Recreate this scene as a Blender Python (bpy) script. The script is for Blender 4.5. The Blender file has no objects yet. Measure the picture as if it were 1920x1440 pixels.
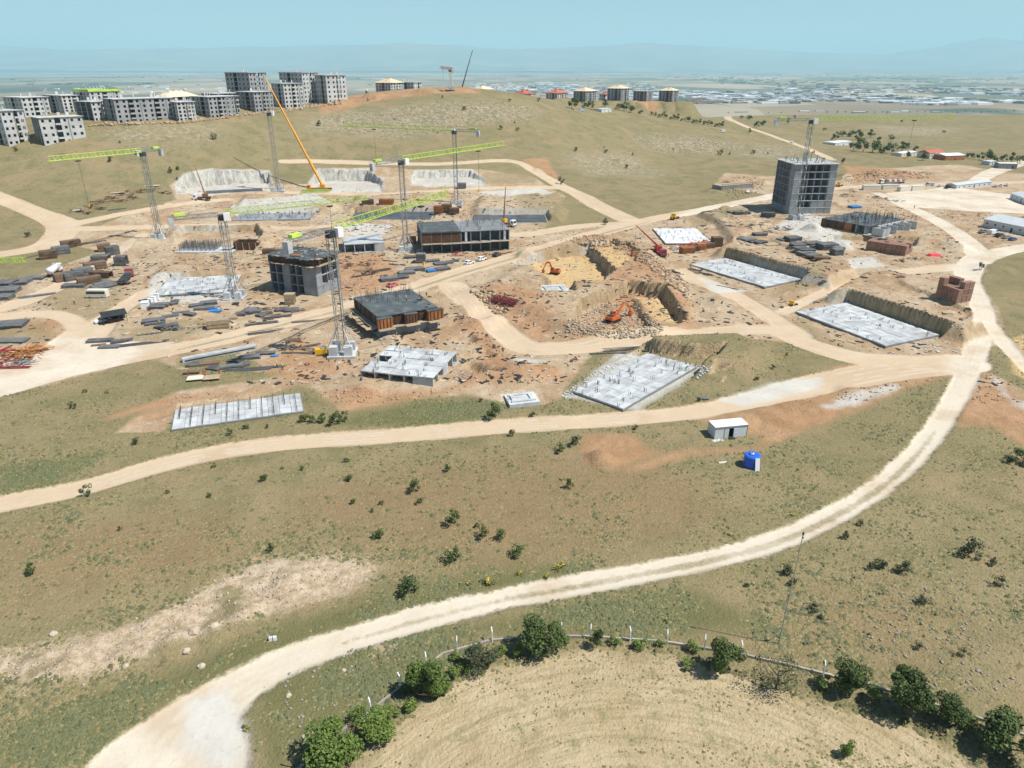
import bpy, math, random
import numpy as np
from mathutils import Vector, Matrix

# ------------------------------------------------------------------ camera, sky, sun, exposure
S = bpy.context.scene
FPX = 1332.0                      # focal length in pixels of a 1920 px wide frame
PITCH = math.atan(595 / FPX)
CAMZ = 67.0
cam_data = bpy.data.cameras.new('camera')
cam_data.sensor_width = 36.0
cam_data.lens = 36.0 * FPX / 1920.0
cam_data.clip_start = 0.5
cam_data.clip_end = 150000.0
cam = bpy.data.objects.new('camera', cam_data)
S.collection.objects.link(cam)
cam.location = (0, 0, CAMZ)
cam.rotation_euler = (math.pi / 2 - PITCH, 0, 0)
S.camera = cam

SUN_EL = math.radians(57)
SUN_AZ = math.radians(106)        # clockwise from +Y: from the right, a little towards the camera
sun_to = Vector((math.sin(SUN_AZ) * math.cos(SUN_EL), math.cos(SUN_AZ) * math.cos(SUN_EL), math.sin(SUN_EL)))
W = bpy.data.worlds.new('World')
S.world = W
W.use_nodes = True
wn = W.node_tree.nodes
sky = wn.new('ShaderNodeTexSky')
sky.sky_type = 'NISHITA'
sky.sun_disc = False
sky.sun_elevation = SUN_EL
sky.sun_rotation = SUN_AZ
sky.altitude = 1000
sky.air_density = 1.0
sky.dust_density = 0.2
sky.ozone_density = 3.5
wn['Background'].inputs[1].default_value = 0.08
W.node_tree.links.new(sky.outputs[0], wn['Background'].inputs[0])
sd = bpy.data.lights.new('sun', 'SUN')
sd.energy = 5.0
sd.angle = math.radians(0.53)
sd.color = (1.0, 0.955, 0.88)
sun = bpy.data.objects.new('sun', sd)
S.collection.objects.link(sun)
sun.rotation_euler = (-sun_to).to_track_quat('-Z', 'Y').to_euler()
S.view_settings.view_transform = 'Standard'
S.view_settings.look = 'None'
S.view_settings.gamma = 1.0
S.view_settings.use_curve_mapping = False
S.view_settings.exposure = 0.30
S.cycles.use_denoising = True
S.cycles.max_bounces = 6
S.cycles.diffuse_bounces = 3
S.cycles.glossy_bounces = 2
S.cycles.transmission_bounces = 3
S.cycles.transparent_max_bounces = 8
S.cycles.volume_bounces = 3

rnd = random.Random(11)
nrs = np.random.RandomState(5)
COL = S.collection

# ------------------------------------------------------------------ noise and terrain
def smooth(a, b, x):
    t = np.clip((x - a) / (b - a), 0, 1)
    return t * t * (3 - 2 * t)

_tab = np.random.RandomState(3).rand(256, 256)
def vnoise(x, y):
    xi = np.floor(x).astype(np.int64); yi = np.floor(y).astype(np.int64)
    fx = x - xi; fy = y - yi
    fx = fx * fx * (3 - 2 * fx); fy = fy * fy * (3 - 2 * fy)
    a = _tab[xi & 255, yi & 255]; b = _tab[(xi + 1) & 255, yi & 255]
    c = _tab[xi & 255, (yi + 1) & 255]; d = _tab[(xi + 1) & 255, (yi + 1) & 255]
    return (a * (1 - fx) + b * fx) * (1 - fy) + (c * (1 - fx) + d * fx) * fy
def fbm(x, y, o=4):
    s = 0; w = 1.0; n = 0
    for k in range(o):
        s = s + w * vnoise(x * 2 ** k + 17.3 * k, y * 2 ** k + 9.1 * k); n += w; w *= .5
    return s / n * 2 - 1

SP, CP = math.sin(PITCH), math.cos(PITCH)
def ray(px, py):
    u = (px - 960) / FPX; v = (720 - py) / FPX
    return np.array([u, CP + v * SP, -SP + v * CP])
def pt(px, py, t):
    d = ray(px, py) * t
    return (d[0], d[1], d[2] + CAMZ)

PLAIN = -95.0
_ctrl = []
for x in (-260, -130, 0, 130, 260):
    for y in (0, 80, 160, 230, 290):
        _ctrl.append((x, y, 0.0))
for x, y, h in ((60, 340, 0), (150, 340, 0), (250, 340, 0), (-200, 310, 0.5), (-100, 325, 0.5), (0, 335, 0.5),
                (150, 420, 1), (260, 430, 0), (380, 430, 0), (350, 600, 1), (500, 600, 0), (250, 560, 2), (420, 800, 3), (650, 700, 0),
                (700, 1000, 0), (-420, 300, 2), (-420, 400, 22), (-600, 500, 30), (-300, 620, 32), (-150, 800, 22), (150, 900, 12),
                (50, 1100, -10), (300, 1100, 0), (-400, 900, 5), (0, 1400, -40), (500, 1500, -30), (-500, 1400, -60)):
    _ctrl.append((x, y, float(h)))
for px, py, t in ((300, 370, 366), (300, 300, 402), (300, 236, 428), (60, 262, 400), (60, 330, 372), (600, 303, 440), (420, 318, 414), (450, 360, 392),
                  (600, 200, 530), (600, 245, 478), (800, 172, 560), (950, 180, 572), (850, 303, 450), (850, 240, 505), (700, 358, 398), (900, 350, 402),
                  (1000, 300, 466), (1000, 240, 524), (1060, 200, 600), (1150, 300, 505), (1150, 245, 575), (1150, 205, 660), (1300, 215, 700),
                  (1300, 300, 530), (1500, 217, 900), (1500, 252, 715), (1700, 217, 1000), (1900, 212, 1050), (1060, 385, 375), (450, 215, 470), (170, 236, 420)):
    _ctrl.append(pt(px, py, t))
_c = np.array(_ctrl)
def _phi(r2):
    return 0.5 * r2 * np.log(r2 + 1e-9)
_sc = 200.0
_cx, _cy = _c[:, 0] / _sc, _c[:, 1] / _sc
_n = len(_c)
_A = np.zeros((_n + 3, _n + 3))
_A[:_n, :_n] = _phi((_cx[:, None] - _cx) ** 2 + (_cy[:, None] - _cy) ** 2) + np.eye(_n) * 0.015
_A[:_n, _n] = 1; _A[:_n, _n + 1] = _cx; _A[:_n, _n + 2] = _cy
_A[_n, :_n] = 1; _A[_n + 1, :_n] = _cx; _A[_n + 2, :_n] = _cy
_w = np.linalg.solve(_A, np.concatenate([_c[:, 2], [0, 0, 0]]))
def base_height(x, y):
    x = np.asarray(x, float); y = np.asarray(y, float)
    X = np.clip(x, -800, 900) / _sc; Y = np.clip(y, -60, 1600) / _sc
    h = _w[_n] + _w[_n + 1] * X + _w[_n + 2] * Y
    for k in range(_n):
        h = h + _w[k] * _phi((X - _cx[k]) ** 2 + (Y - _cy[k]) ** 2)
    h = np.clip(h, PLAIN, 58)
    f = np.maximum(smooth(1000, 2300, y), smooth(800, 2300, np.abs(x)) * smooth(300, 700, y))
    h = h * (1 - f) + PLAIN * f
    g = smooth(335, 300, y) * smooth(420, 300, np.abs(x))          # worksite and foreground stay nearly level
    return h * (1 - g) + g * np.clip(h, -0.4, 0.6)

def axis(segs):
    out = [segs[0][0]]
    for a, b, s in segs:
        n = max(1, int(round((b - a) / s)))
        out += list(a + (b - a) * (np.arange(1, n + 1) / n))
    return np.array(out)
def grow(a, b, s, k=1.35):
    out = []; x = a; d = s
    while abs(x - a) < abs(b - a):
        x += math.copysign(d, b - a); d *= k; out.append(x)
    out[-1] = b
    return out
_xf = axis([(-330, -190, 1.6), (-190, 215, 0.62), (215, 420, 1.6)])
GX = np.array(list(reversed(grow(-330, -58000, 3.0))) + list(_xf) + grow(420, 58000, 3.0))
_yf = axis([(44, 215, 0.62), (215, 405, 0.72), (405, 640, 1.8), (640, 1100, 5.0)])
GY = np.array(list(reversed(grow(44, -1500, 3.0))) + list(_yf) + grow(1100, 58000, 8.0, 1.12))
XX, YY = np.meshgrid(GX, GY)
H0 = base_height(XX, YY)

def hgrid(Hm, x, y):
    i = np.clip(np.searchsorted(GX, x) - 1, 0, len(GX) - 2)
    j = np.clip(np.searchsorted(GY, y) - 1, 0, len(GY) - 2)
    fx = np.clip((x - GX[i]) / (GX[i + 1] - GX[i]), 0, 1); fy = np.clip((y - GY[j]) / (GY[j + 1] - GY[j]), 0, 1)
    return (Hm[j, i] * (1 - fx) + Hm[j, i + 1] * fx) * (1 - fy) + (Hm[j + 1, i] * (1 - fx) + Hm[j + 1, i + 1] * fx) * fy
_T = np.concatenate([np.arange(55, 700, .5), np.arange(700, 1600, 2.0), np.geomspace(1600, 40000, 400)])
def cast(Hm, px, py):
    d = ray(px, py)
    x = d[0] * _T; y = d[1] * _T; z = CAMZ + d[2] * _T
    hit = np.nonzero(z < hgrid(Hm, x, y))[0]
    k = hit[0] if len(hit) else len(_T) - 1
    t0, t1 = _T[max(k - 1, 0)], _T[k]
    for _ in range(12):
        tm = (t0 + t1) / 2
        if CAMZ + d[2] * tm < hgrid(Hm, d[0] * tm, d[1] * tm): t1 = tm
        else: t0 = tm
    return d[0] * t1, d[1] * t1
def at0(px, py):
    return cast(H0, px, py)
def poly0(pts):
    return np.array([at0(*p[:2]) for p in pts])

FAR = -30.0
def _box(mnx, mxx, mny, mxy, pad):
    i0, i1 = np.searchsorted(GX, mnx - pad), np.searchsorted(GX, mxx + pad)
    j0, j1 = np.searchsorted(GY, mny - pad), np.searchsorted(GY, mxy + pad)
    return slice(max(j0 - 1, 0), j1 + 1), slice(max(i0 - 1, 0), i1 + 1)
def seg_d2(X, Y, a, b):
    dx, dy = b[0] - a[0], b[1] - a[1]; L = dx * dx + dy * dy + 1e-9
    t = np.clip(((X - a[0]) * dx + (Y - a[1]) * dy) / L, 0, 1)
    return (X - a[0] - t * dx) ** 2 + (Y - a[1] - t * dy) ** 2, t
def poly_sdf(P, pad=12):
    sl = _box(P[:, 0].min(), P[:, 0].max(), P[:, 1].min(), P[:, 1].max(), pad)
    X, Y = XX[sl], YY[sl]
    d2 = np.full(X.shape, 1e9); ins = np.zeros(X.shape, bool)
    for k in range(len(P)):
        a, b = P[k], P[(k + 1) % len(P)]
        d2 = np.minimum(d2, seg_d2(X, Y, a, b)[0])
        if a[1] != b[1]:
            c = ((a[1] > Y) != (b[1] > Y)) & (X < (b[0] - a[0]) * (Y - a[1]) / (b[1] - a[1]) + a[0])
            ins ^= c
    return sl, np.where(ins, 1, -1) * np.sqrt(d2)
def stroke_sdf(P, hw, pad=12):
    m = max(hw) + pad
    sl = _box(P[:, 0].min(), P[:, 0].max(), P[:, 1].min(), P[:, 1].max(), m)
    X, Y = XX[sl], YY[sl]
    out = np.full(X.shape, -1e9)
    for k in range(len(P) - 1):
        d2, t = seg_d2(X, Y, P[k], P[k + 1])
        out = np.maximum(out, hw[k] * (1 - t) + hw[k + 1] * t - np.sqrt(d2))
    return sl, out
def resample(pts, n=6):
    p = np.array(pts, float); out = []
    for k in range(len(p) - 1):
        a = p[max(k - 1, 0)]; b = p[k]; c = p[k + 1]; d = p[min(k + 2, len(p) - 1)]
        for j in range(n):
            t = j / n
            out.append(.5 * (2 * b + (c - a) * t + (2 * a - 5 * b + 4 * c - d) * t * t + (3 * b - a - 3 * c + d) * t ** 3))
    out.append(p[-1]); return np.array(out)
MASK = {}
def paint(name, sl, d, sub=False):
    m = MASK.setdefault(name, np.full(XX.shape, FAR))
    m[sl] = np.minimum(m[sl], -d) if sub else np.maximum(m[sl], d)
def stroke(name, pts, sub=False):
    q = resample(pts)
    P = np.array([at0(a[0], a[1]) for a in q])
    sl, d = stroke_sdf(P, np.maximum(q[:, 2], .1)); paint(name, sl, d, sub); return sl, d
def area(name, pts, sub=False):
    sl, d = poly_sdf(poly0(pts)); paint(name, sl, d, sub); return sl, d

# ---- land cover, traced as ground areas
ROAD_ID = np.zeros(XX.shape, np.int8)
def road(pts, rid):
    sl, d = stroke('road', pts)
    if rid in (1, 7): stroke('pale', [(a[0], a[1], a[2] + 2) for a in pts])
    q = resample(pts); P = np.array([at0(a[0], a[1]) for a in q])
    tg = np.gradient(P, axis=0); tg /= np.linalg.norm(tg, axis=1)[:, None] + 1e-9; nm = np.stack([-tg[:, 1], tg[:, 0]], 1)
    for o_ in (-.55, -.22, .2, .6):
        wob = 1 + .25 * fbm(np.arange(len(P)) * .15 + o_ * 40, np.full(len(P), rid * 3.7), 2)
        s2, d2 = stroke_sdf(P + nm * (q[:, 2] * o_ * wob)[:, None], np.full(len(P), .28), 4); paint('rut', s2, d2)
    r = ROAD_ID[sl]; r[(d > 0) & (r == 0)] = rid
road([(300, 1465, 9), (345, 1385, 5.6), (415, 1312, 3.6), (520, 1248, 2.6), (640, 1203, 2.4), (800, 1156, 2.3), (960, 1118, 2.2), (1150, 1083, 2.2),
      (1350, 1043, 2.1), (1480, 1005, 2.1), (1600, 945, 2.1), (1690, 880, 2.1), (1755, 805, 2.2), (1800, 730, 2.5), (1830, 660, 3), (1845, 600, 3.2),
      (1835, 560, 3.2), (1815, 525, 4), (1830, 490, 5), (1880, 472, 4.5), (1935, 462, 4)], 1)
road([(-25, 950, 3.0), (150, 915, 2.9), (300, 872, 3.0), (420, 845, 3.1), (560, 828, 3.1), (750, 815, 3.1), (950, 798, 3.3), (1150, 786, 3.2), (1300, 772, 3.2),
      (1400, 752, 3.6), (1550, 717, 5), (1700, 690, 6), (1810, 680, 6)], 2)
road([(-25, 715, 9), (120, 690, 7), (260, 665, 5), (400, 640, 4.5), (560, 598, 4.5), (700, 563, 4.6), (860, 512, 4.8), (1000, 472, 4.8), (1130, 435, 5.2),
      (1230, 410, 5), (1330, 392, 5), (1440, 368, 5), (1560, 352, 4), (1660, 347, 5), (1800, 345, 5), (1940, 340, 5)], 3)
road([(530, 303, 2.5), (640, 303, 3.6), (800, 307, 3.4), (950, 302, 3.4), (1005, 322, 4), (1060, 352, 5), (1120, 385, 6), (1180, 413, 6)], 4)
road([(540, 360, 2.5), (700, 363, 3), (860, 356, 3), (980, 351, 3.6), (1060, 352, 4)], 4)
road([(1180, 418, 4), (1080, 425, 4.5), (980, 440, 4), (905, 432, 2.5)], 3)
road([(-25, 362, 5), (60, 395, 5), (120, 425, 7), (80, 462, 6), (-25, 480, 6)], 5)
road([(120, 425, 4), (220, 403, 3.2), (330, 385, 3.2), (430, 374, 2.5)], 5)
road([(120, 430, 5), (250, 427, 4), (420, 422, 3.8), (560, 428, 3.5), (660, 418, 3)], 5)
road([(850, 535, 5), (920, 600, 4.4), (985, 648, 4.6), (1060, 652, 4.5), (1200, 640, 4.2), (1350, 622, 4.2), (1450, 618, 4.2), (1520, 645, 4.4), (1620, 672, 5), (1790, 685, 6)], 6)
road([(1290, 515, 4.5), (1370, 550, 4), (1440, 590, 3.6), (1500, 628, 3.6)], 6)
road([(1470, 585, 2.2), (1560, 542, 2.2), (1640, 518, 2.5), (1740, 505, 4), (1820, 500, 5)], 6)
road([(1645, 362, 3.5), (1730, 400, 4), (1800, 440, 4), (1840, 480, 5)], 7)
road([(1340, 210, 5), (1400, 238, 4.5), (1470, 262, 4), (1560, 298, 4)], 8)
road([(1845, 600, 3), (1890, 650, 2.2), (1935, 700, 1.6)], 7)
road([(1830, 340, 5), (1870, 318, 6), (1940, 300, 6)], 7)
road([(280, 545, 2.6), (205, 595, 4), (150, 650, 5.5)], 5)
road([(-25, 598, 3.5), (95, 588, 3.2), (150, 612, 3.2), (160, 650, 4)], 5)
road([(270, 440, 2.6), (170, 505, 3.4), (60, 560, 4), (-25, 585, 4)], 5)
for a in ([(-25, 665), (80, 652), (150, 600), (225, 640), (330, 640), (190, 690), (-25, 752)],
          [(1660, 362), (1780, 352), (1950, 372), (1950, 402), (1810, 396), (1715, 388)]):
    sl, d = area('road', a); r = ROAD_ID[sl]; r[(d > 0) & (r == 0)] = 3 if a[0][0] < 500 else 7
area('tan', [(-30, 490), (140, 440), (250, 398), (330, 375), (318, 345), (370, 318), (480, 318), (520, 345), (600, 345), (620, 315), (720, 312), (780, 320),
             (900, 318), (1000, 330), (1060, 370), (1020, 430), (1190, 412), (1290, 400), (1440, 365), (1340, 345), (1360, 325), (1430, 330), (1570, 340),
             (1640, 318), (1800, 308), (1960, 330), (1960, 400), (1800, 425), (1840, 470), (1870, 560), (1880, 640), (1790, 690), (1640, 672), (1560, 660), (1480, 642),
             (1400, 635), (1230, 650), (1110, 660), (1050, 745), (1030, 755), (940, 752), (870, 742), (760, 745), (640, 770), (600, 735), (560, 720), (520, 735), (330, 775),
             (300, 808), (215, 812), (260, 780), (330, 735), (560, 700), (450, 690), (340, 690), (280, 672), (100, 720), (-30, 745)])
for a in ([(60, 565), (150, 520), (235, 540), (215, 600), (120, 590)], [(-30, 605), (90, 608), (110, 640), (-30, 650)], [(230, 620), (330, 600), (420, 600), (340, 640), (250, 650)], [(160, 590), (200, 560), (230, 575), (190, 610)],
          [(890, 330), (1000, 315), (1010, 343), (910, 346)], [(960, 365), (1040, 360), (1120, 405), (1030, 430), (990, 420)], [(1290, 405), (1400, 390), (1395, 412), (1300, 425)], [(1480, 520), (1560, 505), (1520, 540), (1440, 560)], [(1500, 590), (1560, 640), (1640, 660), (1560, 655), (1480, 610)]):
    area('dull', a)
area('brown', [(560, 930), (760, 870), (960, 850), (1200, 860), (1340, 900), (1330, 980), (1100, 1040), (900, 1060), (700, 1040), (520, 1000)])
area('brown', [(0, 1010), (300, 960), (520, 990), (480, 1060), (200, 1100), (0, 1150)])
area('brown', [(1480, 1120), (1640, 1100), (1800, 1150), (1700, 1240), (1500, 1230)])
area('pale', [(-25, 640), (60, 630), (330, 640), (190, 700), (-25, 770)])
area('tan', [(1780, 395), (1945, 385), (1945, 458), (1860, 468), (1800, 430)])
area('pale', [(1640, 345), (1945, 350), (1945, 470), (1800, 440), (1690, 390)])
area('red', [(1195, 192), (1290, 195), (1310, 207), (1230, 212), (1180, 204)])
area('pale', [(1100, 470), (1330, 380), (1450, 355), (1450, 390), (1200, 440)])
for a in ([(-30, 490), (120, 455), (190, 470), (60, 520), (-30, 540)], [(1825, 515), (1940, 500), (1940, 620), (1880, 590)], [(340, 665), (450, 660), (500, 690), (430, 700), (330, 690)], [(1330, 640), (1450, 640), (1540, 672), (1450, 690), (1370, 690)]):
    area('tan', a, sub=True)
for a in ([(600, 735), (690, 735), (830, 735), (890, 700), (905, 660), (850, 605), (880, 590), (930, 640), (960, 680), (1050, 690), (1050, 712), (900, 722), (770, 750), (640, 772)],
          [(1090, 815), (1180, 812), (1240, 850), (1150, 880), (1095, 870)], [(870, 560), (930, 540), (1010, 560), (1040, 620), (1000, 640), (930, 590)],
          [(1040, 455), (1110, 440), (1180, 460), (1250, 520), (1290, 560), (1300, 610), (1180, 640), (1060, 640), (1140, 540), (1090, 470)],
          [(420, 330), (420, 320), (500, 320), (510, 345)], [(650, 320), (710, 320), (720, 350), (640, 345)], [(980, 300), (1025, 296), (1050, 335), (1010, 325)],
          [(570, 640), (660, 690), (580, 720), (480, 690)], [(560, 480), (720, 480), (760, 530), (640, 560)], [(1580, 310), (1680, 318), (1760, 335), (1600, 340)],
          [(640, 180), (720, 172), (900, 168), (900, 176), (700, 190), (600, 215)], [(100, 590), (120, 600), (90, 640), (60, 620)]):
    area('red', a)
stroke('red', [(1290, 775, 1.5), (1380, 792, 4), (1450, 788, 6), (1560, 752, 6), (1690, 708, 4.5), (1780, 690, 4)])
area('red', [(1790, 760), (1850, 690), (1935, 770), (1935, 850), (1860, 800), (1800, 800)])
area('red', [(1560, 690), (1700, 668), (1800, 660), (1790, 700), (1640, 720)])
area('tan', [(1780, 770), (1840, 690), (1935, 740), (1935, 800), (1840, 780)])
stroke('red', [(1430, 832, 1.2), (1530, 785, 1.8), (1640, 728, 1.6), (1720, 700, 2)])
stroke('red', [(1180, 880, .6), (1290, 850, 1.0), (1400, 842, .9), (1450, 825, 1)])
stroke('red', [(210, 780, 1), (330, 750, 1.5), (470, 735, 1.2)])
for a in ([(965, 492), (1045, 470), (1105, 465), (1150, 512), (1125, 540), (1035, 535), (1000, 512)], [(1110, 470), (1150, 462), (1190, 492), (1160, 512)],
          [(1190, 545), (1240, 545), (1280, 610), (1230, 600)], [(1130, 640), (1180, 600), (1250, 620)], [(640, 425), (700, 425), (710, 440), (640, 445)],
          [(1885, 640), (1940, 620), (1940, 720), (1900, 700)]):
    area('gold', a)
for a in ([(1160, 330 + 330), (1320, 690), (1200, 770), (1060, 745)], [(325, 345), (345, 325), (400, 316), (505, 320), (515, 358), (330, 364)], [(578, 345), (596, 316), (692, 316), (720, 338), (718, 360), (580, 360)], [(768, 340), (780, 318), (884, 317), (908, 334), (906, 351), (774, 351)], [(430, 385), (600, 368), (620, 390), (560, 400), (440, 404)],
          [(900, 360), (1010, 352), (1040, 362), (960, 378), (900, 375)], [(640, 420), (740, 420), (720, 440), (650, 440)],
          [(1540, 490), (1640, 480), (1660, 498), (1590, 505)], [(1310, 520), (1400, 545), (1340, 550)], [(1350, 750), (1440, 718), (1545, 706), (1540, 725), (1400, 760)],
          [(1860, 700), (1900, 745), (1935, 760), (1935, 780), (1880, 740)], [(360, 1310), (430, 1290), (470, 1440), (380, 1450), (340, 1390)], [(1560, 412), (1500, 395), (1450, 425), (1560, 470), (1600, 470)],
          [(280, 520), (440, 520), (440, 565), (280, 570)]):
    area('grey', a)
stroke('grey', [(1545, 768, .8), (1610, 745, 2.2), (1680, 725, 1)])
stroke('grey', [(960, 672, .5), (990, 676, 1.5), (1020, 680, .6)])
for a in ([(330, 1130), (480, 1045), (620, 1035), (725, 1060), (640, 1112), (430, 1172), (340, 1215), (200, 1262), (60, 1295), (-20, 1290), (-20, 1225), (150, 1195)],
          [(640, 1215), (760, 1195), (700, 1235)]):
    area('rock', a)
for a in ([(880, 235), (1000, 225), (1000, 200), (900, 190), (760, 196), (600, 215), (560, 240), (640, 252), (760, 258)], [(1180, 250), (1300, 255), (1420, 275), (1320, 290), (1220, 280)], [(1060, 290), (1180, 285), (1260, 330), (1100, 330)],
          [(180, 245), (420, 235), (400, 262), (240, 268)], [(1420, 270), (1520, 280), (1480, 300), (1380, 290)], [(1640, 235), (1800, 240), (1760, 256), (1660, 252)]):
    area('scree', a)
area('field', [(640, 1470), (690, 1400), (790, 1320), (880, 1265), (970, 1240), (1100, 1215), (1250, 1228), (1400, 1272), (1540, 1315), (1690, 1352), (1790, 1412), (1850, 1470)])
stroke('strip', [(640, 1205, .15), (800, 1158, .3), (960, 1120, .5), (1150, 1085, .52), (1350, 1045, .55), (1480, 1007, .6), (1600, 947, .62), (1690, 882, .55), (1755, 807, .2)])
stroke('strip', [(330, 655, .3), (450, 628, .8), (560, 600, .7), (700, 565, .8), (860, 514, .8), (1000, 474, .9), (1130, 438, .8), (1220, 415, .5)])
for a in ([(0, 1440), (0, 1380), (250, 1290), (420, 1210), (640, 1130), (800, 1090), (1100, 1050), (1100, 1075), (800, 1140), (560, 1215), (380, 1290), (150, 1420)],
          [(480, 1290), (640, 1215), (800, 1180), (1000, 1150), (1300, 1100), (1450, 1180), (1250, 1195), (900, 1190), (800, 1260), (650, 1340), (540, 1440), (490, 1440)],
          [(780, 755), (880, 745), (960, 760), (860, 800), (620, 800), (640, 785)], [(0, 880), (200, 850), (100, 905), (0, 930)]):
    area('green', a)

# ---- height changes: mounds, terraces, pits
H1 = H0.copy()
def bump(pts, h, soft):
    sl, d = poly_sdf(poly0(pts), 2); H1[sl] += h * smooth(0, soft, d)
def mound(px, py, r, h, sx=1.0):
    x, y = at0(px, py)
    sl = _box(x - r * 3 * sx, x + r * 3 * sx, y - r * 3, y + r * 3, 1)
    X, Y = XX[sl], YY[sl]
    q = np.sqrt(((X - x) / sx) ** 2 + (Y - y) ** 2)
    H1[sl] += h * smooth(r * 1.6, r * .15, q + .35 * r * fbm(X * .5 / max(r, 1) * 2, Y * .5 / max(r, 1) * 2, 3))
def cut(P, level, wall=.9, rag=.5):
    sl, d = poly_sdf(P, 3)
    X, Y = XX[sl], YY[sl]
    d = d + rag * fbm(X * .35, Y * .35, 3)
    paint('cutz', sl, d)
    f = smooth(-wall * .5, wall * .5, d)
    H1[sl] = H1[sl] * (1 - f) + level * f
    return P
def rect3(c, r, l):
    """ground rectangle from pixels of near, right and left corner: corner points, origin, axes, sizes"""
    C, R, L = (np.array(at0(*q)) for q in (c, r, l))
    a = R - C; b = L - C
    la, lb = np.linalg.norm(a), np.linalg.norm(b)
    ex = a / la * la + np.array([b[1], -b[0]]) / lb * lb; ex /= np.linalg.norm(ex)
    ey = np.array([-ex[1], ex[0]])
    w, dd = float(np.dot(a, ex)), float(np.dot(b, ey))
    P = np.array([C, C + ex * w, C + ex * w + ey * dd, C + ey * dd])
    return P, C, ex, ey, w, dd
# terraces and pits around the foundation slabs (bumps first, then cuts)
def hb(px, py):
    x, y = at0(px, py); return float(hgrid(H1, x, y))
bump([(1140, 682), (1205, 642), (1390, 634), (1480, 680), (1410, 706), (1335, 716), (1265, 716)], 3.8, 6)      # right of the near slab
bump([(1325, 482), (1385, 455), (1440, 440), (1580, 478), (1620, 528), (1560, 546), (1500, 534), (1430, 514)], 4.2, 5)
bump([(1530, 566), (1595, 530), (1660, 520), (1790, 558), (1866, 632), (1815, 648), (1750, 636), (1640, 598)], 4.6, 5)
bump([(950, 505), (1000, 470), (1100, 440), (1210, 450), (1290, 520), (1320, 600), (1270, 650), (1120, 650), (1050, 640), (880, 545)], 2.2, 8)
bump([(1335, 420), (1300, 405), (1390, 395), (1440, 425), (1370, 470)], 2.6, 4)
bump([(430, 395), (450, 366), (600, 366), (640, 385), (630, 400)], 2.5, 6)
bump([(640, 400), (660, 370), (800, 366), (870, 385), (860, 405)], 2.5, 6)
bump([(870, 410), (890, 372), (1020, 368), (1070, 395), (1060, 420)], 2.8, 6)
bump([(290, 450), (320, 425), (500, 425), (540, 450), (500, 470)], 2.2, 6)
bump([(260, 530), (300, 500), (450, 500), (470, 530)], 2.0, 6)
bump([(560, 300 + 425), (660, 690), (960, 690), (1060, 700), (1040, 735), (880, 735), (700, 745)], .9, 8)
SLAB = {}
SLAB['near_right'] = rect3((1168, 771), (1322, 697), (1060, 744))
SLAB['mid_right'] = rect3((1433, 541), (1493, 524), (1300, 497))
SLAB['far_right'] = rect3((1660, 652), (1757, 630), (1494, 587))
SLAB['near_left'] = rect3((322, 806), (568, 768), (337, 768))
SLAB['white'] = rect3((1248, 458), (1333, 455), (1236, 430))
SLAB['left_low'] = rect3((288, 556), (432, 553), (300, 524))
SLAB['grid_left'] = rect3((435, 415), (580, 412), (450, 401))
SLAB['dark_right'] = rect3((885, 418), (1025, 416), (900, 403))
SLAB['dark_mid'] = rect3((655, 413), (808, 411), (668, 398))
SLAB['dark_back'] = rect3((385, 360), (492, 358), (395, 350))
for k, g, lv in (('near_right', 2.5, 0.0), ('mid_right', 1.6, 0.0), ('far_right', 1.4, 0.0), ('near_left', 1.2, -0.3), ('white', 1.0, -.2), ('left_low', 1.5, -.2),
                 ('grid_left', 2.0, None), ('dark_right', 1.5, None), ('dark_mid', 1.5, None)):
    P, C, ex, ey, w, dd = SLAB[k]
    z0 = float(hgrid(H0, C[0], C[1])) + (lv or 0.0)
    g2 = np.array([C - ex * g - ey * g, C + ex * (w + g) - ey * g, C + ex * (w + g) + ey * (dd + g), C - ex * g + ey * (dd + g)])
    cut(g2, z0, .7, .25)
cut(poly0([(1225, 662), (1300, 672), (1356, 668), (1340, 690), (1318, 694)]), 0.2, .8, .3)
cut(poly0([(1328, 712), (1342, 697), (1368, 700), (1355, 718)]), 0.8, .8, .3)
cut(poly0([(1395, 470), (1440, 466), (1538, 508), (1500, 520)]), 3.2, .8, .3)
cut(poly0([(1610, 548), (1680, 552), (1815, 612), (1805, 628), (1760, 622)]), 3.6, .8, .4)
cut(poly0([(965, 492), (1045, 470), (1105, 463), (1152, 514), (1125, 537), (1035, 533), (1000, 512)]), -2.8, .8, .7)
cut(poly0([(1108, 464), (1150, 456), (1196, 480), (1190, 497), (1158, 512)]), 0.1, 1.0, .6)
cut(poly0([(1090, 570), (1180, 536), (1245, 545), (1284, 605), (1252, 622), (1150, 628), (1075, 612)]), -2.4, .9, .9)
cut(poly0([(1190, 560), (1235, 556), (1268, 600), (1220, 605)]), -.3, 1.6, .6)
cut(poly0([(345, 328), (400, 320), (502, 324), (508, 352), (498, 362), (340, 362)]), hb(420, 362), 1.2, 1.2)
cut(poly0([(585, 340), (600, 319), (688, 319), (714, 338), (716, 358), (582, 359)]), hb(640, 359), 1.2, 1.2)
cut(poly0([(774, 338), (782, 321), (880, 320), (905, 334), (905, 349), (776, 349)]), hb(840, 349), 1.2, 1.2)
# upper benches inside the hillside cuts
for a, dz in (([(345, 327), (400, 319), (502, 322), (505, 336), (350, 338)], 3.2), ([(590, 330), (602, 318), (690, 318), (708, 332)], 3.0), ([(780, 330), (784, 320), (880, 319), (900, 331)], 2.6)):
    sl, d = poly_sdf(poly0(a), 3)
    H1[sl] = np.maximum(H1[sl], 0) * 1.0
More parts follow.
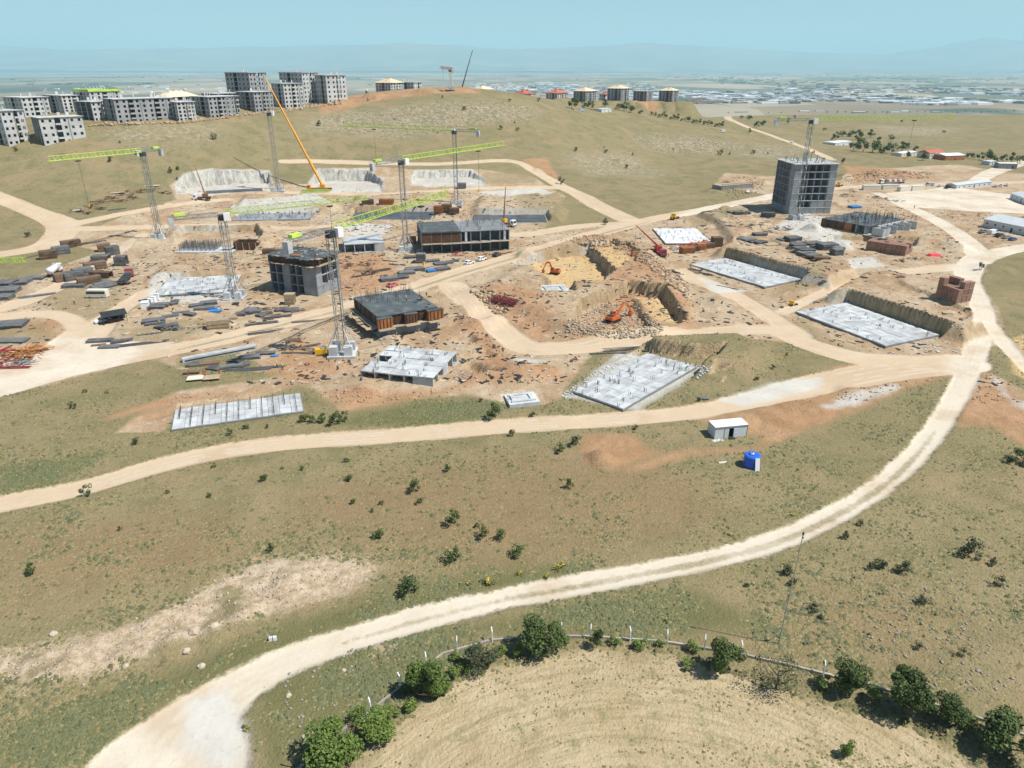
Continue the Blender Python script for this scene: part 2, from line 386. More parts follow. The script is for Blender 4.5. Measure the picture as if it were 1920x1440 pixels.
# small foundation pads, ramps and holes
cut(poly0([(1010, 557), (1016, 533), (1072, 532), (1078, 556)]), -.6, .8, .3)
cut(poly0([(944, 764), (946, 738), (1018, 736), (1036, 752), (1010, 764)]), -.5, .8, .3)
cut(poly0([(868, 690), (880, 680), (930, 690), (945, 700), (900, 706)]), -2.4, 1.4, .8)
cut(poly0([(862, 665), (912, 652), (928, 668), (880, 676)]), -1.2, 1.2, .6)
cut(poly0([(850, 632), (880, 628), (895, 640), (865, 648)]), -1.6, 1.6, .8)
cut(poly0([(335, 440), (345, 430), (480, 430), (492, 445), (470, 476), (320, 478)]), -.8, 1.0, .6)
cut(poly0([(1545, 450), (1560, 440), (1720, 446), (1716, 460), (1640, 470)]), -2.0, 1.2, .6)
cut(poly0([(228, 808), (262, 782), (320, 772), (322, 806)]), -.6, 1.0, .6)
for a in ((790, 470, 2, 1.2), (705, 505, 3.4, 1.8), (735, 640, 3, 1.5), (900, 610, 5, 1.6), (880, 580, 4, 1.4), (930, 600, 3, 1.2), (905, 700, 4, 1.2), (975, 695, 4, 1.3), (1015, 695, 4, 1.2), (665, 735, 4, 1.3),
          (690, 738, 3, 1.1), (1130, 862, 2.6, 1.5), (985, 480, 3.4, 2.2), (900, 552, 6, 1.7), (1225, 470, 5, 2.0), (1280, 505, 5, 1.6), (1170, 470, 4, 2.0), (1345, 568, 5, 1.6),
          (1525, 432, 4, 3.2), (1580, 462, 6, 2.6), (1350, 400, 5, 2.0), (1570, 385, 4, 2), (1740, 455, 6, 2.2), (1790, 465, 6, 2.0), (1700, 440, 5, 1.6), (265, 455, 6, 1.5), (330, 450, 4, 1.5), (545, 440, 5, 1.5), (495, 430, 4, 1.4),
          (1860, 505, 6, 1.6), (1585, 335, 7, 3.2), (1640, 328, 6, 3), (1700, 328, 6, 2.6), (1370, 345, 6, 2.6), (1430, 345, 5, 2.4), (1335, 360, 5, 2), (1020, 320, 5, 1.6), (640, 195, 7, 2.4), (700, 182, 8, 2.6), (440, 222, 5, 1.6), (250, 233, 5, 1.8), (210, 232, 5, 1.8), (350, 228, 5, 1.6),
          (1200, 205, 14, 6), (1260, 208, 16, 7), (800, 172, 9, 2.6), (860, 170, 9, 2.2), (400, 1195, 2, .9), (330, 1210, 2, .7), (450, 1150, 2.4, .8), (550, 1100, 3, .7), (1460, 790, 4, 1.2), (1530, 765, 3, .9), (1600, 735, 3, .8), (1385, 790, 3, .8)):
    mound(*a)
# the levelled terrace under the far blocks beyond the hill shoulder
for px_, py_ in ((1050, 184), (1098, 190), (1135, 189), (1164, 189), (1190, 190), (1212, 190), (1240, 191), (1262, 191)):
    x_, y_, z_ = pt(px_, py_, 690)
    sl = _box(x_ - 90, x_ + 90, y_ - 60, y_ + 90, 1)
    q_ = np.hypot(XX[sl] - x_ - 6, (YY[sl] - y_ - 8) * .9)
    H1[sl] = np.maximum(H1[sl], z_ - 14 * smooth(12, 28, q_ + 4 * fbm(XX[sl] * .05, YY[sl] * .05, 3)) - 80 * smooth(24, 60, q_))
# fine relief: rough bare earth, gentle grass, furrows in the field, wheel ruts
rough = smooth(-1, 2, np.maximum.reduce([MASK[k] for k in ('tan', 'red', 'gold', 'rock')]))
onroad = smooth(-.5, .8, MASK['road'])
near = smooth(900, 500, YY)
H1 += near * (1 - onroad) * ((.16 + .30 * rough) * fbm(XX * .23, YY * .23, 4) + .10 * rough * fbm(XX * 1.1, YY * 1.1, 2))
H1 += near * smooth(.0, 1.5, MASK['rock']) * .8 * np.abs(fbm(XX * .42 + 40, YY * .42, 4))
H1 += smooth(330, 420, YY) * near * 1.0 * fbm(XX * .03, YY * .03, 3)
H1 -= .22 * onroad * smooth(300, 200, YY)
_fc = at0(1230, 1700); _fr = np.hypot(XX - _fc[0], YY - _fc[1] + 10)
H1 += smooth(0, 2, MASK['field']) * .05 * np.sin(_fr * 5.2 + 3 * fbm(XX * .1, YY * .1, 2))
_lev = {}
for k in SLAB:      # level the ground under slabs again
    P, C, ex, ey, w, dd = SLAB[k]
    sl, d = poly_sdf(P, 2)
    m = H1[sl][d > 0]; _lev[k] = float(np.median(m)) if len(m) else 0.0
    f = smooth(-.5, .3, d); H1[sl] = H1[sl] * (1 - f) + (_lev[k]) * f
def at(px, py):
    x, y = cast(H1, px, py); return Vector((x, y, float(hgrid(H1, x, y))))
def gz(x, y):
    return float(hgrid(H1, np.float64(x), np.float64(y)))

# ------------------------------------------------------------------ materials
def new_mat(name):
    m = bpy.data.materials.new(name); m.use_nodes = True
    return m, m.node_tree.nodes, m.node_tree.links, m.node_tree.nodes['Principled BSDF']
MATS = {}
def mat(name, col, rough=.8, var=.18, scale=1.2, metal=0.0, spec=.3, bump=.0, dirt=None, dirt_amt=.5):
    """plain surface with two-scale tone variation, optional stains, optional fine relief"""
    if name in MATS: return MATS[name]
    m, N, L, b = new_mat(name)
    b.inputs['Roughness'].default_value = rough; b.inputs['Metallic'].default_value = metal
    b.inputs['Specular IOR Level'].default_value = spec
    tc = N.new('ShaderNodeNewGeometry'); oi = N.new('ShaderNodeObjectInfo')
    nz = N.new('ShaderNodeTexNoise'); nz.inputs['Scale'].default_value = scale; nz.inputs['Detail'].default_value = 5; nz.inputs['Roughness'].default_value = .65
    L.new(tc.outputs['Position'], nz.inputs['Vector'])
    ad = N.new('ShaderNodeMath'); ad.operation = 'MULTIPLY_ADD'; ad.inputs[1].default_value = .35; L.new(oi.outputs['Random'], ad.inputs[0]); L.new(nz.outputs[0], ad.inputs[2])
    mr = N.new('ShaderNodeMapRange'); mr.inputs[1].default_value = .35; mr.inputs[2].default_value = .95; mr.inputs[3].default_value = 1 - var; mr.inputs[4].default_value = 1 + var
    L.new(ad.outputs[0], mr.inputs[0])
    mx = N.new('ShaderNodeVectorMath'); mx.operation = 'SCALE'; mx.inputs[0].default_value = col[:3]; L.new(mr.outputs[0], mx.inputs['Scale'])
    out = mx.outputs[0]
    if dirt:
        n2 = N.new('ShaderNodeTexNoise'); n2.inputs['Scale'].default_value = scale * .6; n2.inputs['Detail'].default_value = 6; L.new(tc.outputs['Position'], n2.inputs['Vector'])
        r2 = N.new('ShaderNodeMapRange'); r2.inputs[1].default_value = .48; r2.inputs[2].default_value = .7; r2.inputs[4].default_value = dirt_amt; L.new(n2.outputs[0], r2.inputs[0])
        mm = N.new('ShaderNodeMix'); mm.data_type = 'RGBA'; L.new(r2.outputs[0], mm.inputs[0]); L.new(out, mm.inputs[6]); mm.inputs[7].default_value = (*dirt, 1); out = mm.outputs[2]
    L.new(out, b.inputs['Base Color'])
    if bump:
        bp = N.new('ShaderNodeBump'); bp.inputs['Strength'].default_value = bump; bp.inputs['Distance'].default_value = .1; L.new(nz.outputs[0], bp.inputs['Height']); L.new(bp.outputs[0], b.inputs['Normal'])
    MATS[name] = m
    return m

def ground_material():
    m, N, L, b = new_mat('ground')
    b.inputs['Roughness'].default_value = .95; b.inputs['Specular IOR Level'].default_value = .1
    geo = N.new('ShaderNodeNewGeometry')
    def noise(scale, detail=5, rough=.6, stretch=None, off=0):
        n = N.new('ShaderNodeTexNoise'); n.inputs['Scale'].default_value = scale; n.inputs['Detail'].default_value = detail; n.inputs['Roughness'].default_value = rough
        if stretch or off:
            mp = N.new('ShaderNodeMapping'); mp.inputs['Location'].default_value = (off, off * 1.7, 0)
            if stretch: mp.inputs['Scale'].default_value = stretch
            L.new(geo.outputs['Position'], mp.inputs['Vector']); L.new(mp.outputs[0], n.inputs['Vector'])
        else: L.new(geo.outputs['Position'], n.inputs['Vector'])
        return n.outputs[0]
    big = noise(.018, 4); mid = noise(.11, 5, .65); fine = noise(.9, 4, .7); tuft = noise(2.6, 3, .7); mid2 = noise(.06, 5, .6, None, 31)
    def rng(x, a, c, lo=0.0, hi=1.0):
        r = N.new('ShaderNodeMapRange'); r.inputs[1].default_value = a; r.inputs[2].default_value = c; r.inputs[3].default_value = lo; r.inputs[4].default_value = hi
        r.interpolation_type = 'SMOOTHSTEP'; L.new(x, r.inputs[0]); return r.outputs[0]
    def mth(op, a, c):
        q = N.new('ShaderNodeMath'); q.operation = op
        for i, v in enumerate((a, c)):
            if isinstance(v, (int, float)): q.inputs[i].default_value = v
            else: L.new(v, q.inputs[i])
        return q.outputs[0]
    def mix(f, a, c):
        q = N.new('ShaderNodeMix'); q.data_type = 'RGBA'
        if isinstance(f, float): q.inputs[0].default_value = f
        else: L.new(f, q.inputs[0])
        for i, v in ((6, a), (7, c)):
            if isinstance(v, tuple): q.inputs[i].default_value = (*v, 1)
            else: L.new(v, q.inputs[i])
        return q.outputs[2]
    def fac(name, amp, w, amp2=0.0):
        a = N.new('ShaderNodeAttribute'); a.attribute_name = name
        d = mth('ADD', a.outputs['Fac'], mth('MULTIPLY', mth('SUBTRACT', mid, .5), amp * 2))
        d = mth('ADD', d, mth('MULTIPLY', mth('SUBTRACT', fine, .5), amp2 * 2))
        return rng(d, -w, w)
    grass = mix(rng(big, .35, .65), (.292, .236, .130), (.250, .208, .108))
    grass = mix(rng(mid, .40, .72), grass, (.190, .172, .084))
    grass = mix(rng(mid2, .50, .68, 0, .75), grass, (.33, .245, .140))
    grass = mix(rng(tuft, .50, .72, 0, .6), grass, (.105, .106, .044))
    grass = mix(rng(fine, .56, .75, 0, .55), grass, (.36, .285, .165))
    grass = mix(mth('MULTIPLY', fac('brown', 6, 7, 3), .6), grass, mix(rng(fine, .35, .7), (.30, .195, .108), (.22, .155, .078)))
    grass = mix(rng(noise(.55, 4, .7, None, 88), .58, .66, 0, .65), grass, (.092, .095, .042))
    grass = mix(rng(noise(.8, 4, .7, None, 140), .60, .68, 0, .5), grass, (.36, .31, .21))
    green = mix(rng(mid, .3, .7), (.100, .112, .042), (.17, .165, .07))
    green = mix(rng(tuft, .45, .7, 0, .6), green, (.22, .195, .09))
    grass = mix(mth('MULTIPLY', fac('green', 2.5, 2.0, 1.2), .8), grass, green)
    tan = mix(rng(mid, .3, .7), (.43, .325, .21), (.52, .415, .29))
    tan = mix(rng(mid2, .45, .62, 0, .85), tan, (.39, .26, .15))
    tan = mix(rng(noise(.035, 5, .7, None, 77), .50, .62, 0, .7), tan, (.36, .225, .125))
    tan = mix(rng(fine, .5, .72, 0, .6), tan, (.31, .22, .135))
    speck = noise(2.2, 6, .8, None, 7)
    tan = mix(rng(speck, .52, .66, 0, .55), tan, (.26, .19, .125))
    tan = mix(rng(noise(.22, 5, .75, None, 55), .54, .66, 0, .6), tan, (.62, .53, .41))
    red = mix(rng(mid, .3, .7), (.36, .195, .10), (.47, .29, .165))
    red = mix(rng(fine, .5, .72, 0, .6), red, (.27, .15, .08))
    red = mix(rng(speck, .52, .68, 0, .5), red, (.44, .31, .20))
    gold = mix(rng(fine, .35, .75), (.62, .44, .21), (.52, .36, .18))
    pale_f = fac('pale', 2.0, 2.5, .6)
    roadc = mix(pale_f, mix(rng(mid, .35, .65), (.60, .475, .335), (.52, .395, .265)), mix(rng(mid, .35, .65), (.68, .61, .50), (.60, .53, .42)))
    roadc = mix(rng(mid2, .45, .65, 0, .6), roadc, (.48, .36, .24))
    roadc = mix(rng(speck, .52, .68, 0, .3), roadc, (.40, .32, .23))
    roadc = mix(rng(fine, .5, .78, 0, .4), roadc, (.50, .42, .32))
    grey = mix(rng(mid, .3, .7), (.50, .49, .45), (.60, .59, .55))
    grey = mix(rng(fine, .5, .75, 0, .6), grey, (.38, .36, .32))
    vor = N.new('ShaderNodeTexVoronoi'); vor.inputs['Scale'].default_value = .75; L.new(geo.outputs['Position'], vor.inputs['Vector'])
    rock = mix(rng(noise(.7, 6, .75, None, 3), .40, .62), (.58, .47, .345), (.40, .30, .19))
    rock = mix(rng(mid, .54, .68, 0, .8), rock, (.22, .19, .09))
    rock = mix(rng(noise(1.6, 5, .75, None, 44), .55, .66, 0, .7), rock, (.27, .20, .12))
    field = mix(rng(mid, .3, .7), (.42, .325, .19), (.52, .42, .265))
    field = mix(rng(noise(.35, 5, .65, None, 12), .54, .70, 0, .75), field, (.22, .22, .10))
    fa = N.new('ShaderNodeAttribute'); fa.attribute_name = 'furrow'; cx = N.new('ShaderNodeCombineXYZ'); L.new(fa.outputs['Fac'], cx.inputs[0])
    sp0 = N.new('ShaderNodeSeparateXYZ'); L.new(geo.outputs['Position'], sp0.inputs[0]); L.new(mth('MULTIPLY', sp0.outputs[0], .12), cx.inputs[1])
    fn = N.new('ShaderNodeTexNoise'); fn.inputs['Scale'].default_value = 1.3; fn.inputs['Detail'].default_value = 5; fn.inputs['Roughness'].default_value = .7; L.new(cx.outputs[0], fn.inputs['Vector'])
    field = mix(rng(fn.outputs[0], .47, .62, 0, .55), field, (.28, .225, .125))
    field = mix(rng(fn.outputs[0], .46, .32, 0, .3), field, (.56, .47, .34))
    field = mix(rng(tuft, .52, .72, 0, .6), field, (.30, .26, .15))
    plain = mix(rng(noise(.0006, 5, .6, (1, .45, 1)), .42, .58), (.30, .25, .16), (.085, .105, .07))
    plain = mix(rng(noise(.0011, 3, .5, (1, .3, 1), 900), .55, .62), plain, (.40, .34, .25))
    vf = N.new('ShaderNodeTexVoronoi'); vf.inputs['Scale'].default_value = .0016; vm = N.new('ShaderNodeMapping'); vm.inputs['Scale'].default_value = (1, .55, 1); L.new(geo.outputs['Position'], vm.inputs['Vector']); L.new(vm.outputs[0], vf.inputs['Vector'])
    sc_ = N.new('ShaderNodeSeparateColor'); L.new(vf.outputs['Color'], sc_.inputs[0])
    plain = mix(rng(sc_.outputs[0], .55, .62, 0, .7), plain, (.42, .36, .26)); plain = mix(rng(sc_.outputs[1], .66, .72, 0, .8), plain, (.10, .12, .075)); plain = mix(rng(sc_.outputs[2], .75, .8, 0, .7), plain, (.30, .22, .15))
    c = grass
    c = mix(mth('MULTIPLY', fac('rock', 4.0, 1.6, 2.5), .92), c, rock)
    sc = mth('MULTIPLY', fac('scree', 14, 14, 3), rng(noise(.35, 6, .8, None, 21), .46, .60, 0, .9))
    c = mix(sc, c, (.40, .35, .27))
    c = mix(fac('tan', 2.6, 1.0, 1.0), c, tan)
    c = mix(mth('MULTIPLY', fac('red', 3.0, 1.8, 1.0), .85), c, red)
    c = mix(mth('MULTIPLY', fac('gold', 1.0, 1.0, .6), .85), c, gold)
    c = mix(fac('field', 1.2, .8, .6), c, field)
    c = mix(mth('MULTIPLY', fac('dull', 2.5, 2.5, 1.5), .62), c, mix(rng(tuft, .4, .65), (.30, .235, .13), (.22, .185, .09)))
    c = mix(mth('MULTIPLY', fac('road', 1.2, .4, .85), .95), c, roadc)
    c = mix(mth('MULTIPLY', fac('rut', .35, .5, .3), rng(mid2, .35, .6, .1, .5)), c, mix(rng(mid, .45, .55), (.44, .34, .235), (.68, .61, .50)))
    c = mix(mth('MULTIPLY', fac('strip', .55, .35, .6), rng(mid2, .36, .56, .45, .85)), c, mix(rng(tuft, .4, .65), (.34, .28, .18), (.21, .185, .10)))
    c = mix(mth('MULTIPLY', fac('grey', 2.2, 1.4, .8), .8), c, grey)
    # cut faces expose layered earth and limestone
    sx = N.new('ShaderNodeSeparateXYZ'); L.new(geo.outputs['True Normal'], sx.inputs[0])
    st = rng(sx.outputs[2], .80, .55)
    at_ = N.new('ShaderNodeAttribute'); at_.attribute_name = 'worked'
    wallc = mix(rng(noise(.5, 4, .7, (1, 1, .25)), .35, .65), (.47, .35, .21), (.33, .24, .145))
    wallc = mix(rng(big, .5, .56), wallc, mix(rng(fine, .4, .7), (.50, .47, .41), (.38, .33, .25)))
    wallc = mix(fac('grey', .5, 1.0, .3), wallc, mix(rng(noise(.6, 5, .7, (1, 1, .3), 9), .38, .62), (.56, .55, .50), (.36, .34, .29)))
    c = mix(mth('MULTIPLY', st, rng(at_.outputs['Fac'], -1, 1)), c, wallc)
    sp = N.new('ShaderNodeSeparateXYZ'); L.new(geo.outputs['Position'], sp.inputs[0])
    c = mix(rng(sp.outputs[2], -18, -45), c, plain)
    L.new(c, b.inputs['Base Color'])
    bp = N.new('ShaderNodeBump'); bp.inputs['Strength'].default_value = 1.0; bp.inputs['Distance'].default_value = .5
    calm = mth('SUBTRACT', 1.0, mth('MULTIPLY', fac('road', .5, .6, .3), .8))
    L.new(mth('MULTIPLY', mth('ADD', mth('MULTIPLY', fine, .6), mth('MULTIPLY', tuft, .5)), calm), bp.inputs['Height']); L.new(bp.outputs[0], b.inputs['Normal'])
    return m
GROUND = ground_material()

# ------------------------------------------------------------------ ground sheet, divided where the land cover changes
MASK['furrow'] = _fr
MASK['worked'] = np.maximum(np.maximum.reduce([MASK[k] for k in ('tan', 'red', 'gold', 'grey', 'road')]) + 3, MASK['cutz'] + 3)
nx, ny = len(GX), len(GY)
VERT = np.stack([XX, YY, H1], -1).reshape(-1, 3).astype(np.float32)
gy_, gx_ = np.gradient(H1, GY, GX)
NRM = np.stack([-gx_, -gy_, np.ones_like(H1)], -1); NRM /= np.linalg.norm(NRM, axis=-1, keepdims=True); NRM = NRM.reshape(-1, 3).astype(np.float32)
idx = np.arange(nx * ny).reshape(ny, nx)
QUAD = np.stack([idx[:-1, :-1], idx[:-1, 1:], idx[1:, 1:], idx[1:, :-1]], -1).reshape(-1, 4)
def facemax(a):
    return ((a[:-1, :-1] + a[1:, 1:] + a[:-1, 1:] + a[1:, :-1]) / 4).reshape(-1)
cls = np.zeros(len(QUAD), np.int8)
bare = facemax(np.maximum.reduce([MASK[k] for k in ('tan', 'red', 'gold', 'grey')])) > 0
cls[bare] = 20
cls[facemax(MASK['field']) > 0] = 21
fr = facemax(MASK['road']) > 0
rid = ROAD_ID[:-1, :-1].reshape(-1); rid = np.where(rid == 0, 3, rid)
cls[fr] = rid[fr]
def sheet(name, sel, label, cat):
    q = QUAD[sel]; used, inv = np.unique(q, return_inverse=True)
    me = bpy.data.meshes.new(name)
    me.vertices.add(len(used)); me.vertices.foreach_set('co', VERT[used].ravel())
    me.loops.add(q.size); me.loops.foreach_set('vertex_index', inv.astype(np.int32).ravel())
    me.polygons.add(len(q)); me.polygons.foreach_set('loop_start', np.arange(0, q.size, 4, dtype=np.int32))
    me.polygons.foreach_set('use_smooth', np.ones(len(q), bool))
    me.update()
    for k, v in MASK.items():
        a = me.attributes.new(k, 'FLOAT', 'POINT'); a.data.foreach_set('value', np.clip(v.ravel()[used], -30, 30 if k != 'furrow' else 400).astype(np.float32))
    me.normals_split_custom_set_from_vertices(NRM[used])
    me.materials.append(GROUND)
    o = bpy.data.objects.new(name, me); COL.objects.link(o)
    o['kind'] = 'structure'; o['label'] = label; o['category'] = cat
    return o
sheet('ground', cls == 0, 'dry olive grassland covering the slopes and the plain', 'ground')
sheet('bare_ground', cls == 20, 'bare tan and reddish earth of the building site', 'ground')
sheet('ploughed_field', cls == 21, 'pale ploughed field in the foreground with thin weeds', 'field')
for r_, nm, lb in ((1, 'gravel_road', 'pale gravel track curving through the foreground grass'), (2, 'dirt_road', 'pinkish dirt road below the foundation slabs'),
                   (3, 'dirt_road', 'wide pale haul road running diagonally through the site'), (4, 'dirt_road', 'dirt road climbing along the hillside above the pits'),
                   (5, 'dirt_road', 'sandy tracks around the stacked formwork on the left'), (6, 'dirt_road', 'tan dirt road around the open excavations'),
                   (7, 'dirt_road', 'pale yard and track by the white site offices'), (8, 'dirt_road', 'far dirt road descending past the fields')):
    sheet(nm, cls == r_, lb, 'road')
def slabz(k):
    return _lev[k]
# ------------------------------------------------------------------ mountains and haze
def mountains():
    prof = [(-400, 92), (-200, 90), (0, 87), (120, 88), (250, 97), (420, 96), (600, 92), (760, 88), (830, 90), (950, 98), (1060, 96), (1180, 88), (1300, 93), (1400, 101), (1540, 106), (1620, 92), (1680, 80), (1740, 84), (1830, 99), (1920, 97), (2100, 92), (2400, 95)]
    px = np.array([p[0] for p in prof], float); py = np.array([p[1] for p in prof], float)
    m, N, L, b = new_mat('mountain_slopes')
    b.inputs['Roughness'].default_value = 1
    geo = N.new('ShaderNodeNewGeometry'); nz = N.new('ShaderNodeTexNoise'); nz.inputs['Scale'].default_value = .0006; nz.inputs['Detail'].default_value = 6
    L.new(geo.outputs['Position'], nz.inputs['Vector']); cr = N.new('ShaderNodeValToRGB'); L.new(nz.outputs[0], cr.inputs[0])
    cr.color_ramp.elements[0].position = .35; cr.color_ramp.elements[0].color = (.10, .09, .06, 1); cr.color_ramp.elements[1].position = .7; cr.color_ramp.elements[1].color = (.28, .23, .17, 1)
    L.new(cr.outputs[0], b.inputs['Base Color'])
    u = np.linspace(-1.15, 1.15, 420); D = np.linspace(23000, 46000, 60)
    U, DD = np.meshgrid(u, D)
    X = U * DD; Y = DD
    # ridge height as seen from the site, at about 32 km
    pyu = np.interp(U * FPX * (CP) + 960, px, py)
    ridge = CAMZ + (127 - pyu) / FPX * 32000 * .92
    prf = np.exp(-((DD - 32000 - 3000 * fbm(U * 4, DD * 0 + 3, 3)) / 5200) ** 2)
    Z = PLAIN - 6 + (ridge - PLAIN) * prf * (1 + .12 * fbm(X / 2600, Y / 2600, 4)) * (1 + .06 * fbm(X / 700, Y / 700, 3))
    n0, n1 = X.shape
    idx = np.arange(n0 * n1).reshape(n0, n1)
    q = np.stack([idx[:-1, :-1], idx[:-1, 1:], idx[1:, 1:], idx[1:, :-1]], -1).reshape(-1, 4)
    me = bpy.data.meshes.new('mountains'); me.from_pydata(np.stack([X, Y, Z], -1).reshape(-1, 3).tolist(), [], q.tolist())
    me.polygons.foreach_set('use_smooth', np.ones(len(q), bool)); me.materials.append(m)
    o = bpy.data.objects.new('mountains', me); COL.objects.link(o); o['kind'] = 'structure'
mountains()
def haze():
    x, y0, y1, z0, z1 = 59000, -3000, 59000, PLAIN - 8, 1500
    v = [(a, b, c) for c in (z0, z1) for b in (y0, y1) for a in (-x, x)]
    f = [(0, 2, 3, 1), (4, 5, 7, 6), (0, 1, 5, 4), (2, 6, 7, 3), (0, 4, 6, 2), (1, 3, 7, 5)]
    me = bpy.data.meshes.new('haze'); me.from_pydata(v, [], f)
    m = bpy.data.materials.new('haze'); m.use_nodes = True
    N = m.node_tree.nodes; N.clear()
    out = N.new('ShaderNodeOutputMaterial'); vol = N.new('ShaderNodeVolumePrincipled')
    vol.inputs['Color'].default_value = (.54, .86, .985, 1); vol.inputs['Density'].default_value = HAZE; vol.inputs['Anisotropy'].default_value = 0.0
    m.node_tree.links.new(vol.outputs[0], out.inputs['Volume'])
    me.materials.append(m)
    o = bpy.data.objects.new('haze', me); COL.objects.link(o); o['kind'] = 'stuff'; o['label'] = 'thin pale haze over the plain'; o['category'] = 'haze'
HAZE = 6.5e-5
haze()
# ------------------------------------------------------------------ mesh helpers
class MB:
    def __init__(s): s.v = []; s.f = []
    def add(s, vs, fs):
        n = len(s.v); s.v += [tuple(v) for v in vs]; s.f += [tuple(i + n for i in f) for f in fs]; return s
    def box(s, c, d, rz=0.0, taper=1.0):
        hx, hy, hz = d[0] / 2, d[1] / 2, d[2] / 2; ca, sa = math.cos(rz), math.sin(rz); vs = []
        for z in (-1, 1):
            k = taper if z > 0 else 1
            for x, y in ((-1, -1), (1, -1), (1, 1), (-1, 1)):
                X, Y = x * hx * k, y * hy * k
                vs.append((c[0] + X * ca - Y * sa, c[1] + X * sa + Y * ca, c[2] + z * hz))
        return s.add(vs, [(3, 2, 1, 0), (4, 5, 6, 7), (0, 1, 5, 4), (1, 2, 6, 5), (2, 3, 7, 6), (3, 0, 4, 7)])
    def tube(s, a, b, r, n=4, r2=None, caps=False):
        a, b = Vector(a), Vector(b); d = (b - a)
        if d.length < 1e-6: return s
        q = d.to_track_quat('Z', 'X'); r2 = r if r2 is None else r2; vs = []
        for p, rr in ((a, r), (b, r2)):
            for k in range(n):
                t = 2 * math.pi * (k + .5) / n; vs.append(p + q @ Vector((math.cos(t) * rr, math.sin(t) * rr, 0)))
        fs = [(k, (k + 1) % n, n + (k + 1) % n, n + k) for k in range(n)]
        if caps: fs += [tuple(range(n - 1, -1, -1)), tuple(range(n, 2 * n))]
        return s.add(vs, fs)
    def prism(s, prof, y0, y1):
        """profile in x,z extruded along y"""
        n = len(prof)
        vs = [(x, y0, z) for x, z in prof] + [(x, y1, z) for x, z in prof]
        return s.add(vs, [(k, (k + 1) % n, n + (k + 1) % n, n + k) for k in range(n)] + [tuple(range(n - 1, -1, -1)), tuple(range(n, 2 * n))])
    def slab(s, poly, z0, z1):
        n = len(poly)
        vs = [(x, y, z0) for x, y in poly] + [(x, y, z1) for x, y in poly]
        return s.add(vs, [(k, (k + 1) % n, n + (k + 1) % n, n + k) for k in range(n)] + [tuple(range(n - 1, -1, -1)), tuple(range(n, 2 * n))])
    def quad(s, a, b, c, d): return s.add([a, b, c, d], [(0, 1, 2, 3)])
    def mesh(s, name, m, sm=False):
        me = bpy.data.meshes.new(name); me.from_pydata(s.v, [], s.f)
        if sm: me.polygons.foreach_set('use_smooth', np.ones(len(s.f), bool))
        me.materials.append(m); me.update(); return me
def link(name, me, parent=None, loc=None, rz=0.0, sc=None):
    o = bpy.data.objects.new(name, me); COL.objects.link(o)
    if loc is not None: o.location = loc
    if rz: o.rotation_euler = (0, 0, rz)
    if sc is not None: o.scale = sc
    if parent: o.parent = parent
    return o
def tag(o, label, cat, group=None):
    o['label'] = label; o['category'] = cat
    if group: o['group'] = group
    return o
def thing(name, label, cat, loc, rz=0.0, group=None):
    return tag(link(name, None, None, loc, rz), label, cat, group)
def part(name, mb, m, parent, sm=False): return link(name, mb.mesh(name, m, sm), parent)
_cube = {}
def pbox(name, parent, c, d, m, rz=0.0):
    """a box piece that shares one cube mesh per material"""
    if m.name not in _cube: _cube[m.name] = MB().box((0, 0, 0), (1, 1, 1)).mesh('piece_' + m.name, m)
    return link(name, _cube[m.name], parent, c, rz, d)
def copy_tree(o, loc, rz, parent=None):
    c = o.copy(); COL.objects.link(c); c.parent = parent
    if parent is None: c.location = loc; c.rotation_euler = (0, 0, rz)
    for ch in o.children: copy_tree(ch, None, None, c)
    return c
def zof(x, y, py):
    """height at which something standing at ground point x, y reaches picture row py"""
    v = (720 - py) / FPX; return CAMZ + y * (v * CP - SP) / (CP + v * SP)
def at_z(px, py, z):
    d = ray(px, py); t = (z - CAMZ) / d[2]; return Vector((d[0] * t, d[1] * t, z))
def yaw(p, q):
    a, b = at(*p), at(*q); return math.atan2(b.y - a.y, b.x - a.x)

CONC = mat('concrete', (.27, .285, .30), .9, .25, .35, bump=.2, dirt=(.17, .175, .18), dirt_amt=.6)
CONC_L = mat('pale_concrete', (.48, .50, .505), .9, .25, .5, dirt=(.29, .29, .285), dirt_amt=.8)
CONC_W = mat('facade_concrete', (.52, .525, .52), .9, .16, .2, dirt=(.30, .30, .30), dirt_amt=.5)
RAW = mat('raw_concrete', (.34, .345, .35), .9, .2, .25, dirt=(.22, .22, .225), dirt_amt=.6)
CONC_D = mat('dark_concrete', (.20, .205, .21), .9, .2, .5, dirt=(.13, .13, .13))
MEMB = mat('dark_membrane', (.075, .085, .10), .7, .3, .3, dirt=(.17, .17, .17), dirt_amt=.5)
DECK = mat('deck_plywood_wet', (.085, .10, .105), .6, .35, .6, dirt=(.20, .21, .21), dirt_amt=.6)
RUST = mat('rusty_formwork', (.085, .045, .028), .8, .4, .8, dirt=(.20, .085, .035))
ORANGE_FW = mat('orange_formwork', (.34, .135, .045), .7, .35, .9, dirt=(.16, .07, .03))
TIMBER = mat('timber_boards', (.36, .28, .185), .85, .3, .9)
STEEL_D = mat('dark_steel', (.055, .06, .065), .55, .4, .8, metal=.3)
STEEL_G = mat('grey_steel', (.36, .37, .37), .5, .2, .9, metal=.3)
REBAR = mat('rebar', (.10, .105, .11), .7, .35, .6, dirt=(.16, .10, .07), dirt_amt=.4)
LIME = mat('lime_paint', (.46, .64, .09), .6, .3, .4, dirt=(.36, .46, .16), dirt_amt=.6)
WHITE = mat('white_paint', (.78, .79, .80), .45, .06, .5)
OFFW = mat('cream_paint', (.66, .62, .52), .6, .1, .5)
REDP = mat('red_paint', (.34, .04, .045), .45, .2, .5)
YELL = mat('yellow_paint', (.72, .42, .02), .45, .15, .5)
ORNG = mat('orange_paint', (.60, .14, .03), .45, .15, .5)
BLUE = mat('blue_plastic', (.025, .13, .62), .35, .08, .5, spec=.5)
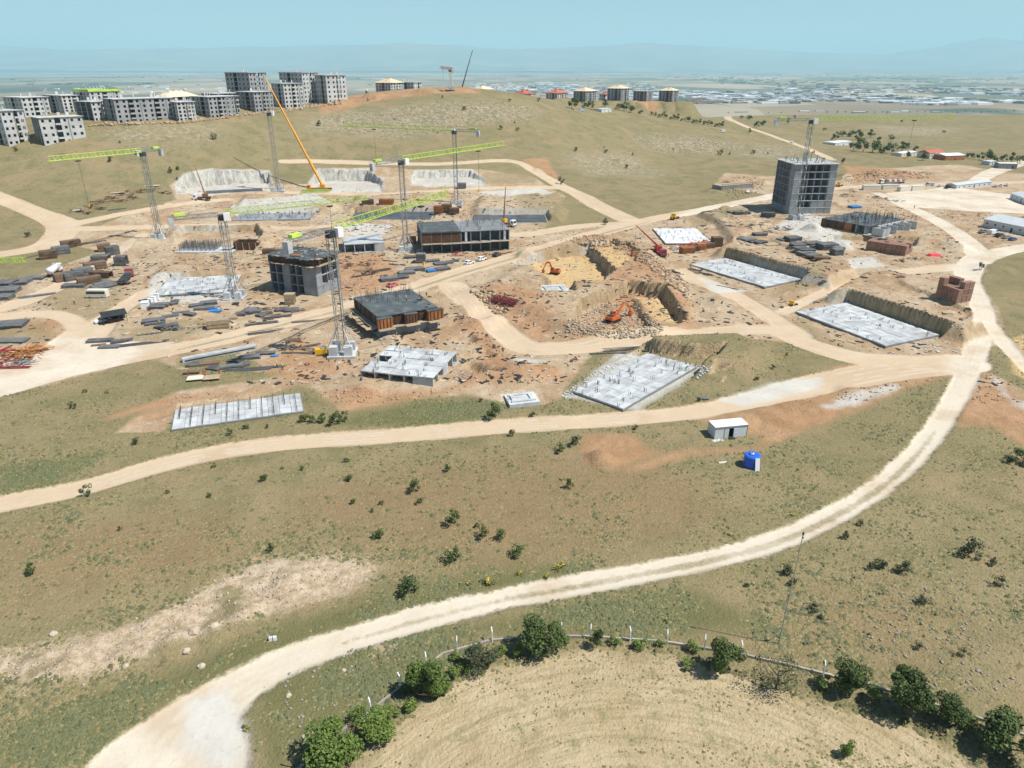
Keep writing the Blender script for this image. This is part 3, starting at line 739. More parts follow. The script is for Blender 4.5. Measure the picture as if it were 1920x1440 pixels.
TARP = mat('blue_tarpaulin', (.06, .22, .50), .5, .3, .8)
GLASS = mat('dark_glass', (.03, .04, .05), .12, .1, .5, spec=.6)
TYRE = mat('tyre', (.03, .03, .03), .9, .2, 2)
DARKCAR = mat('dark_car_paint', (.03, .04, .05), .25, .1, 1, spec=.6)
BLUECAR = mat('blue_car_paint', (.05, .10, .25), .3, .1, 1, spec=.6)
REDCAR = mat('pink_red_tarp', (.55, .16, .16), .6, .25, 1)
ROOFM = mat('sheet_metal_roof', (.52, .55, .57), .5, .1, .4)
ROOFW = mat('pale_roof_boards', (.66, .55, .38), .8, .2, .3)
ROOFR = mat('red_roof', (.42, .13, .09), .8, .2, .3)
BRICK = mat('clay_blocks', (.285, .165, .125), .9, .3, 1.2)
WALLG = mat('prefab_wall', (.58, .62, .62), .6, .08, .5)

# ------------------------------------------------------------------ concrete frames under construction
def frame_of(c, r, l):
    P, C, ex, ey, w, d = rect3(c, r, l)
    return Vector((C[0], C[1], 0)), math.atan2(ex[1], ex[0]), w, d
def cell_block(name, label, c, r, l, storeys, sh, nb_right, nb_left, deck=None, closed=(), sink=.3, roof=True, posts=0, seed=1, m=CONC, z=None, wd=None):
    """tunnel-form concrete frame: open bays along both near faces, slabs between storeys"""
    o, a, w, d = frame_of(c, r, l)
    if wd: w, d = wd
    o.z = (min(gz(o.x + math.cos(a) * i * w - math.sin(a) * j * d, o.y + math.sin(a) * i * w + math.cos(a) * j * d) for i in (0, 1) for j in (0, 1)) if z is None else z) - sink
    t = thing(name, label, 'building', o, a)
    rg = random.Random(seed); wt = .28; dep = min(5.0, w * .42, d * .42)
    for k in range(storeys + 1):
        if k == storeys and not roof: break
        pbox('floor_slab', t, (w / 2, d / 2, k * sh + sink * (k == 0) * .5), (w + (.1 if k else .6), d + (.1 if k else .6), .26), m)
    for k in range(storeys):
        z0 = k * sh + .13; h = sh - .26; zc = z0 + h / 2
        pbox('core_wall', t, (w / 2, d / 2, zc), (w - 2 * dep, d - 2 * dep, h), m)
        xs = [w * i / nb_right for i in range(nb_right + 1)]
        for i, x in enumerate(xs):
            x = min(max(x, wt / 2 + .002), w - wt / 2 - .002)
            pbox('cross_wall', t, (x, dep / 2 + .04, zc), (wt, dep - .1, h), m)
        for j in range(nb_left + 1):
            y = min(max(d * j / nb_left, wt / 2 + .003), d - wt / 2 - .003)
            if j: pbox('cross_wall', t, (dep / 2 + .04, y, zc), (dep - .1, wt, h), m)
            if j: pbox('cross_wall', t, (w - dep / 2 - .04, y, zc), (dep - .1, wt, h), m)
        pbox('back_wall', t, (w / 2, d - .1, zc), (w - .1, .18, h), m)
        for (face, b0, b1) in closed:
            b0k, b1k = (b0, b1)
            if isinstance(face, tuple):
                face, k0, k1 = face
                if not k0 <= k <= k1: continue
            for b in range(b0k, b1k):
                if face == 'r': pbox('wall_panel', t, (w * (b + .5) / nb_right, .08, zc), (w / nb_right - wt - .02, .16, h), m)
                else: pbox('wall_panel', t, (.08, d * (b + .5) / nb_left, zc), (.16, d / nb_left - wt - .02, h), m)
    return t, w, d, storeys * sh
def starter_bars(parent, w, d, z, n, hmin, hmax, seed, zone=(0, 1, 0, 1), grid=None):
    rg = random.Random(seed); mb = MB()
    for k in range(n):
        if grid and rg.random() < .7:
            x = w * (zone[0] + (zone[1] - zone[0]) * rg.randint(0, grid[0]) / grid[0]); y = d * (zone[2] + (zone[3] - zone[2]) * rg.random())
        else:
            x = w * rg.uniform(zone[0], zone[1]); y = d * rg.uniform(zone[2], zone[3])
        for q in range(4):
            xx, yy = x + rg.uniform(-.5, .5), y + rg.uniform(-.3, .3)
            mb.tube((xx, yy, z), (xx + rg.uniform(-.06, .06), yy + rg.uniform(-.06, .06), z + rg.uniform(hmin, hmax)), .042, 3)
    o = part('starter_bars', mb, REBAR, parent); o['kind'] = 'stuff'; return o
def formwork_storey(t, w, d, z, h, nr, nl, plat=True, orange=True, seed=3, frac=1.0, roofm=None, over=.15):
    """steel wall forms and timber platforms round the top storey"""
    rg = random.Random(seed)
    x1 = w * frac
    pbox('deck', t, (x1 / 2, d / 2, z + h), (x1 + .3, d + .3, .22), roofm or DECK)
    if over > .5:
        for i in range(nr * 3): q = rg.uniform(.5, over); pbox('deck_edge', t, (x1 * (i + .5) / nr / 3, -q / 2 - .16, z + h + rg.uniform(-.12, .1)), (x1 / nr / 3 - .04, q, .16), rg.choice([DECK, DECK, TIMBER]))
        for i in range(nl * 3): q = rg.uniform(.5, over); pbox('deck_edge', t, (-q / 2 - .16, d * (i + .5) / nl / 3, z + h + rg.uniform(-.12, .1)), (q, d / nl / 3 - .04, .16), rg.choice([DECK, DECK, TIMBER]))
    for i in range(nr):
        mm = ORANGE_FW if orange and (i == 0 or i == nr - 1) else RUST
        pbox('form_panel', t, (x1 * (i + .5) / nr, -.02 + (.35 if not (i == 0 or i == nr - 1) else 0), z + h / 2), (x1 / nr - .12, .2, h - .24), mm)
        q = pbox('form_rib', t, (x1 * (i + .5) / nr, -.22, z + h * .5), (.12, .16, h - .5), mm)
        if orange and i in (0, nr - 1): pbox('form_waler', t, (x1 * (i + .5) / nr, -.16, z + h * .72), (x1 / nr - .1, .14, .22), ORANGE_FW)
        br = MB().tube((x1 * i / nr + .1, -.25, z + .1), (x1 * (i + 1) / nr - .1, -.25, z + h - .3), .06, 4); part('form_brace', br, RUST, t)
    for j in range(nl):
        pbox('form_panel', t, (-.02, d * (j + .5) / nl, z + h / 2), (.2, d / nl - .12, h - .24), RUST if j % 3 else STEEL_D)
        pbox('form_rib', t, (-.2, d * (j + .5) / nl, z + h * .5), (.16, .12, h - .5), RUST)
    if plat:
        for i in range(nr):
            pbox('work_platform', t, (x1 * (i + .5) / nr, -.95, z - .02 + rg.uniform(-.12, .1)), (x1 / nr - .08, 1.5, .1), TIMBER)
        for j in range(nl):
            pbox('work_platform', t, (-.95, d * (j + .5) / nl, z - .02 + rg.uniform(-.12, .1)), (1.5, d / nl - .08, .1), TIMBER)
    pbox('form_block', t, (x1 / 2, d / 2 + .3, z + h / 2 - .1), (x1 - 1.2, d - 1.4, h - .4), RUST)

# tall tower on the right
T, w, d, h = cell_block('concrete_tower', 'seven storey bare concrete tower block with open bays beside the tall crane', (1478, 402), (1564, 404), (1430, 387), 7, 3.42, 6, 6,
                        closed=(('r', 0, 1), ('r', 5, 6), (('r', 0, 0), 1, 6), (('r', 1, 1), 3, 5), ('l', 0, 1), (('l', 0, 0), 1, 6)))
pbox('roof_slab', T, (w / 2, d / 2, h + .25), (w + 1.6, d + 1.6, .3), CONC_L)
for x, y, hh, ww in ((.12, .2, 2.6, .5), (.45, .55, 4.2, 1.5), (.62, .6, 3.6, .3), (.72, .5, 2.8, .5), (.85, .75, 2.2, .4), (.55, .75, 3.2, .3), (.3, .8, 2.4, .3)):
    pbox('roof_column', T, (w * x, d * y, h + .4 + hh / 2), (ww, .35, hh), CONC)
for x, y, s1 in ((.3, .3, 1.6), (.6, .25, 2.2), (.8, .4, 1.4), (.2, .6, 1.8)):
    pbox('formwork_board', T, (w * x, d * y, h + .5), (s1, s1 * .5, .15), TIMBER, .5)
starter_bars(T, w, d, h + .4, 30, .8, 2.0, 77)
for q in range(18): pbox('formwork_board', T, (rnd.uniform(.5, w), rnd.uniform(.5, d), h + .48 + q * .004), (rnd.uniform(.5, 2.4), rnd.uniform(.3, .9), .14), rnd.choice([TIMBER, STEEL_D, CONC, RUST]), rnd.random() * 3)
for k in range(7):
    pbox('edge_band', T, (w / 2, -.03, k * 3.42 + .02), (w + .04, .1, .34), CONC_L)

# four storey frame with the working deck on top, beside the left road
t, w, d, h = cell_block('concrete_frame_building', 'dark concrete frame with a wet working deck, behind the nearest tower crane', (597, 556), (648, 539), (503, 547), 3, 3.3, 4, 7, closed=(('r', 0, 1), (('r', 0, 0), 1, 4), ('l', 0, 1), ('l', 4, 5)))
formwork_storey(t, w, d, h + .3, 2.2, 4, 7, seed=5, orange=False, over=2.0)
starter_bars(t, w, d, h + 2.5, 26, .6, 1.5, 4)
for k in range(16):
    pbox('deck_board', t, (rnd.uniform(1, w - 1), rnd.uniform(1, d - 1), h + 2.68 + k * .004), (rnd.uniform(.6, 2.4), rnd.uniform(.3, 1.2), .12), rnd.choice([CONC, TIMBER, STEEL_D, STEEL_G]), rnd.random() * 3)
pbox('deck_board', t, (w * .1, d * .42, h + 2.9), (1.6, 3.0, .12), ORANGE_FW, .3)

# low building with orange forms by the crossroads
t, w, d, h = cell_block('concrete_frame_building', 'one storey concrete block topped by rusty orange wall forms and a dark deck', (712, 634), (826, 617), (657, 597), 1, 3.2, 5, 5, closed=(('r', 0, 5), ('l', 0, 2)))
formwork_storey(t, w, d, h + .2, 3.0, 5, 5, seed=7)
for x0, x1_, y0, m_ in ((.80, 1.06, -1.5, ORANGE_FW), (-.03, .2, -1.1, ORANGE_FW), (.42, .62, -.9, RUST)):      # forms that step forward of the wall line
    xm = w * (x0 + x1_) / 2; wx = w * (x1_ - x0)
    pbox('form_bay', t, (xm, y0 / 2 - .35, h + .3 + 1.3), (wx, -y0, 2.5), m_)
    for q in range(4): pbox('form_rib', t, (xm - wx / 2 + wx * (q + .5) / 4, y0 - .45, h + 1.6), (.14, .16, 2.3), RUST)
    pbox('deck_edge', t, (xm, y0 / 2 - .3, h + 2.95), (wx + .3, -y0 + .3, .14), DECK)
    pbox('work_platform', t, (xm, y0 - 1.2, h + .12), (wx + .6, 1.7, .1), TIMBER)
for q in range(9):
    pbox('work_platform', t, (-1.6 - rnd.uniform(0, .8), d * (q + .4) / 9, h + rnd.uniform(-.7, .1)), (2.6, d / 9 * .85, .1), TIMBER, rnd.uniform(-.15, .15))
    pbox('platform_bracket', t, (-.7, d * (q + .4) / 9, h - .6), (1.2, .1, 1.0), STEEL_D)
starter_bars(t, w, d, h + 3.3, 34, .8, 2.4, 9, (0, 1, .55, 1), (8, 1))
for x in (.28, .48, .66, .86):
    part('raking_prop', MB().tube((w * x - .6, -1.5, .3), (w * x + .2, -.12, 2.6), .1, 4), STEEL_G, t)
for k in range(12):
    pbox('deck_board', t, (rnd.uniform(1, w - 1), rnd.uniform(1, d * .8), h + 3.40 + k * .004), (rnd.uniform(.4, 1.6), rnd.uniform(.2, .6), .12), rnd.choice([CONC, TIMBER, STEEL_D]), rnd.random() * 3)

# two level block beside the haul road, parked cars in front
t, w, d, h = cell_block('concrete_frame_building', 'two level concrete block with timber platforms above the parked white cars', (792, 476), (957, 470), (776, 455), 2, 4.2, 9, 4, closed=())
for k in range(9):
    pbox('work_platform', t, (w * (k + .5) / 9, -1.0, 4.2 + rnd.uniform(-.15, .1)), (w / 9 - .1, 1.8, .12), TIMBER)
for k in range(4):
    pbox('form_panel', t, (w * (k + .5) / 9, .2, 4.4 + 1.9), (w / 9 - .12, .25, 3.6), RUST)
pbox('deck', t, (w * .22, d / 2, h + .27), (w * .44, d + .6, .26), DECK)
for k in range(2):
    pbox('wall_panel', t, (w * (8.5 - k * 4) / 9, .1, 4.4 + 1.9), (.9, .22, 3.6), CONC_L)
mb = MB()
for i in range(11):
    for j in range(3):
        x = w * .5 + i * w * .045; y = 1 + j * 3.4
        mb.tube((x, y, h + .13), (x, y, h + 4.2), .05, 4)
        if i < 10:
            for zz in (1.4, 2.8, 4.1): mb.tube((x, y, h + zz), (x + w * .045, y, h + zz), .035, 3)
            mb.tube((x, y, h + .4), (x + w * .045, y, h + 2.6), .03, 3)
part('scaffold', mb, STEEL_G, t)
starter_bars(t, w, d, h + .1, 22, 1, 2.6, 12, (.45, 1, 0, 1))
cell_block('concrete_frame_building', 'single storey row of open concrete cells left of a crane base', (647, 475), (722, 471), (641, 458), 1, 3.6, 4, 2, closed=(('r', 3, 4),), m=CONC_L)

# low building at the right with starter bars
t, w, d, h = cell_block('concrete_frame_building', 'one storey concrete cells with tall starter bars and a rusty formed corner', (1654, 446), (1723, 432), (1536, 425), 1, 3.9, 5, 7, closed=(('r', 0, 1),), m=CONC_L, roof=False, z=.1)
pbox('deck', t, (w / 2, d * .60, h), (w + 1.0, d * .78, .24), DECK)
for q in range(26): pbox('deck_board', t, (rnd.uniform(0, w), rnd.uniform(d * .25, d), h + .2 + q * .004), (rnd.uniform(.6, 2.5), rnd.uniform(.3, 1.0), .12), rnd.choice([STEEL_D, TIMBER, CONC, RUST]), rnd.random() * 3)
for k in range(4):
    pbox('form_panel', t, (-.15, d * (.55 + k * .13), h / 2 + .1), (.25, d * .12, h - .4), ORANGE_FW if k == 0 else RUST)
for k in range(7):
    pbox('work_platform', t, (-1.2, d * (k + .5) / 7, .35 + rnd.uniform(-.1, .1)), (2.0, d / 7 - .1, .12), TIMBER)
starter_bars(t, w, d, h, 90, 1.2, 3.4, 21, (0, 1, 0, .8), (9, 1))
starter_bars(t, w, d, h, 40, .5, 1.2, 22, (0, 1, .6, 1))

# open concrete cells in front of the near crane
t, w, d, h = cell_block('concrete_cells', 'pale single storey block of open concrete cells with a roof in panels', (813, 729), (876, 683), (690, 726), 1, 2.75, 5, 5, closed=(('l', 0, 1), ('r', 2, 3)), roof=False, m=CONC_L, sink=.1, wd=(17, 18))
for i in range(5):
    for j in range(5):
        if (i, j) in ((2, 2), (2, 4)): continue
        pbox('roof_slab', t, (w * (i + .5) / 5, d * (j + .5) / 5, h + rnd.uniform(-.12, .1)), (w / 5 - .14, d / 5 - .14, .22), CONC_L)
starter_bars(t, w, d, h + .1, 42, .4, 1.0, 31)

# foundation slabs poured in panels
def foundation(key, name, label, m, nx, ny, th=.5, bars=0, bh=(.5, 1.1), drop=(), fence=0, seed=1, edge=CONC_D):
    P, C, ex, ey, w, d = SLAB[key]
    z = _lev[key]; t = thing(name, label, 'foundation', (C[0], C[1], z), math.atan2(ex[1], ex[0]))
    rg = random.Random(seed)
    pbox('slab_base', t, (w / 2, d / 2, th * .4), (w + .3, d + .3, th * .8), edge)
    for i in range(nx):
        for j in range(ny):
            if (i, j) in drop: continue
            pbox('slab_panel', t, (w * (i + .5) / nx, d * (j + .5) / ny, th * .8 + .06 + rg.uniform(-.03, .05)), (w / nx - .07, d / ny - .07, .14), m)
    if bars: starter_bars(t, w, d, th, bars, bh[0], bh[1], seed + 3, (0, 1, 0, 1), (nx, ny))
    for k in range(fence):
        mb = MB(); x = w * (k + .5) / fence; y0, y1 = (.0, .95) if k % 3 else (.45, 1.0)
        n = 22
        for q in range(n):
            y = d * (y0 + (y1 - y0) * q / n); mb.tube((x, y, th), (x + rg.uniform(-.08, .08), y, th + rg.uniform(.8, 1.3)), .03, 3)
        for zz in (.3, .7): mb.tube((x, d * y0, th + zz), (x, d * y1, th + zz), .03, 3)
        part('rebar_row', mb, REBAR, t)
    return t
foundation('near_right', 'foundation_slab', 'large pale foundation slab beside the near dirt road, ringed by debris', CONC_L, 9, 9, .6, 50, (.5, 1.3), seed=1)
foundation('mid_right', 'foundation_slab', 'pale foundation slab under the long shaded bank, right of the red crane truck', CONC_L, 8, 12, .6, 40, (.4, 1.0), seed=2)
foundation('far_right', 'foundation_slab', 'pale foundation slab in the pit at the right beside the curving track', CONC_L, 9, 12, .6, 36, (.4, .9), seed=3)
foundation('near_left', 'foundation_slab', 'pale foundation slab crossed by rows of starter bars in the left grass', CONC_L, 11, 4, .4, 0, fence=11, seed=4)
foundation('white', 'foundation_slab', 'bright white foundation slab behind the red crane truck', mat('white_blinding', (.64, .65, .65), .8, .15, .5), 7, 5, .6, 40, (.5, 1.3), seed=5)
foundation('left_low', 'foundation_slab', 'pale foundation slab behind the white cabinets on the left', CONC_L, 10, 5, .4, 46, (.4, 1.1), seed=6)
foundation('grid_left', 'foundation_slab', 'grey foundation slab with slanting starter bars in the upper left terrace', CONC, 10, 3, .4, 60, (.8, 1.8), seed=7)
foundation('dark_right', 'foundation_slab', 'dark membrane covered slab behind the two level block', MEMB, 5, 2, .3, 0, seed=8, edge=CONC_L)
foundation('dark_mid', 'foundation_slab', 'dark slab on the middle terrace under the lime crane jib', MEMB, 6, 2, .3, 20, (.3, .6), seed=9, edge=CONC_L)
foundation('dark_back', 'foundation_slab', 'dark slab at the foot of the left hillside cut', MEMB, 4, 2, .3, 0, seed=10, edge=CONC_D)
def pad(label, c, r, l, hole):
    o, a, w, d = frame_of(c, r, l); o.z = gz(o.x, o.y) + .0
    t = thing('foundation_pad', label, 'foundation', o, a)
    pbox('pad', t, (w / 2, d / 2, .35), (w, d, .9), CONC_L)
    for x, y, sx, sy in ((.5, .2, .8, .12), (.5, .8, .8, .12), (.2, .5, .12, .48), (.8, .5, .12, .48)):
        pbox('upstand', t, (w * x, d * y, .95), (w * sx, d * sy, .32), CONC_L)
    return t
pad('square concrete crane pad beside the rubble excavation', (1022, 556), (1070, 550), (1020, 538), 0)
pad('pale concrete crane pad near the dirt road left of the large slab', (956, 762), (1012, 754), (948, 742), 0)

# wall forms and rebar curtains on the left terrace
o = at(330, 474); a = yaw((330, 474), (480, 470))
t = thing('wall_formwork', 'row of dark upright rebar curtains standing on the left terrace slab', 'formwork', o, a)
pbox('slab_base', t, (11, 5, .2), (23, 11, .4), CONC_L)
for k in range(9):
    mb = MB(); x = 1 + k * 1.7
    for q in range(26):
        y = 1 + q * .36; mb.tube((x, y, .4), (x + rnd.uniform(-.1, .1), y, 3.2 + rnd.uniform(-.5, .6)), .05, 3)
    for zz in (1, 1.8, 2.6): mb.tube((x, 1, zz), (x, 10, zz), .05, 3)
    part('rebar_row', mb, REBAR, t)
t = thing('formwork_box', 'open rust brown formwork box beside the rebar curtains', 'formwork', at(440, 470), a)
for c, s_ in (((5, 0, 1.7), (10, .3, 3.2)), ((5, 6, 1.7), (10, .3, 3.2)), ((0, 3, 1.7), (.3, 6, 3.2)), ((10, 3, 1.7), (.3, 6, 3.2))): pbox('form_panel', t, c, s_, RUST)
for k in range(4): pbox('form_rib', t, (1 + k * 2.6, -.25, 1.7), (.2, .25, 3.0), TIMBER)
pbox('work_platform', t, (-2, -1.2, 2.2), (4, 2.4, .15), TIMBER)

# ------------------------------------------------------------------ apartment blocks on the hill and beyond
def facade(mb, p0, ex, W_, z0, sh, st, cols, ww, wh, rec=.35, skip=()):
    """wall with real window openings; p0 lower corner, ex unit direction, outward normal to the right of ex"""
    n = Vector((ex[1], -ex[0], 0)); p0 = Vector(p0); ex = Vector((ex[0], ex[1], 0))
    bw = W_ / cols
    def P(x, z, r=0.0): return p0 + ex * x - n * r + Vector((0, 0, z))
    for k in range(st):
        for i in range(cols):
            x0, x1 = i * bw, (i + 1) * bw; za, zb = z0 + k * sh, z0 + (k + 1) * sh
            wi = ww * (1.45 if (i % 4) == 2 else 1.0)
            if (i % 5) in skip: mb.quad(P(x0, za), P(x1, za), P(x1, zb), P(x0, zb)); continue
            c = za + (sh - wh) * .55; e = c + wh
            if i % 4 == 2: wi = bw * .82; c = za + .12; e = zb - .28
            a, b = (x0 + x1) / 2 - wi / 2, (x0 + x1) / 2 + wi / 2
            mb.quad(P(x0, za), P(x1, za), P(x1, c), P(x0, c)); mb.quad(P(x0, e), P(x1, e), P(x1, zb), P(x0, zb))
            mb.quad(P(x0, c), P(a, c), P(a, e), P(x0, e)); mb.quad(P(b, c), P(x1, c), P(x1, e), P(b, e))
            mb.quad(P(a, c), P(b, c), P(b, c, rec), P(a, c, rec)); mb.quad(P(a, e, rec), P(b, e, rec), P(b, e), P(a, e))
            mb.quad(P(a, c), P(a, c, rec), P(a, e, rec), P(a, e)); mb.quad(P(b, c, rec), P(b, c), P(b, e), P(b, e, rec))
def apartment(label, px, py, t_, W_, D_, st, yw, cr, cl, roof='flat', base=None, sh=2.95, wallm=None, group='concrete apartment blocks', open_left=False, top_py=None):
    """near corner at picture point px, py; right face W_ long, left face D_ long"""
    if t_ is None: p = at(px, py)
    else:
        p = Vector(pt(px, py, t_)); p.z = min(p.z, gz(p.x, p.y))
    a = math.radians(yw)
    if t_ is None and py < 200 and px > 1000:
        q_ = p.y / (CP + (720 - py) / FPX * SP) / 690; W_ *= q_; D_ *= q_
    if top_py: sh = max(1.8, (zof(p.x, p.y, top_py) - p.z) / (st + .25))
    t = thing('apartment_block', label, 'building', p, a)
    wm = wallm or (RAW if int(px) % 3 == 0 else CONC_W)
    H = st * sh
    mb = MB(); facade(mb, (0, 0, 0), (1, 0), W_, 0, sh, st, cr, 1.4, 1.5); part('front_wall', mb, wm, t)
    if not open_left:
        mb = MB(); facade(mb, (0, D_, 0), (0, -1), D_, 0, sh, st, cl, 1.3, 1.4); part('side_wall', mb, wm, t)
    else:
        for j in range(cl + 1): pbox('side_column', t, (.2, min(max(D_ * j / cl, .2), D_ - .2), H / 2), (.4, .4, H - .4), wm)
    mb = MB(); facade(mb, (W_, 0, 0), (0, 1), D_, 0, sh, st, cl, 1.3, 1.4); part('side_wall', mb, wm, t)
    pbox('back_wall', t, (W_ / 2, D_ - .1, H / 2), (W_ - .1, .2, H - .1), wm)
    for k in range(1, st): pbox('floor_slab', t, (W_ / 2, D_ / 2, k * sh), (W_ - .06, D_ - .5, .25), CONC)
    pbox('core', t, (W_ / 2, D_ / 2, H / 2), (W_ * .5, D_ * .35, H - .3), CONC_D)
    pbox('plinth', t, (W_ / 2, D_ / 2, -2.5), (W_ - .2, D_ - .2, 5.0), wm)
    for i in range(1, cr):
        if i % 4 == 2:
            for k in range(1, st): pbox('balcony', t, (W_ * (i + .5) / cr, -.6, k * sh + .15), (W_ / cr * .8, 1.15, .9), wm)
        if i % 4 == 0: pbox('pilaster', t, (W_ * i / cr, -.12, H / 2), (.35, .24, H - .05), CONC)
    if roof == 'flat':
        pbox('roof_slab', t, (W_ / 2, D_ / 2, H + .12), (W_ + 1.3, D_ + 1.3, .26), CONC_W)
        rg = random.Random(int(px + py))
        for k in range(max(4, int(W_ / 5))): pbox('roof_column', t, (W_ * rg.uniform(.15, .9), D_ * rg.uniform(.3, .75), H + .25 + 1.1), (rg.choice([.4, .6, 1.6]), .45, rg.uniform(1.6, 2.4)), CONC_W)
    elif roof == 'net':
        pbox('roof_slab', t, (W_ / 2, D_ / 2, H + .12), (W_ + 1.0, D_ + 1.0, .26), CONC_W)
        for x, y, sx, sy in ((W_ / 2, -.6, W_ + 1.4, .12), (W_ / 2, D_ + .6, W_ + 1.4, .12), (-.6, D_ / 2, .12, D_ + 1), (W_ + .6, D_ / 2, .12, D_ + 1)): pbox('safety_net', t, (x, y, H + .9), (sx, sy, 1.3), LIME)
        for k in range(6): pbox('roof_column', t, (W_ * (.2 + .12 * k), D_ * .5, H + 1.6), (.5, .5, 2.8), CONC_W)
    elif roof in ('hip', 'hipr'):
        mm = ROOFW if roof == 'hip' else ROOFR; e = .9; hr = min(W_, D_) * .22; k = min(W_, D_) * .45
        vs = [(-e, -e, H), (W_ + e, -e, H), (W_ + e, D_ + e, H), (-e, D_ + e, H), (k, D_ / 2, H + hr), (W_ - k, D_ / 2, H + hr)] if W_ >= D_ else [(-e, -e, H), (W_ + e, -e, H), (W_ + e, D_ + e, H), (-e, D_ + e, H), (W_ / 2, k, H + hr), (W_ / 2, D_ - k, H + hr)]
        fs = [(0, 1, 5, 4), (2, 3, 4, 5), (3, 0, 4), (1, 2, 5), (3, 2, 1, 0)] if W_ >= D_ else [(3, 0, 4, 5), (1, 2, 5, 4), (0, 1, 4), (2, 3, 5), (3, 2, 1, 0)]
        rf = part('roof', MB().add(vs, fs), mm, t)
        for k in range(4):
            pbox('chimney', rf, (W_ * (.25 + .17 * k), D_ * (.42 + .08 * (k % 2)), H + hr * .95), (.8, .8, 1.3), BRICK if k % 2 else mm)
    return t
apartment('longest pale apartment block in front on the left ridge, with balconies', 222, 233, None, 34, 18, 5, 46, 9, 4, top_py=184)
apartment('narrow pale apartment block joined to the right end of the longest one', 337, 228, None, 11, 15, 5, 46, 4, 4, top_py=190)
apartment('wide pale apartment block on the ridge with a deep dark left side', 396, 223, None, 22, 18, 5, 55, 7, 4, top_py=180)
apartment('pale apartment block just left of the orange crane boom', 480, 211, None, 16, 18, 5, 58, 5, 4, top_py=171)
apartment('pale six storey apartment block just right of the orange crane boom', 536, 203, None, 16, 16, 6, 48, 5, 4, top_py=155)
apartment('tall dark sided apartment tower standing highest behind the ridge at the left', 474, 196, 515, 17, 24, 7, 62, 5, 6, top_py=134)
apartment('tall apartment tower behind the ridge with a bright narrow front', 571, 186, 540, 17, 24, 7, 60, 5, 6, top_py=134)
apartment('apartment tower at the right end of the ridge group with four window columns', 614, 182, 535, 17, 17, 6, 42, 4, 4, top_py=139)
apartment('apartment block with a lime safety net round its roof', 176, 215, 455, 20, 19, 6, 58, 5, 5, roof='net', top_py=171)
apartment('open framed apartment shell in front of the lime netted block', 178, 229, 428, 13, 16, 4, 62, 4, 3, top_py=189, open_left=True)
apartment('dark apartment block at the far left edge behind the front ones', 50, 228, 440, 16, 22, 5, 58, 5, 5, top_py=181)
apartment('apartment block behind the lowest framed one, left of the green net', 122, 212, 450, 16, 22, 5, 58, 5, 5, top_py=178)
apartment('bright apartment block cut by the left edge of the picture', 14, 262, 392, 12, 18, 5, 60, 4, 4, top_py=205)
apartment('lowest apartment block at the left with open frame and balconies', 82, 264, 395, 22, 14, 4, 46, 6, 3, top_py=218, open_left=True)
apartment('apartment block half hidden behind the longest one, roofed with pale boards', 318, 214, 468, 22, 16, 4, 50, 6, 4, roof='hip', top_py=180)
apartment('apartment block half hidden behind the narrow and wide ridge blocks', 405, 206, 480, 20, 16, 4, 50, 6, 4, top_py=174)
apartment('far apartment block with a pale hip roof under the green crane', 1098, 193, 690, 16, 16, 5, 44, 5, 4, roof='hip', top_py=170, group=None)
apartment('far apartment block with the tallest pale front right of the green crane', 1164, 190, 690, 14, 16, 6, 50, 4, 4, roof='hip', top_py=165, group=None)
apartment('far apartment block with a roof still open between two hip roofed ones', 1212, 190, 690, 12, 15, 5, 52, 4, 4, roof='flat', top_py=173, group=None)
apartment('rightmost far apartment block with a pale hip roof above the red bank', 1260, 190, 690, 12, 15, 5, 50, 4, 4, roof='hip', top_py=169, group=None)
apartment('low far block with a reddish hip roof behind the hill shoulder', 1045, 186, 690, 18, 14, 3, 50, 5, 4, roof='hipr', top_py=175, group=None)
apartment('small far block with a red roof between two taller blocks', 1135, 186, 740, 8, 8, 4, 48, 3, 3, roof='hipr', top_py=175, group=None)
apartment('dark low block with pale roof boards on top of the hill', 733, 171, 610, 16, 18, 3, 55, 5, 5, roof='hip', top_py=154, group=None)
apartment('grey low block with a flat roof on top of the hill', 776, 168, 640, 12, 18, 3, 60, 4, 5, roof='flat', top_py=153, group=None)
apartment('pale hip roof peeking over the hill beside the far leaning boom', 905, 176, 640, 14, 14, 2, 45, 4, 4, roof='hip', top_py=167, group=None)
apartment('reddish hip roof just showing over the hill shoulder', 982, 184, 650, 16, 14, 2, 45, 4, 4, roof='hipr', top_py=178, group=None)
# ------------------------------------------------------------------ tower cranes
def lattice(mb, p0, p1, sx, sz, step, r, rb, up=None, tri=False):
    """square or triangular lattice girder from p0 to p1"""
    p0, p1 = Vector(p0), Vector(p1); d = (p1 - p0); L = d.length; d.normalize()
    up = Vector(up or (0, 0, 1)); side = d.cross(up).normalized(); up = side.cross(d).normalized()
    cs = [(-.5, 0), (.5, 0), (0, 1)] if tri else [(-.5, -.5), (.5, -.5), (.5, .5), (-.5, .5)]
    off = [side * (a * sx) + up * (b * sz) for a, b in cs]; n = len(off)
    for o in off: mb.tube(p0 + o, p1 + o, r, 4)
    m = max(1, int(round(L / step)))
    for k in range(m):
        a, b = p0 + d * (L * k / m), p0 + d * (L * (k + 1) / m)
        for i in range(n):
            j = (i + 1) % n
            mb.tube(a + off[i], a + off[j], rb, 3)
            if k % 2: mb.tube(a + off[i], b + off[j], rb, 3)
            else: mb.tube(a + off[j], b + off[i], rb, 3)
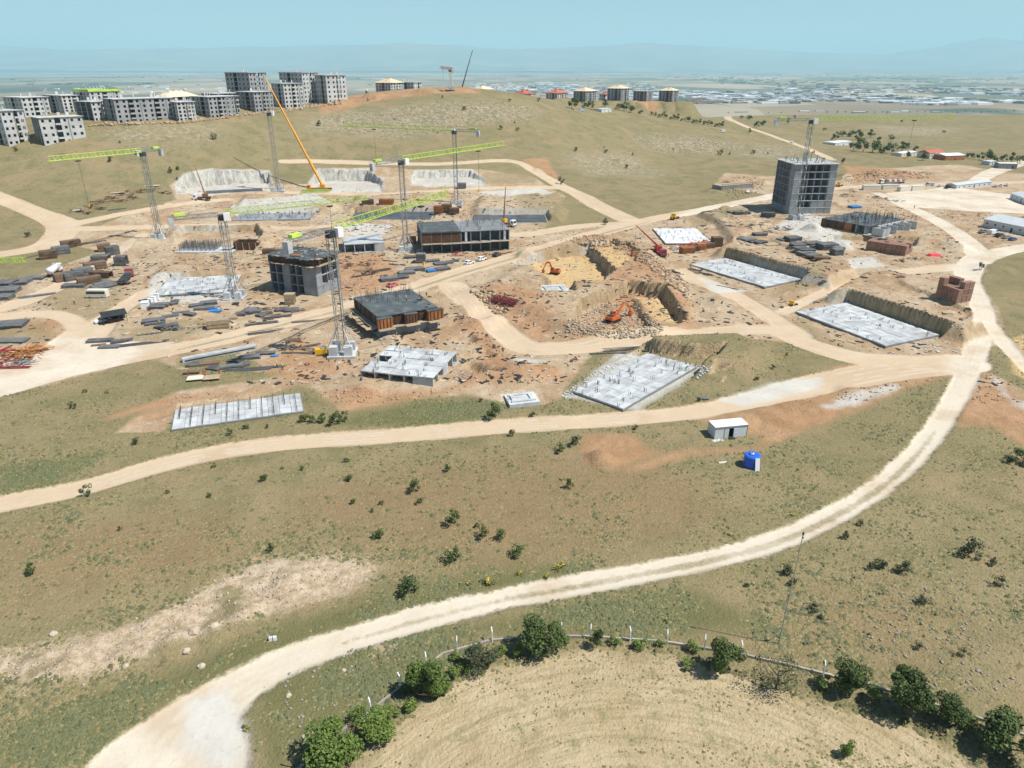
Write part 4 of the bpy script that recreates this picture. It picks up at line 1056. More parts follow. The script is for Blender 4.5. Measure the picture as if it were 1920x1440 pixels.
def tower_crane(label, base, top_py, tip, cj=13.0, jm=None, jib=True, yaw_len=None, base_h=2.2, mastm=None, s=1.0, jr=.11):
    b = at(*base); jm = jm or LIME; mm = mastm or STEEL_G
    z = zof(b.x, b.y, top_py) - b.z
    t = thing('tower_crane', label, 'crane', b, 0)
    if yaw_len: ya, jl = math.radians(yaw_len[0]), yaw_len[1]
    else:
        q = at_z(tip[0], tip[1], b.z + z); ya = math.atan2(q.y - b.y, q.x - b.x); jl = min(62, max(30, (q.xy - b.xy).length))
    # base: concrete ballast blocks on a cross frame with splayed struts
    for sx, sy in ((1, 1), (-1, 1), (1, -1), (-1, -1)):
        pbox('ballast_block', t, (sx * 1.7 * s, sy * 1.7 * s, base_h * .5), (1.9 * s, 1.9 * s, base_h), CONC_L, .1)
    pbox('foundation', t, (0, 0, .1), (6.4 * s, 6.4 * s, .5), CONC_L, .1)
    mb = MB()
    for sx, sy in ((1, 1), (-1, 1), (1, -1), (-1, -1)): mb.tube((sx * 2.6 * s, sy * 2.6 * s, base_h), (sx * .9 * s, sy * .9 * s, base_h + 4.2), .13, 4)
    part('base_strut', mb, mm, t)
    mb = MB(); lattice(mb, (0, 0, .4), (0, 0, z - 1.2), 1.75 * s, 1.75 * s, 2.3, .115, .06, up=(0, 1, 0)); part('mast', mb, mm, t)
    mb = MB().tube((.6, 0, .4), (.6, 0, z - 1.5), .1, 4); part('ladder', mb, STEEL_D, t)
    ca, sa = math.cos(ya), math.sin(ya)
    def R(x, y, zz): return (x * ca - y * sa, x * sa + y * ca, z + zz)
    mb = MB().tube((0, 0, z - 1.4), (0, 0, z + .2), 1.25 * s, 10, caps=True); part('slewing_ring', mb, STEEL_D, t)
    if jib:
        mb = MB(); lattice(mb, R(1.0, 0, .2), R(jl, 0, 1.1), 1.3, 1.6, 1.9, jr, .055, tri=True); part('jib', mb, jm, t)
        tr = part('trolley', MB().box(R(jl * .72, 0, -.1), (1.6, 1.2, .4), ya), STEEL_D, t)
        hz = -min(z * .55, 16)
        part('hoist_rope', MB().tube(R(jl * .72, .25, -.2), R(jl * .72, .1, hz), .035, 3).tube(R(jl * .72, -.25, -.2), R(jl * .72, -.1, hz), .035, 3), STEEL_D, t)
        part('hook_block', MB().box(R(jl * .72, 0, hz - .4), (.5, .4, .9), ya), YELL, t)
        mb = MB(); lattice(mb, R(-1.0, 0, .4), R(-cj, 0, .4), 1.4, 1.1, 1.7, .09, .055); part('counter_jib', mb, mm, t)
        part('counterweight', MB().box(R(-cj + .8, 0, -.9), (1.4, 1.6, 2.6), ya), CONC_L, t)
        part('winch_house', MB().box(R(-cj + 3.4, 0, 1.2), (3.0, 1.3, 1.0), ya), jm, t)
        part('tie_bar', MB().tube(R(-cj + 1, 0, 1), R(0, 0, 2.6), .06, 4).tube(R(0, 0, 2.6), R(4, 0, 1.8), .07, 4), STEEL_G, t)
    cb = part('cab', MB().box(R(1.2, -1.5, -.2), (1.9, 1.4, 2.2), ya), WHITE, t)
    part('cab_window', MB().box(R(1.9, -1.5, -.1), (.62, 1.2, 1.1), ya), GLASS, cb)
    return t
tower_crane('tower crane with lime jib pointing left, standing on the far left terrace', (300, 447), 286, (93, 308), 10)
tower_crane('tower crane with a white cab beside the left foundation slab, jib over the pits', (441, 558), 404, (690, 380), 15)
tower_crane('nearest and largest looking tower crane, on a wide white base beside the haul road', (643, 662), 434, (842, 372), 15, base_h=2.6, s=1.1)
tower_crane('tower crane with lime jib to the right, left of the two level block', (762, 470), 302, (952, 276), 15)
tower_crane('tower crane with a pale lime jib to the left, in front of the hill', (856, 384), 246, (645, 241), 13)
tower_crane('bare tower crane mast without a jib, left of the orange mobile crane', (523, 357), 212, None, jib=False, yaw_len=(90, 30))
tower_crane('tallest tower crane, standing against the seven storey concrete tower', (1492, 412), 226, None, 17, yaw_len=(2, 66))
tower_crane('small far tower crane with orange jib at the left edge of the ridge', (72, 200), 156, None, 9, jm=ORNG, yaw_len=(170, 24), mastm=ORNG)
tower_crane('far orange tower crane on top of the hill', (845, 168), 131, None, 8, jm=ORNG, yaw_len=(110, 30), mastm=OFFW)
tower_crane('far tower crane with a green jib over the distant blocks', (1103, 186), 150, None, 10, jm=mat('green_paint', (.10, .50, .15), .5), yaw_len=(20, 38), mastm=STEEL_D)

# ------------------------------------------------------------------ vehicles
def wheels(t, xs, hw, r, tw=.28):
    for x in xs:
        for s_ in (-1, 1):
            wh = part('wheel', MB().tube((x, s_ * hw - tw / 2, r), (x, s_ * hw + tw / 2, r), r, 10, caps=True), TYRE, t)
            part('rim', MB().tube((x, s_ * (hw + tw / 2 + .01) - .01, r), (x, s_ * (hw + tw / 2 + .02), r), r * .55, 8, caps=True), STEEL_G, wh)
def car(label, p, q, m, kind='car', cat='car'):
    o = at(*p); t = thing({'car': 'parked_car', 'van': 'parked_van', 'bus': 'minibus', 'pickup': 'pickup_truck'}[kind], label, cat, o, yaw(p, q))
    if kind == 'car':
        L = 4.3; body = [(-2.15, .3), (2.15, .3), (2.15, .7), (1.9, .85), (1.0, .95), (.35, 1.42), (-1.2, 1.45), (-1.95, .98), (-2.15, .9)]; win = [(.95, .95), (.38, 1.36), (-1.15, 1.39), (-1.75, .97)]; wd = .86
    elif kind == 'pickup':
        L = 5.0; body = [(-2.5, .4), (2.5, .4), (2.5, .95), (1.6, 1.1), (.9, 1.75), (-.6, 1.78), (-.8, 1.1), (-2.5, 1.1)]; win = [(1.5, 1.1), (.88, 1.68), (-.55, 1.7), (-.7, 1.1)]; wd = .9
    elif kind == 'van':
        L = 5.2; body = [(-2.6, .35), (2.6, .35), (2.6, .95), (2.1, 1.15), (1.5, 1.9), (1.2, 2.05), (-2.55, 2.05), (-2.6, 1.9)]; win = [(2.05, 1.15), (1.5, 1.82), (.6, 1.85), (.6, 1.15)]; wd = .95
    else:
        L = 6.6; body = [(-3.3, .4), (3.3, .4), (3.3, 1.5), (3.0, 2.55), (2.8, 2.7), (-3.2, 2.7), (-3.3, 2.5)]; win = [(2.9, 1.5), (2.7, 2.3), (-3.0, 2.3), (-3.0, 1.5)]; wd = 1.1
    part('body', MB().prism(body, -wd, wd), m, t)
    part('side_window', MB().prism(win, -wd - .015, -wd + .02), GLASS, t); part('side_window', MB().prism(win, wd - .02, wd + .015), GLASS, t)
    i = 0
    fr = {'car': ((1.02, .97), (.40, 1.40)), 'pickup': ((1.58, 1.13), (.93, 1.74)), 'van': ((2.1, 1.18), (1.53, 1.88)), 'bus': ((3.29, 1.55), (3.03, 2.5))}[kind]
    (x0, z0), (x1, z1) = fr
    part('windscreen', MB().quad((x0 + .02, -wd * .85, z0), (x0 + .02, wd * .85, z0), (x1 + .03, wd * .8, z1), (x1 + .03, -wd * .8, z1)), GLASS, t)
    if kind == 'car': part('rear_window', MB().quad((-1.93, wd * .8, 1.0), (-1.93, -wd * .8, 1.0), (-1.27, -wd * .75, 1.43), (-1.27, wd * .75, 1.43)), GLASS, t)
    for s_ in (-1, 1): part('headlight', MB().box((L / 2, s_ * wd * .7, .68), (.06, .3, .16)), WHITE, t)
    wheels(t, (-L * .3, L * .31), wd - .1, .34)
    return t
G_CARS = None
car('white car parked on the road shoulder, left of the two white cars', (880, 495), (900, 489), WHITE)
car('white car parked on the road shoulder, right of the two white cars', (903, 488), (921, 482), WHITE)
car('dark car parked at the right end of the row beside the two level block', (932, 480), (950, 473), DARKCAR)
car('pink red covered vehicle by the stacked mats beside the haul road', (736, 537), (755, 529), REDCAR)
car('white estate car beside the open dark shed on the left', (193, 604), (170, 609), WHITE)
car('cream minibus parked on the grass right of the formwork boxes', (184, 558), (154, 558), OFFW, 'bus', 'minibus')
car('white van driving on the pale slope below the far hedge', (1354, 248), (1341, 247), WHITE, 'van', 'van')
car('white pickup on the far dirt road left of the tall crane', (1485, 268), (1497, 264), WHITE, 'pickup', 'pickup')
car('white pickup near the timber framed hut left of the tower', (1402, 362), (1400, 355), WHITE, 'pickup', 'pickup')
car('white van at the end of the row of cream containers', (1742, 348), (1725, 348), WHITE, 'van', 'van')
car('white car in the yard left of the dark pickup', (1762, 350), (1770, 347), WHITE)
car('dark green pickup beside the white site office', (1776, 353), (1792, 349), DARKCAR, 'pickup', 'pickup')
for i, (x, y, m, l) in enumerate(((1866, 350, WHITE, 'white car nearest the end wall of the site office'), (1876, 349, WHITE, 'white car in the middle of the three behind the site office'), (1887, 348, WHITE, 'white car farthest from the office end wall'))): car(l, (x, y), (x + 3, y - 5), m)
for x, y, m, k, l in ((1850, 434, STEEL_G, 'car', 'grey car first in the row beside the long shed'), (1868, 437, WHITE, 'van', 'white van second in the row beside the long shed'), (1880, 441, DARKCAR, 'car', 'dark car third in the row beside the long shed'),
                      (1893, 445, STEEL_G, 'car', 'silver car fourth in the row beside the long shed'), (1905, 449, BLUECAR, 'car', 'blue car last in the row beside the long shed')):
    car(l, (x - 7, y + 2), (x + 7, y - 1), m, k, 'van' if k == 'van' else 'car')
def lorry(label, p, q, cabm, kind, cat='truck', L=9.0):
    o = at(*p); t = thing({'tanker': 'tanker_truck', 'flat': 'flatbed_truck', 'crane': 'crane_truck', 'semi': 'articulated_lorry', 'mixer': 'concrete_mixer_truck'}[kind], label, cat, o, yaw(p, q))
    prof = [(L / 2 - 2.0, .7), (L / 2, .7), (L / 2, 1.7), (L / 2 - .25, 2.95), (L / 2 - .5, 3.1), (L / 2 - 2.0, 3.1)]
    cb = part('cab', MB().prism(prof, -1.2, 1.2), cabm, t)
    part('windscreen', MB().quad((L / 2 + .015, -1.05, 1.75), (L / 2 + .015, 1.05, 1.75), (L / 2 - .22, 1.0, 2.85), (L / 2 - .22, -1.0, 2.85)), GLASS, cb)
    for s_ in (-1, 1): part('side_window', MB().box((L / 2 - .85, s_ * 1.2, 2.25), (.95, .04, .8)), GLASS, cb)
    part('bumper', MB().box((L / 2 + .02, 0, .75), (.2, 2.4, .4)), STEEL_D, t)
    part('chassis', MB().box((-.6, 0, .95), (L - 1.4, .9, .3)), STEEL_D, t)
    wheels(t, (L / 2 - 1.3, -L / 2 + 1.2, -L / 2 + 2.5), 1.05, .5, .35)
    if kind == 'tanker': part('tank', MB().tube((-L / 2, 0, 2.25), (L / 2 - 2.3, 0, 2.25), 1.2, 14, caps=True), WHITE, t, True); part('catwalk', MB().box((-.9, 0, 3.5), (L - 3, .5, .06)), STEEL_G, t)
    if kind in ('flat', 'semi'):
        part('bed', MB().box((-1.2, 0, 1.35), (L - 2.6, 2.45, .22)), STEEL_G if kind == 'semi' else RUST, t)
        part('headboard', MB().box((L / 2 - 2.35, 0, 2.0), (.12, 2.4, 1.3)), STEEL_G, t)
    if kind == 'mixer':
        part('drum', MB().tube((-L / 2 + .2, 0, 2.8), (L / 2 - 2.6, 0, 2.2), .9, 10, r2=1.3, caps=True), OFFW, t, True)
    return t
lorry('white tanker truck on the track among the formwork boxes', (104, 514), (122, 500), WHITE, 'tanker')
t = lorry('long flatbed truck with a red cab carrying dark panels', (237, 528), (262, 500), REDP, 'flat', L=13)
for k in range(3): pbox('panel_load', t, (-4.4 + k * 3.3, 0, 1.75), (3.1, 2.2, .5), STEEL_D)
t = lorry('white articulated lorry loaded with strapped pallets on the road by the tower', (1672, 345), (1640, 345), WHITE, 'semi', L=17)
for k in range(7): pbox('pallet_load', t, (-7 + k * 1.8, 0, 2.2), (1.5, 2.1, 1.3), WHITE if k % 2 else BRICK)
lorry('far mixer truck with a pale drum on the ridge track', (688, 176), (696, 173), WHITE, 'mixer')
def boom(t, pts, m, r0=.42, name='boom'):
    """telescopic boom in stages, local points"""
    a, b = Vector(pts[0]), Vector(pts[1]); n = 4
    for k in range(n):
        part(name, MB().tube(a.lerp(b, k / n * .98), a.lerp(b, (k + 1) / n), r0 * (1 - .17 * k), 4, caps=True), m, t)
def local(t, w_):
    a = t.rotation_euler.z; d = Vector(w_) - t.location; ca, sa = math.cos(-a), math.sin(-a)
    return Vector((d.x * ca - d.y * sa, d.x * sa + d.y * ca, d.z))
def crane_truck(label, p, q, cabm, bm, tip, L=10.0, hook=None, slewm=None, br=.42):
    t = lorry(label, p, q, cabm, 'crane', 'crane', L)
    part('deck', MB().box((-1.0, 0, 1.4), (L - 2.6, 2.5, .35)), cabm if cabm is not WHITE else RUST, t)
    part('slewing_house', MB().box((-1.6, 0, 2.4), (2.6, 2.2, 1.6)), slewm or bm, t)
    tp = local(t, tip); boom(t, ((-1.6, 0, 3.0), tp), bm, br)
    for sx in (-1, 1):
        for sy in (-1, 1): part('outrigger', MB().box((sx * L * .3, sy * 2.0, .9), (.35, 1.8, .3)).box((sx * L * .3, sy * 2.8, .45), (.2, .2, .9)), cabm if cabm is not WHITE else STEEL_D, t)
    return t, tp
AMBER = mat('amber_paint', (.68, .29, .02), .5, .2, .4)
o = at(588, 356); dist = o.y / (CP + (720 - 356) / FPX * SP)
crane_truck('orange mobile crane with a very long telescopic boom before the hillside cuts', (600, 357), (570, 357), AMBER, AMBER, pt(497, 146, dist - 4), 14, br=.72)
o = at(365, 374); dist = o.y / (CP + (720 - 374) / FPX * SP)
crane_truck('white cabbed crane truck with a brown upright boom at the left cut', (380, 375), (356, 373), WHITE, mat('brown_boom', (.22, .10, .04), .6), pt(367, 315, dist), 9)
o = at(960, 425); dist = o.y / (CP + (720 - 425) / FPX * SP)
crane_truck('white crane truck with a dark and yellow boom behind the two level block', (950, 424), (968, 427), WHITE, mat('maroon_boom', (.16, .06, .05), .6), pt(948, 350, dist), 9, slewm=YELL)
o = at(1243, 486); dist = o.y / (CP + (720 - 480) / FPX * SP)
tipw = Vector(pt(1193, 423, dist + 3))
t, tp = crane_truck('red crane truck lifting a rusty block beside the white slab', (1236, 478), (1254, 489), REDP, REDP, tipw, 9)
part('hoist_rope', MB().tube(tp, local(t, (tipw.x, tipw.y, gz(tipw.x, tipw.y) + 2.2)), .04, 3), STEEL_D, t)
tg = at_z(1192, 454, 1.0); k = thing('hanging_form', 'rusty form block hanging from the red crane', 'formwork', (tipw.x, tipw.y, gz(tipw.x, tipw.y) + .25))
part('block', MB().box((0, 0, .8), (2.6, 1.6, 1.6), .3, .6), ORANGE_FW, k); part('sling', MB().tube((-1, 0, 1.5), (0, 0, 2.4), .04, 3).tube((1, 0, 1.5), (0, 0, 2.4), .04, 3), STEEL_D, k)
k = thing('mobile_crane', 'far mobile crane whose dark leaning boom rises over the hill top', 'crane', pt(868, 172, 575), 0)
part('carrier', MB().box((0, 0, 1.4), (8, 2.6, 1.4)), STEEL_D, k); part('cab', MB().box((3, 0, 2.6), (2, 2.4, 1.5)), YELL, k); boom(k, ((-1, 0, 2.0), Vector(pt(886, 94, 575)) - k.location), STEEL_D, .5)
def excavator(label, p, face, reach, m, arm_out=1.0):
    o = at(*p); a = yaw(p, face); t = thing('excavator', label, 'excavator', o, a)
    for s_ in (-1, 1):
        part('track', MB().prism([(-1.9, .15), (-1.6, 0), (1.6, 0), (1.9, .15), (2.0, .5), (1.7, .85), (-1.7, .85), (-2.0, .5)], s_ * 1.15 - .3, s_ * 1.15 + .3), TYRE, t)
    part('undercarriage', MB().box((0, 0, .65), (2.2, 1.9, .5)), STEEL_D, t)
    bd = part('body', MB().prism([(-2.3, 1.0), (1.5, 1.0), (1.5, 1.75), (.2, 2.0), (-1.8, 2.15), (-2.3, 1.9)], -1.35, 1.35), m, t)
    part('engine_cover', MB().box((-1.2, 0, 2.15), (1.6, 2.0, .3)), STEEL_D, bd)
    cb = part('cab', MB().prism([(-.1, 1.7), (1.45, 1.7), (1.5, 2.3), (1.1, 3.05), (0, 3.05)], .35, 1.3), m, t)
    part('cab_window', MB().prism([(.1, 2.2), (1.4, 2.2), (1.1, 2.9), (.15, 2.9)], .33, 1.32), GLASS, cb)
    k0, k1, k2, k3 = (1.0, 1.7), (3.2 * arm_out, 4.8), (5.0 * arm_out, 4.2), (6.6 * arm_out, 1.5)
    def seg(a_, b_, h0, h1, nm): part(nm, MB().tube((a_[0], -.3, a_[1]), (b_[0], -.3, b_[1]), h0, 4, h1, caps=True), m, t)
    seg(k0, k1, .38, .42, 'boom'); seg(k1, k2, .42, .34, 'boom'); seg(k2, k3, .34, .22, 'stick')
    part('ram', MB().tube((1.4, -.3, 1.3), (3.0 * arm_out, -.3, 3.9), .1, 6), STEEL_G, t); part('ram', MB().tube((3.5 * arm_out, -.3, 5.1), (5.2 * arm_out, -.3, 4.6), .1, 6), STEEL_G, t)
    part('bucket', MB().prism([(k3[0] - .1, k3[1]), (k3[0] + .5, k3[1] - .2), (k3[0] + .4, k3[1] - 1.2), (k3[0] - .5, k3[1] - 1.3), (k3[0] - .6, k3[1] - .7)], -.95, .35), m, t)
    return t
excavator('orange excavator with folded arm on the bright yellow pit floor', (1040, 514), (1020, 512), 1, ORNG, .8).scale = (.88, .88, .88)
excavator('orange excavator reaching right over pale rubble', (1150, 603), (1185, 590), 1, ORNG, 1.25)
def loader(label, p, q):
    t = thing('backhoe_loader', label, 'loader', at(*p), yaw(p, q))
    part('body', MB().prism([(-1.6, .6), (2.0, .6), (2.0, 1.4), (.4, 1.6), (-1.6, 1.5)], -.7, .7), YELL, t)
    cb = part('cab', MB().prism([(-1.3, 1.5), (.4, 1.5), (.3, 2.8), (-1.1, 2.8)], -.75, .75), YELL, t); part('cab_window', MB().prism([(-1.1, 1.8), (.25, 1.8), (.2, 2.6), (-1.0, 2.6)], -.77, .77), GLASS, cb)
    wheels(t, (-1.1,), .85, .75, .45); wheels(t, (1.5,), .85, .5, .35)
    part('loader_arm', MB().tube((.8, -.5, 1.4), (3.0, -.5, .6), .14, 4).tube((.8, .5, 1.4), (3.0, .5, .6), .14, 4), YELL, t); part('loader_bucket', MB().prism([(2.9, .1), (3.9, .05), (3.2, 1.0), (2.9, .9)], -1.1, 1.1), STEEL_D, t)
    t.rotation_mode = 'XYZ'
    part('backhoe', MB().tube((-1.6, 0, 1.0), (-2.6, 0, 2.6), .18, 4).tube((-2.6, 0, 2.6), (-3.4, 0, 1.2), .14, 4), YELL, t)
    return t
loader('yellow backhoe loader on the haul road behind the white slab', (1263, 411), (1275, 408))
loader('small yellow loader at the edge of the right foundation pit', (1485, 573), (1494, 571)).scale = (.55, .55, .55)
loader('yellow loader on the road between the tower and the lorry', (1572, 350), (1580, 348))

# ------------------------------------------------------------------ huts, offices, houses
def hut(name, label, p, q, D_, H, roofm, wallm, pitch=.0, cat='hut', nwin=0, door=True, over=.25):
    """gabled or flat box building: front edge from pixel p to pixel q"""
    a, b = at(*p), at(*q); L = (b.xy - a.xy).length; t = thing(name, label, cat, (a.x, a.y, min(a.z, b.z)), math.atan2(b.y - a.y, b.x - a.x))
    part('wall', MB().box((L / 2, D_ / 2, H / 2 - .3), (L, D_, H + .6)), wallm, t)
    if pitch:
        e = over
        rf = part('roof', MB().add([(-e, -e, H), (L + e, -e, H), (L + e, D_ + e, H), (-e, D_ + e, H), (-e, D_ / 2, H + pitch), (L + e, D_ / 2, H + pitch)], [(0, 1, 5, 4), (2, 3, 4, 5), (3, 0, 4), (1, 2, 5), (3, 2, 1, 0)]), roofm, t)
    else:
        rf = part('roof', MB().box((L / 2, D_ / 2, H + .08), (L + .16, D_ + .16, .16)), roofm, t)
    for i in range(nwin):
        x = L * (i + .5) / nwin
        if door and i == nwin // 2: part('door', MB().box((x, -.02, 1.0), (1.0, .08, 2.0)), STEEL_D, t); continue
        wf = part('window', MB().box((x, -.03, H * .55), (1.2, .08, 1.0)), WHITE, t); part('pane', MB().box((x, -.075, H * .55), (1.0, .04, .8)), GLASS, wf)
    return t, L
hut('site_office', 'long white prefab site office with grey roof in the right yard', (1793, 354), (1858, 349), 7, 2.8, ROOFM, WALLG, .9, 'office', 7)
hut('site_office', 'white prefab office at the right edge above the sheds', (1893, 372), (1935, 388), 9, 3.0, ROOFM, WALLG, 1.0, 'office', 5)
hut('long_shed', 'long white shed with pale metal roof behind the row of parked cars', (1842, 425), (1935, 445), 16, 3.6, ROOFM, WALLG, 1.8, 'shed', 6)
for i, (x0, x1, y, l) in enumerate(((1619, 1652, 357, 'cream container nearest the tower in the row by the lorry'), (1655, 1685, 356, 'cream container in the middle of the row by the lorry'), (1688, 1708, 359, 'short cream container standing forward in the row'), (1710, 1733, 358, 'last cream container in the row beside the white van'))):
    hut('site_container', l, (x0, y), (x1, y - 1), 2.6, 2.7, OFFW, OFFW, 0, 'container', 0)
t, L = hut('timber_hut', 'low timber framed hut under construction on the hillside left of the tower', (1352, 357), (1412, 352), 8, 2.4, TIMBER, CONC, 0, 'hut', 0)
for k in range(12): pbox('timber_post', t, (L * (k + .5) / 12, -.15, 2.2), (.18, .2, 2.4), TIMBER)
pbox('timber_edge', t, (L / 2, -.15, 3.4), (L + .6, .3, .3), TIMBER)
# prefabricated cabin and water tank in the near grass
p0, p1 = at(1339, 823), at(1401, 817)
a = math.atan2(p1.y - p0.y, p1.x - p0.x); cz = min(p0.z, p1.z)
t = thing('prefab_cabin', 'white prefab cabin with an open door on the near reddish bank', 'cabin', (p0.x, p0.y, cz), a)
Lc, Dc, Hc = 6.9, 2.9, 2.45
part('wall_panel', MB().box((.03, Dc / 2, Hc / 2), (.06, Dc - .12, Hc)), WALLG, t); part('wall_panel', MB().box((Lc - .03, Dc / 2, Hc / 2), (.06, Dc - .12, Hc)), WALLG, t)
part('wall_panel', MB().box((Lc / 2, Dc - .03, Hc / 2), (Lc, .06, Hc)), WALLG, t)
for x0, x1 in ((.0, 2.05), (2.09, 3.0), (3.95, 4.9), (4.94, Lc)): part('wall_panel', MB().box(((x0 + x1) / 2, .03, Hc / 2), (x1 - x0, .06, Hc)), WALLG, t)
part('wall_panel', MB().box((3.475, .03, 2.25), (.95, .06, .4)), WALLG, t); part('floor', MB().box((Lc / 2, Dc / 2, .05), (Lc - .2, Dc - .2, .1)), STEEL_D, t)
for x, y in ((0, 0), (Lc, 0), (0, Dc), (Lc, Dc), (2.07, -.01), (4.92, -.01)): part('corner_post', MB().box((x, y, Hc / 2), (.09, .09, Hc + .02)), STEEL_G, t)
rf = part('roof', MB().box((Lc / 2, Dc / 2, Hc + .06), (Lc + .16, Dc + .16, .12)), mat('roof_white', (.80, .79, .74), .6, .06, .6), t)
part('roof_edge', MB().box((Lc / 2, -.09, Hc), (Lc + .2, .05, .2)).box((-.09, Dc / 2, Hc), (.05, Dc + .2, .2)), STEEL_G, rf)
dr = part('door', MB().box((4.42, -.12, 1.03), (.92, .06, 2.0)), mat('pale_blue_door', (.55, .62, .74), .5), t); part('door_frame', MB().box((4.42, -.16, 1.5), (.75, .03, .05)).box((4.42, -.16, .8), (.75, .03, .05)), STEEL_G, dr)
part('doorstep', MB().box((3.5, -.5, .1), (1.2, .7, .2)), STEEL_D, t); part('foundation_rubble', MB().box((.2, -.7, -.05), (1.8, .8, .25), .2).box((1.2, -.9, -.05), (.8, .5, .25), .6), CONC_L, t)
o = at(1408, 873)
t = thing('water_tank', 'blue plastic water tank in the near grass with a white board against it', 'tank', o)
n = 28; mb = MB(); prof = [(1.42, -.1), (1.45, .3), (1.40, .34), (1.45, .42), (1.45, 1.0), (1.40, 1.04), (1.45, 1.1), (1.45, 1.7), (1.40, 1.74), (1.45, 1.8), (1.45, 2.2), (1.3, 2.38), (.9, 2.42)]
for r, z in prof:
    for k in range(n): mb.v.append((r * math.cos(2 * math.pi * k / n), r * math.sin(2 * math.pi * k / n), z))
for i in range(len(prof) - 1):
    for k in range(n): mb.f.append((i * n + k, i * n + (k + 1) % n, (i + 1) * n + (k + 1) % n, (i + 1) * n + k))
mb.f.append(tuple((len(prof) - 1) * n + k for k in range(n)))
part('body', mb, BLUE, t)
part('lid_ring', MB().tube((0, 0, 2.42), (0, 0, 2.5), .62, 18, caps=True), BLUE, t); part('lid', MB().tube((-.1, .05, 2.5), (-.1, .05, 2.58), .42, 14, caps=True), OFFW, t)
part('valve', MB().tube((-.15, -.05, 2.58), (-.15, -.05, 2.85), .09, 8, caps=True).box((-.45, 0, 2.62), (.5, .3, .1), .4), STEEL_D, t)
k = tag(link('white_board', MB().add([(-.42, -.04, -.05), (.42, -.04, -.05), (.42, .55, 2.3), (-.42, .55, 2.3), (-.42, 0.01, -.05), (.42, 0.01, -.05), (.42, .60, 2.3), (-.42, .60, 2.3)], [(0, 1, 2, 3), (7, 6, 5, 4), (0, 4, 5, 1), (1, 5, 6, 2), (2, 6, 7, 3), (3, 7, 4, 0)]).mesh('white_board', WHITE), None, (o.x + .55, o.y - 2.0, gz(o.x + .55, o.y - 2.0)), .1), 'white board leaning against the blue water tank', 'board')
tag(link('pale_board', MB().box((0, 0, .08), (1.6, .5, .12), .15).box((0, .1, .16), (1.5, .3, .05), .17).mesh('pale_board', OFFW), None, at(1355, 868)), 'short pale board lying in the grass left of the water tank', 'board')
# houses and barns among the trees at the right
def house(label, p, q, D_, H, rm, wm, pitch, nw=3): hut('farm_house', label, p, q, D_, H, rm, wm, pitch, 'house', nw)
house('farm house with a flat white roof beside the far tree clump', (1566, 273), (1596, 272), 12, 3.2, WHITE, WALLG, .3)
house('red roofed farm house at the right among low barns', (1742, 298), (1770, 296), 11, 4.2, ROOFR, OFFW, 2.0)
house('white roofed barn next to the red roofed farm house', (1772, 301), (1808, 300), 14, 3.6, WHITE, ORANGE_FW, 1.2)
house('low cream shed left of the red roofed farm house', (1690, 294), (1718, 292), 9, 3.0, WHITE, OFFW, .6)
house('grey flat shed at the right edge near the dirt road', (1872, 316), (1906, 317), 10, 3.6, OFFW, CONC, .3, 2)
house('small pale shed left of the grey flat shed', (1855, 310), (1866, 309), 6, 2.8, WALLG, CONC_W, .3, 1)
for i, (x, y, l) in enumerate(((1380, 211, 'far farm building first from the left along the field edge'), (1500, 210, 'far pale farm building above the tall crane jib'), (1530, 209, 'far white roofed farm building right of the tall crane'), (1600, 212, 'far grey farm building with a flat roof in the middle of the field edge'),
                               (1670, 211, 'far farm building beside the yellow tree'), (1690, 210, 'far white roofed building right of the yellow tree'), (1748, 211, 'far small dark building at the right of the field edge'))):
    house(l, (x, y), (x + 22 - 4 * (i % 3), y - .2), 12, 3.6 + (i % 2), WHITE if i % 2 else ROOFM, WALLG if i % 3 else CONC_D, .8, 3)
house('small stone house by the hedge on the far slope', (1128, 211), (1146, 210), 9, 3.0, ROOFM, WALLG, .5, 2)
tag(link('blue_tarpaulin', MB().box((0, 0, .6), (5, 3, 1.2), .3, .5).mesh('blue_tarpaulin', TARP), None, at(1090, 208)), 'blue tarpaulin heap on the far slope left of the stone house', 'tarpaulin')
t = thing('open_shed', 'dark open sided shed beside the white estate car', 'shed', at(196, 610), yaw((196, 610), (228, 603)))
part('roof', MB().add([(-.3, -.3, 2.3), (6.3, -.3, 2.3), (6.3, 3.6, 2.9), (-.3, 3.6, 2.9), (-.3, -.3, 2.4), (6.3, -.3, 2.4), (6.3, 3.6, 3.0), (-.3, 3.6, 3.0)], [(3, 2, 1, 0), (4, 5, 6, 7), (0, 1, 5, 4), (1, 2, 6, 5), (2, 3, 7, 6), (3, 0, 4, 7)]), STEEL_D, t)
for x in (0, 2, 4, 6): part('post', MB().box((x, 0, 1.2), (.12, .12, 2.4)), STEEL_D, t)
part('back_wall', MB().box((3, 3.3, 1.3), (6, .1, 2.6)), STEEL_D, t); part('side_wall', MB().box((.05, 1.65, 1.2), (.1, 3.2, 2.4)), STEEL_D, t); part('bench', MB().box((3, 1.6, .5), (4, .8, .9)), RUST, t)
for i, (x, y, w_) in enumerate(((272, 580, 2.4), (281, 573, 1.1), (287, 569, 1.1), (294, 563, 1.3))):
    hut('site_cabinet', ['white container cabinet nearest in the row before the left slab', 'white cabinet second in the row before the left slab', 'white cabinet third in the row before the left slab', 'white cabinet farthest in the row before the left slab'][i], (x - w_ * 3, y), (x + w_ * 3, y), w_, 2.0, WHITE, WHITE, 0, 'cabinet', 0)

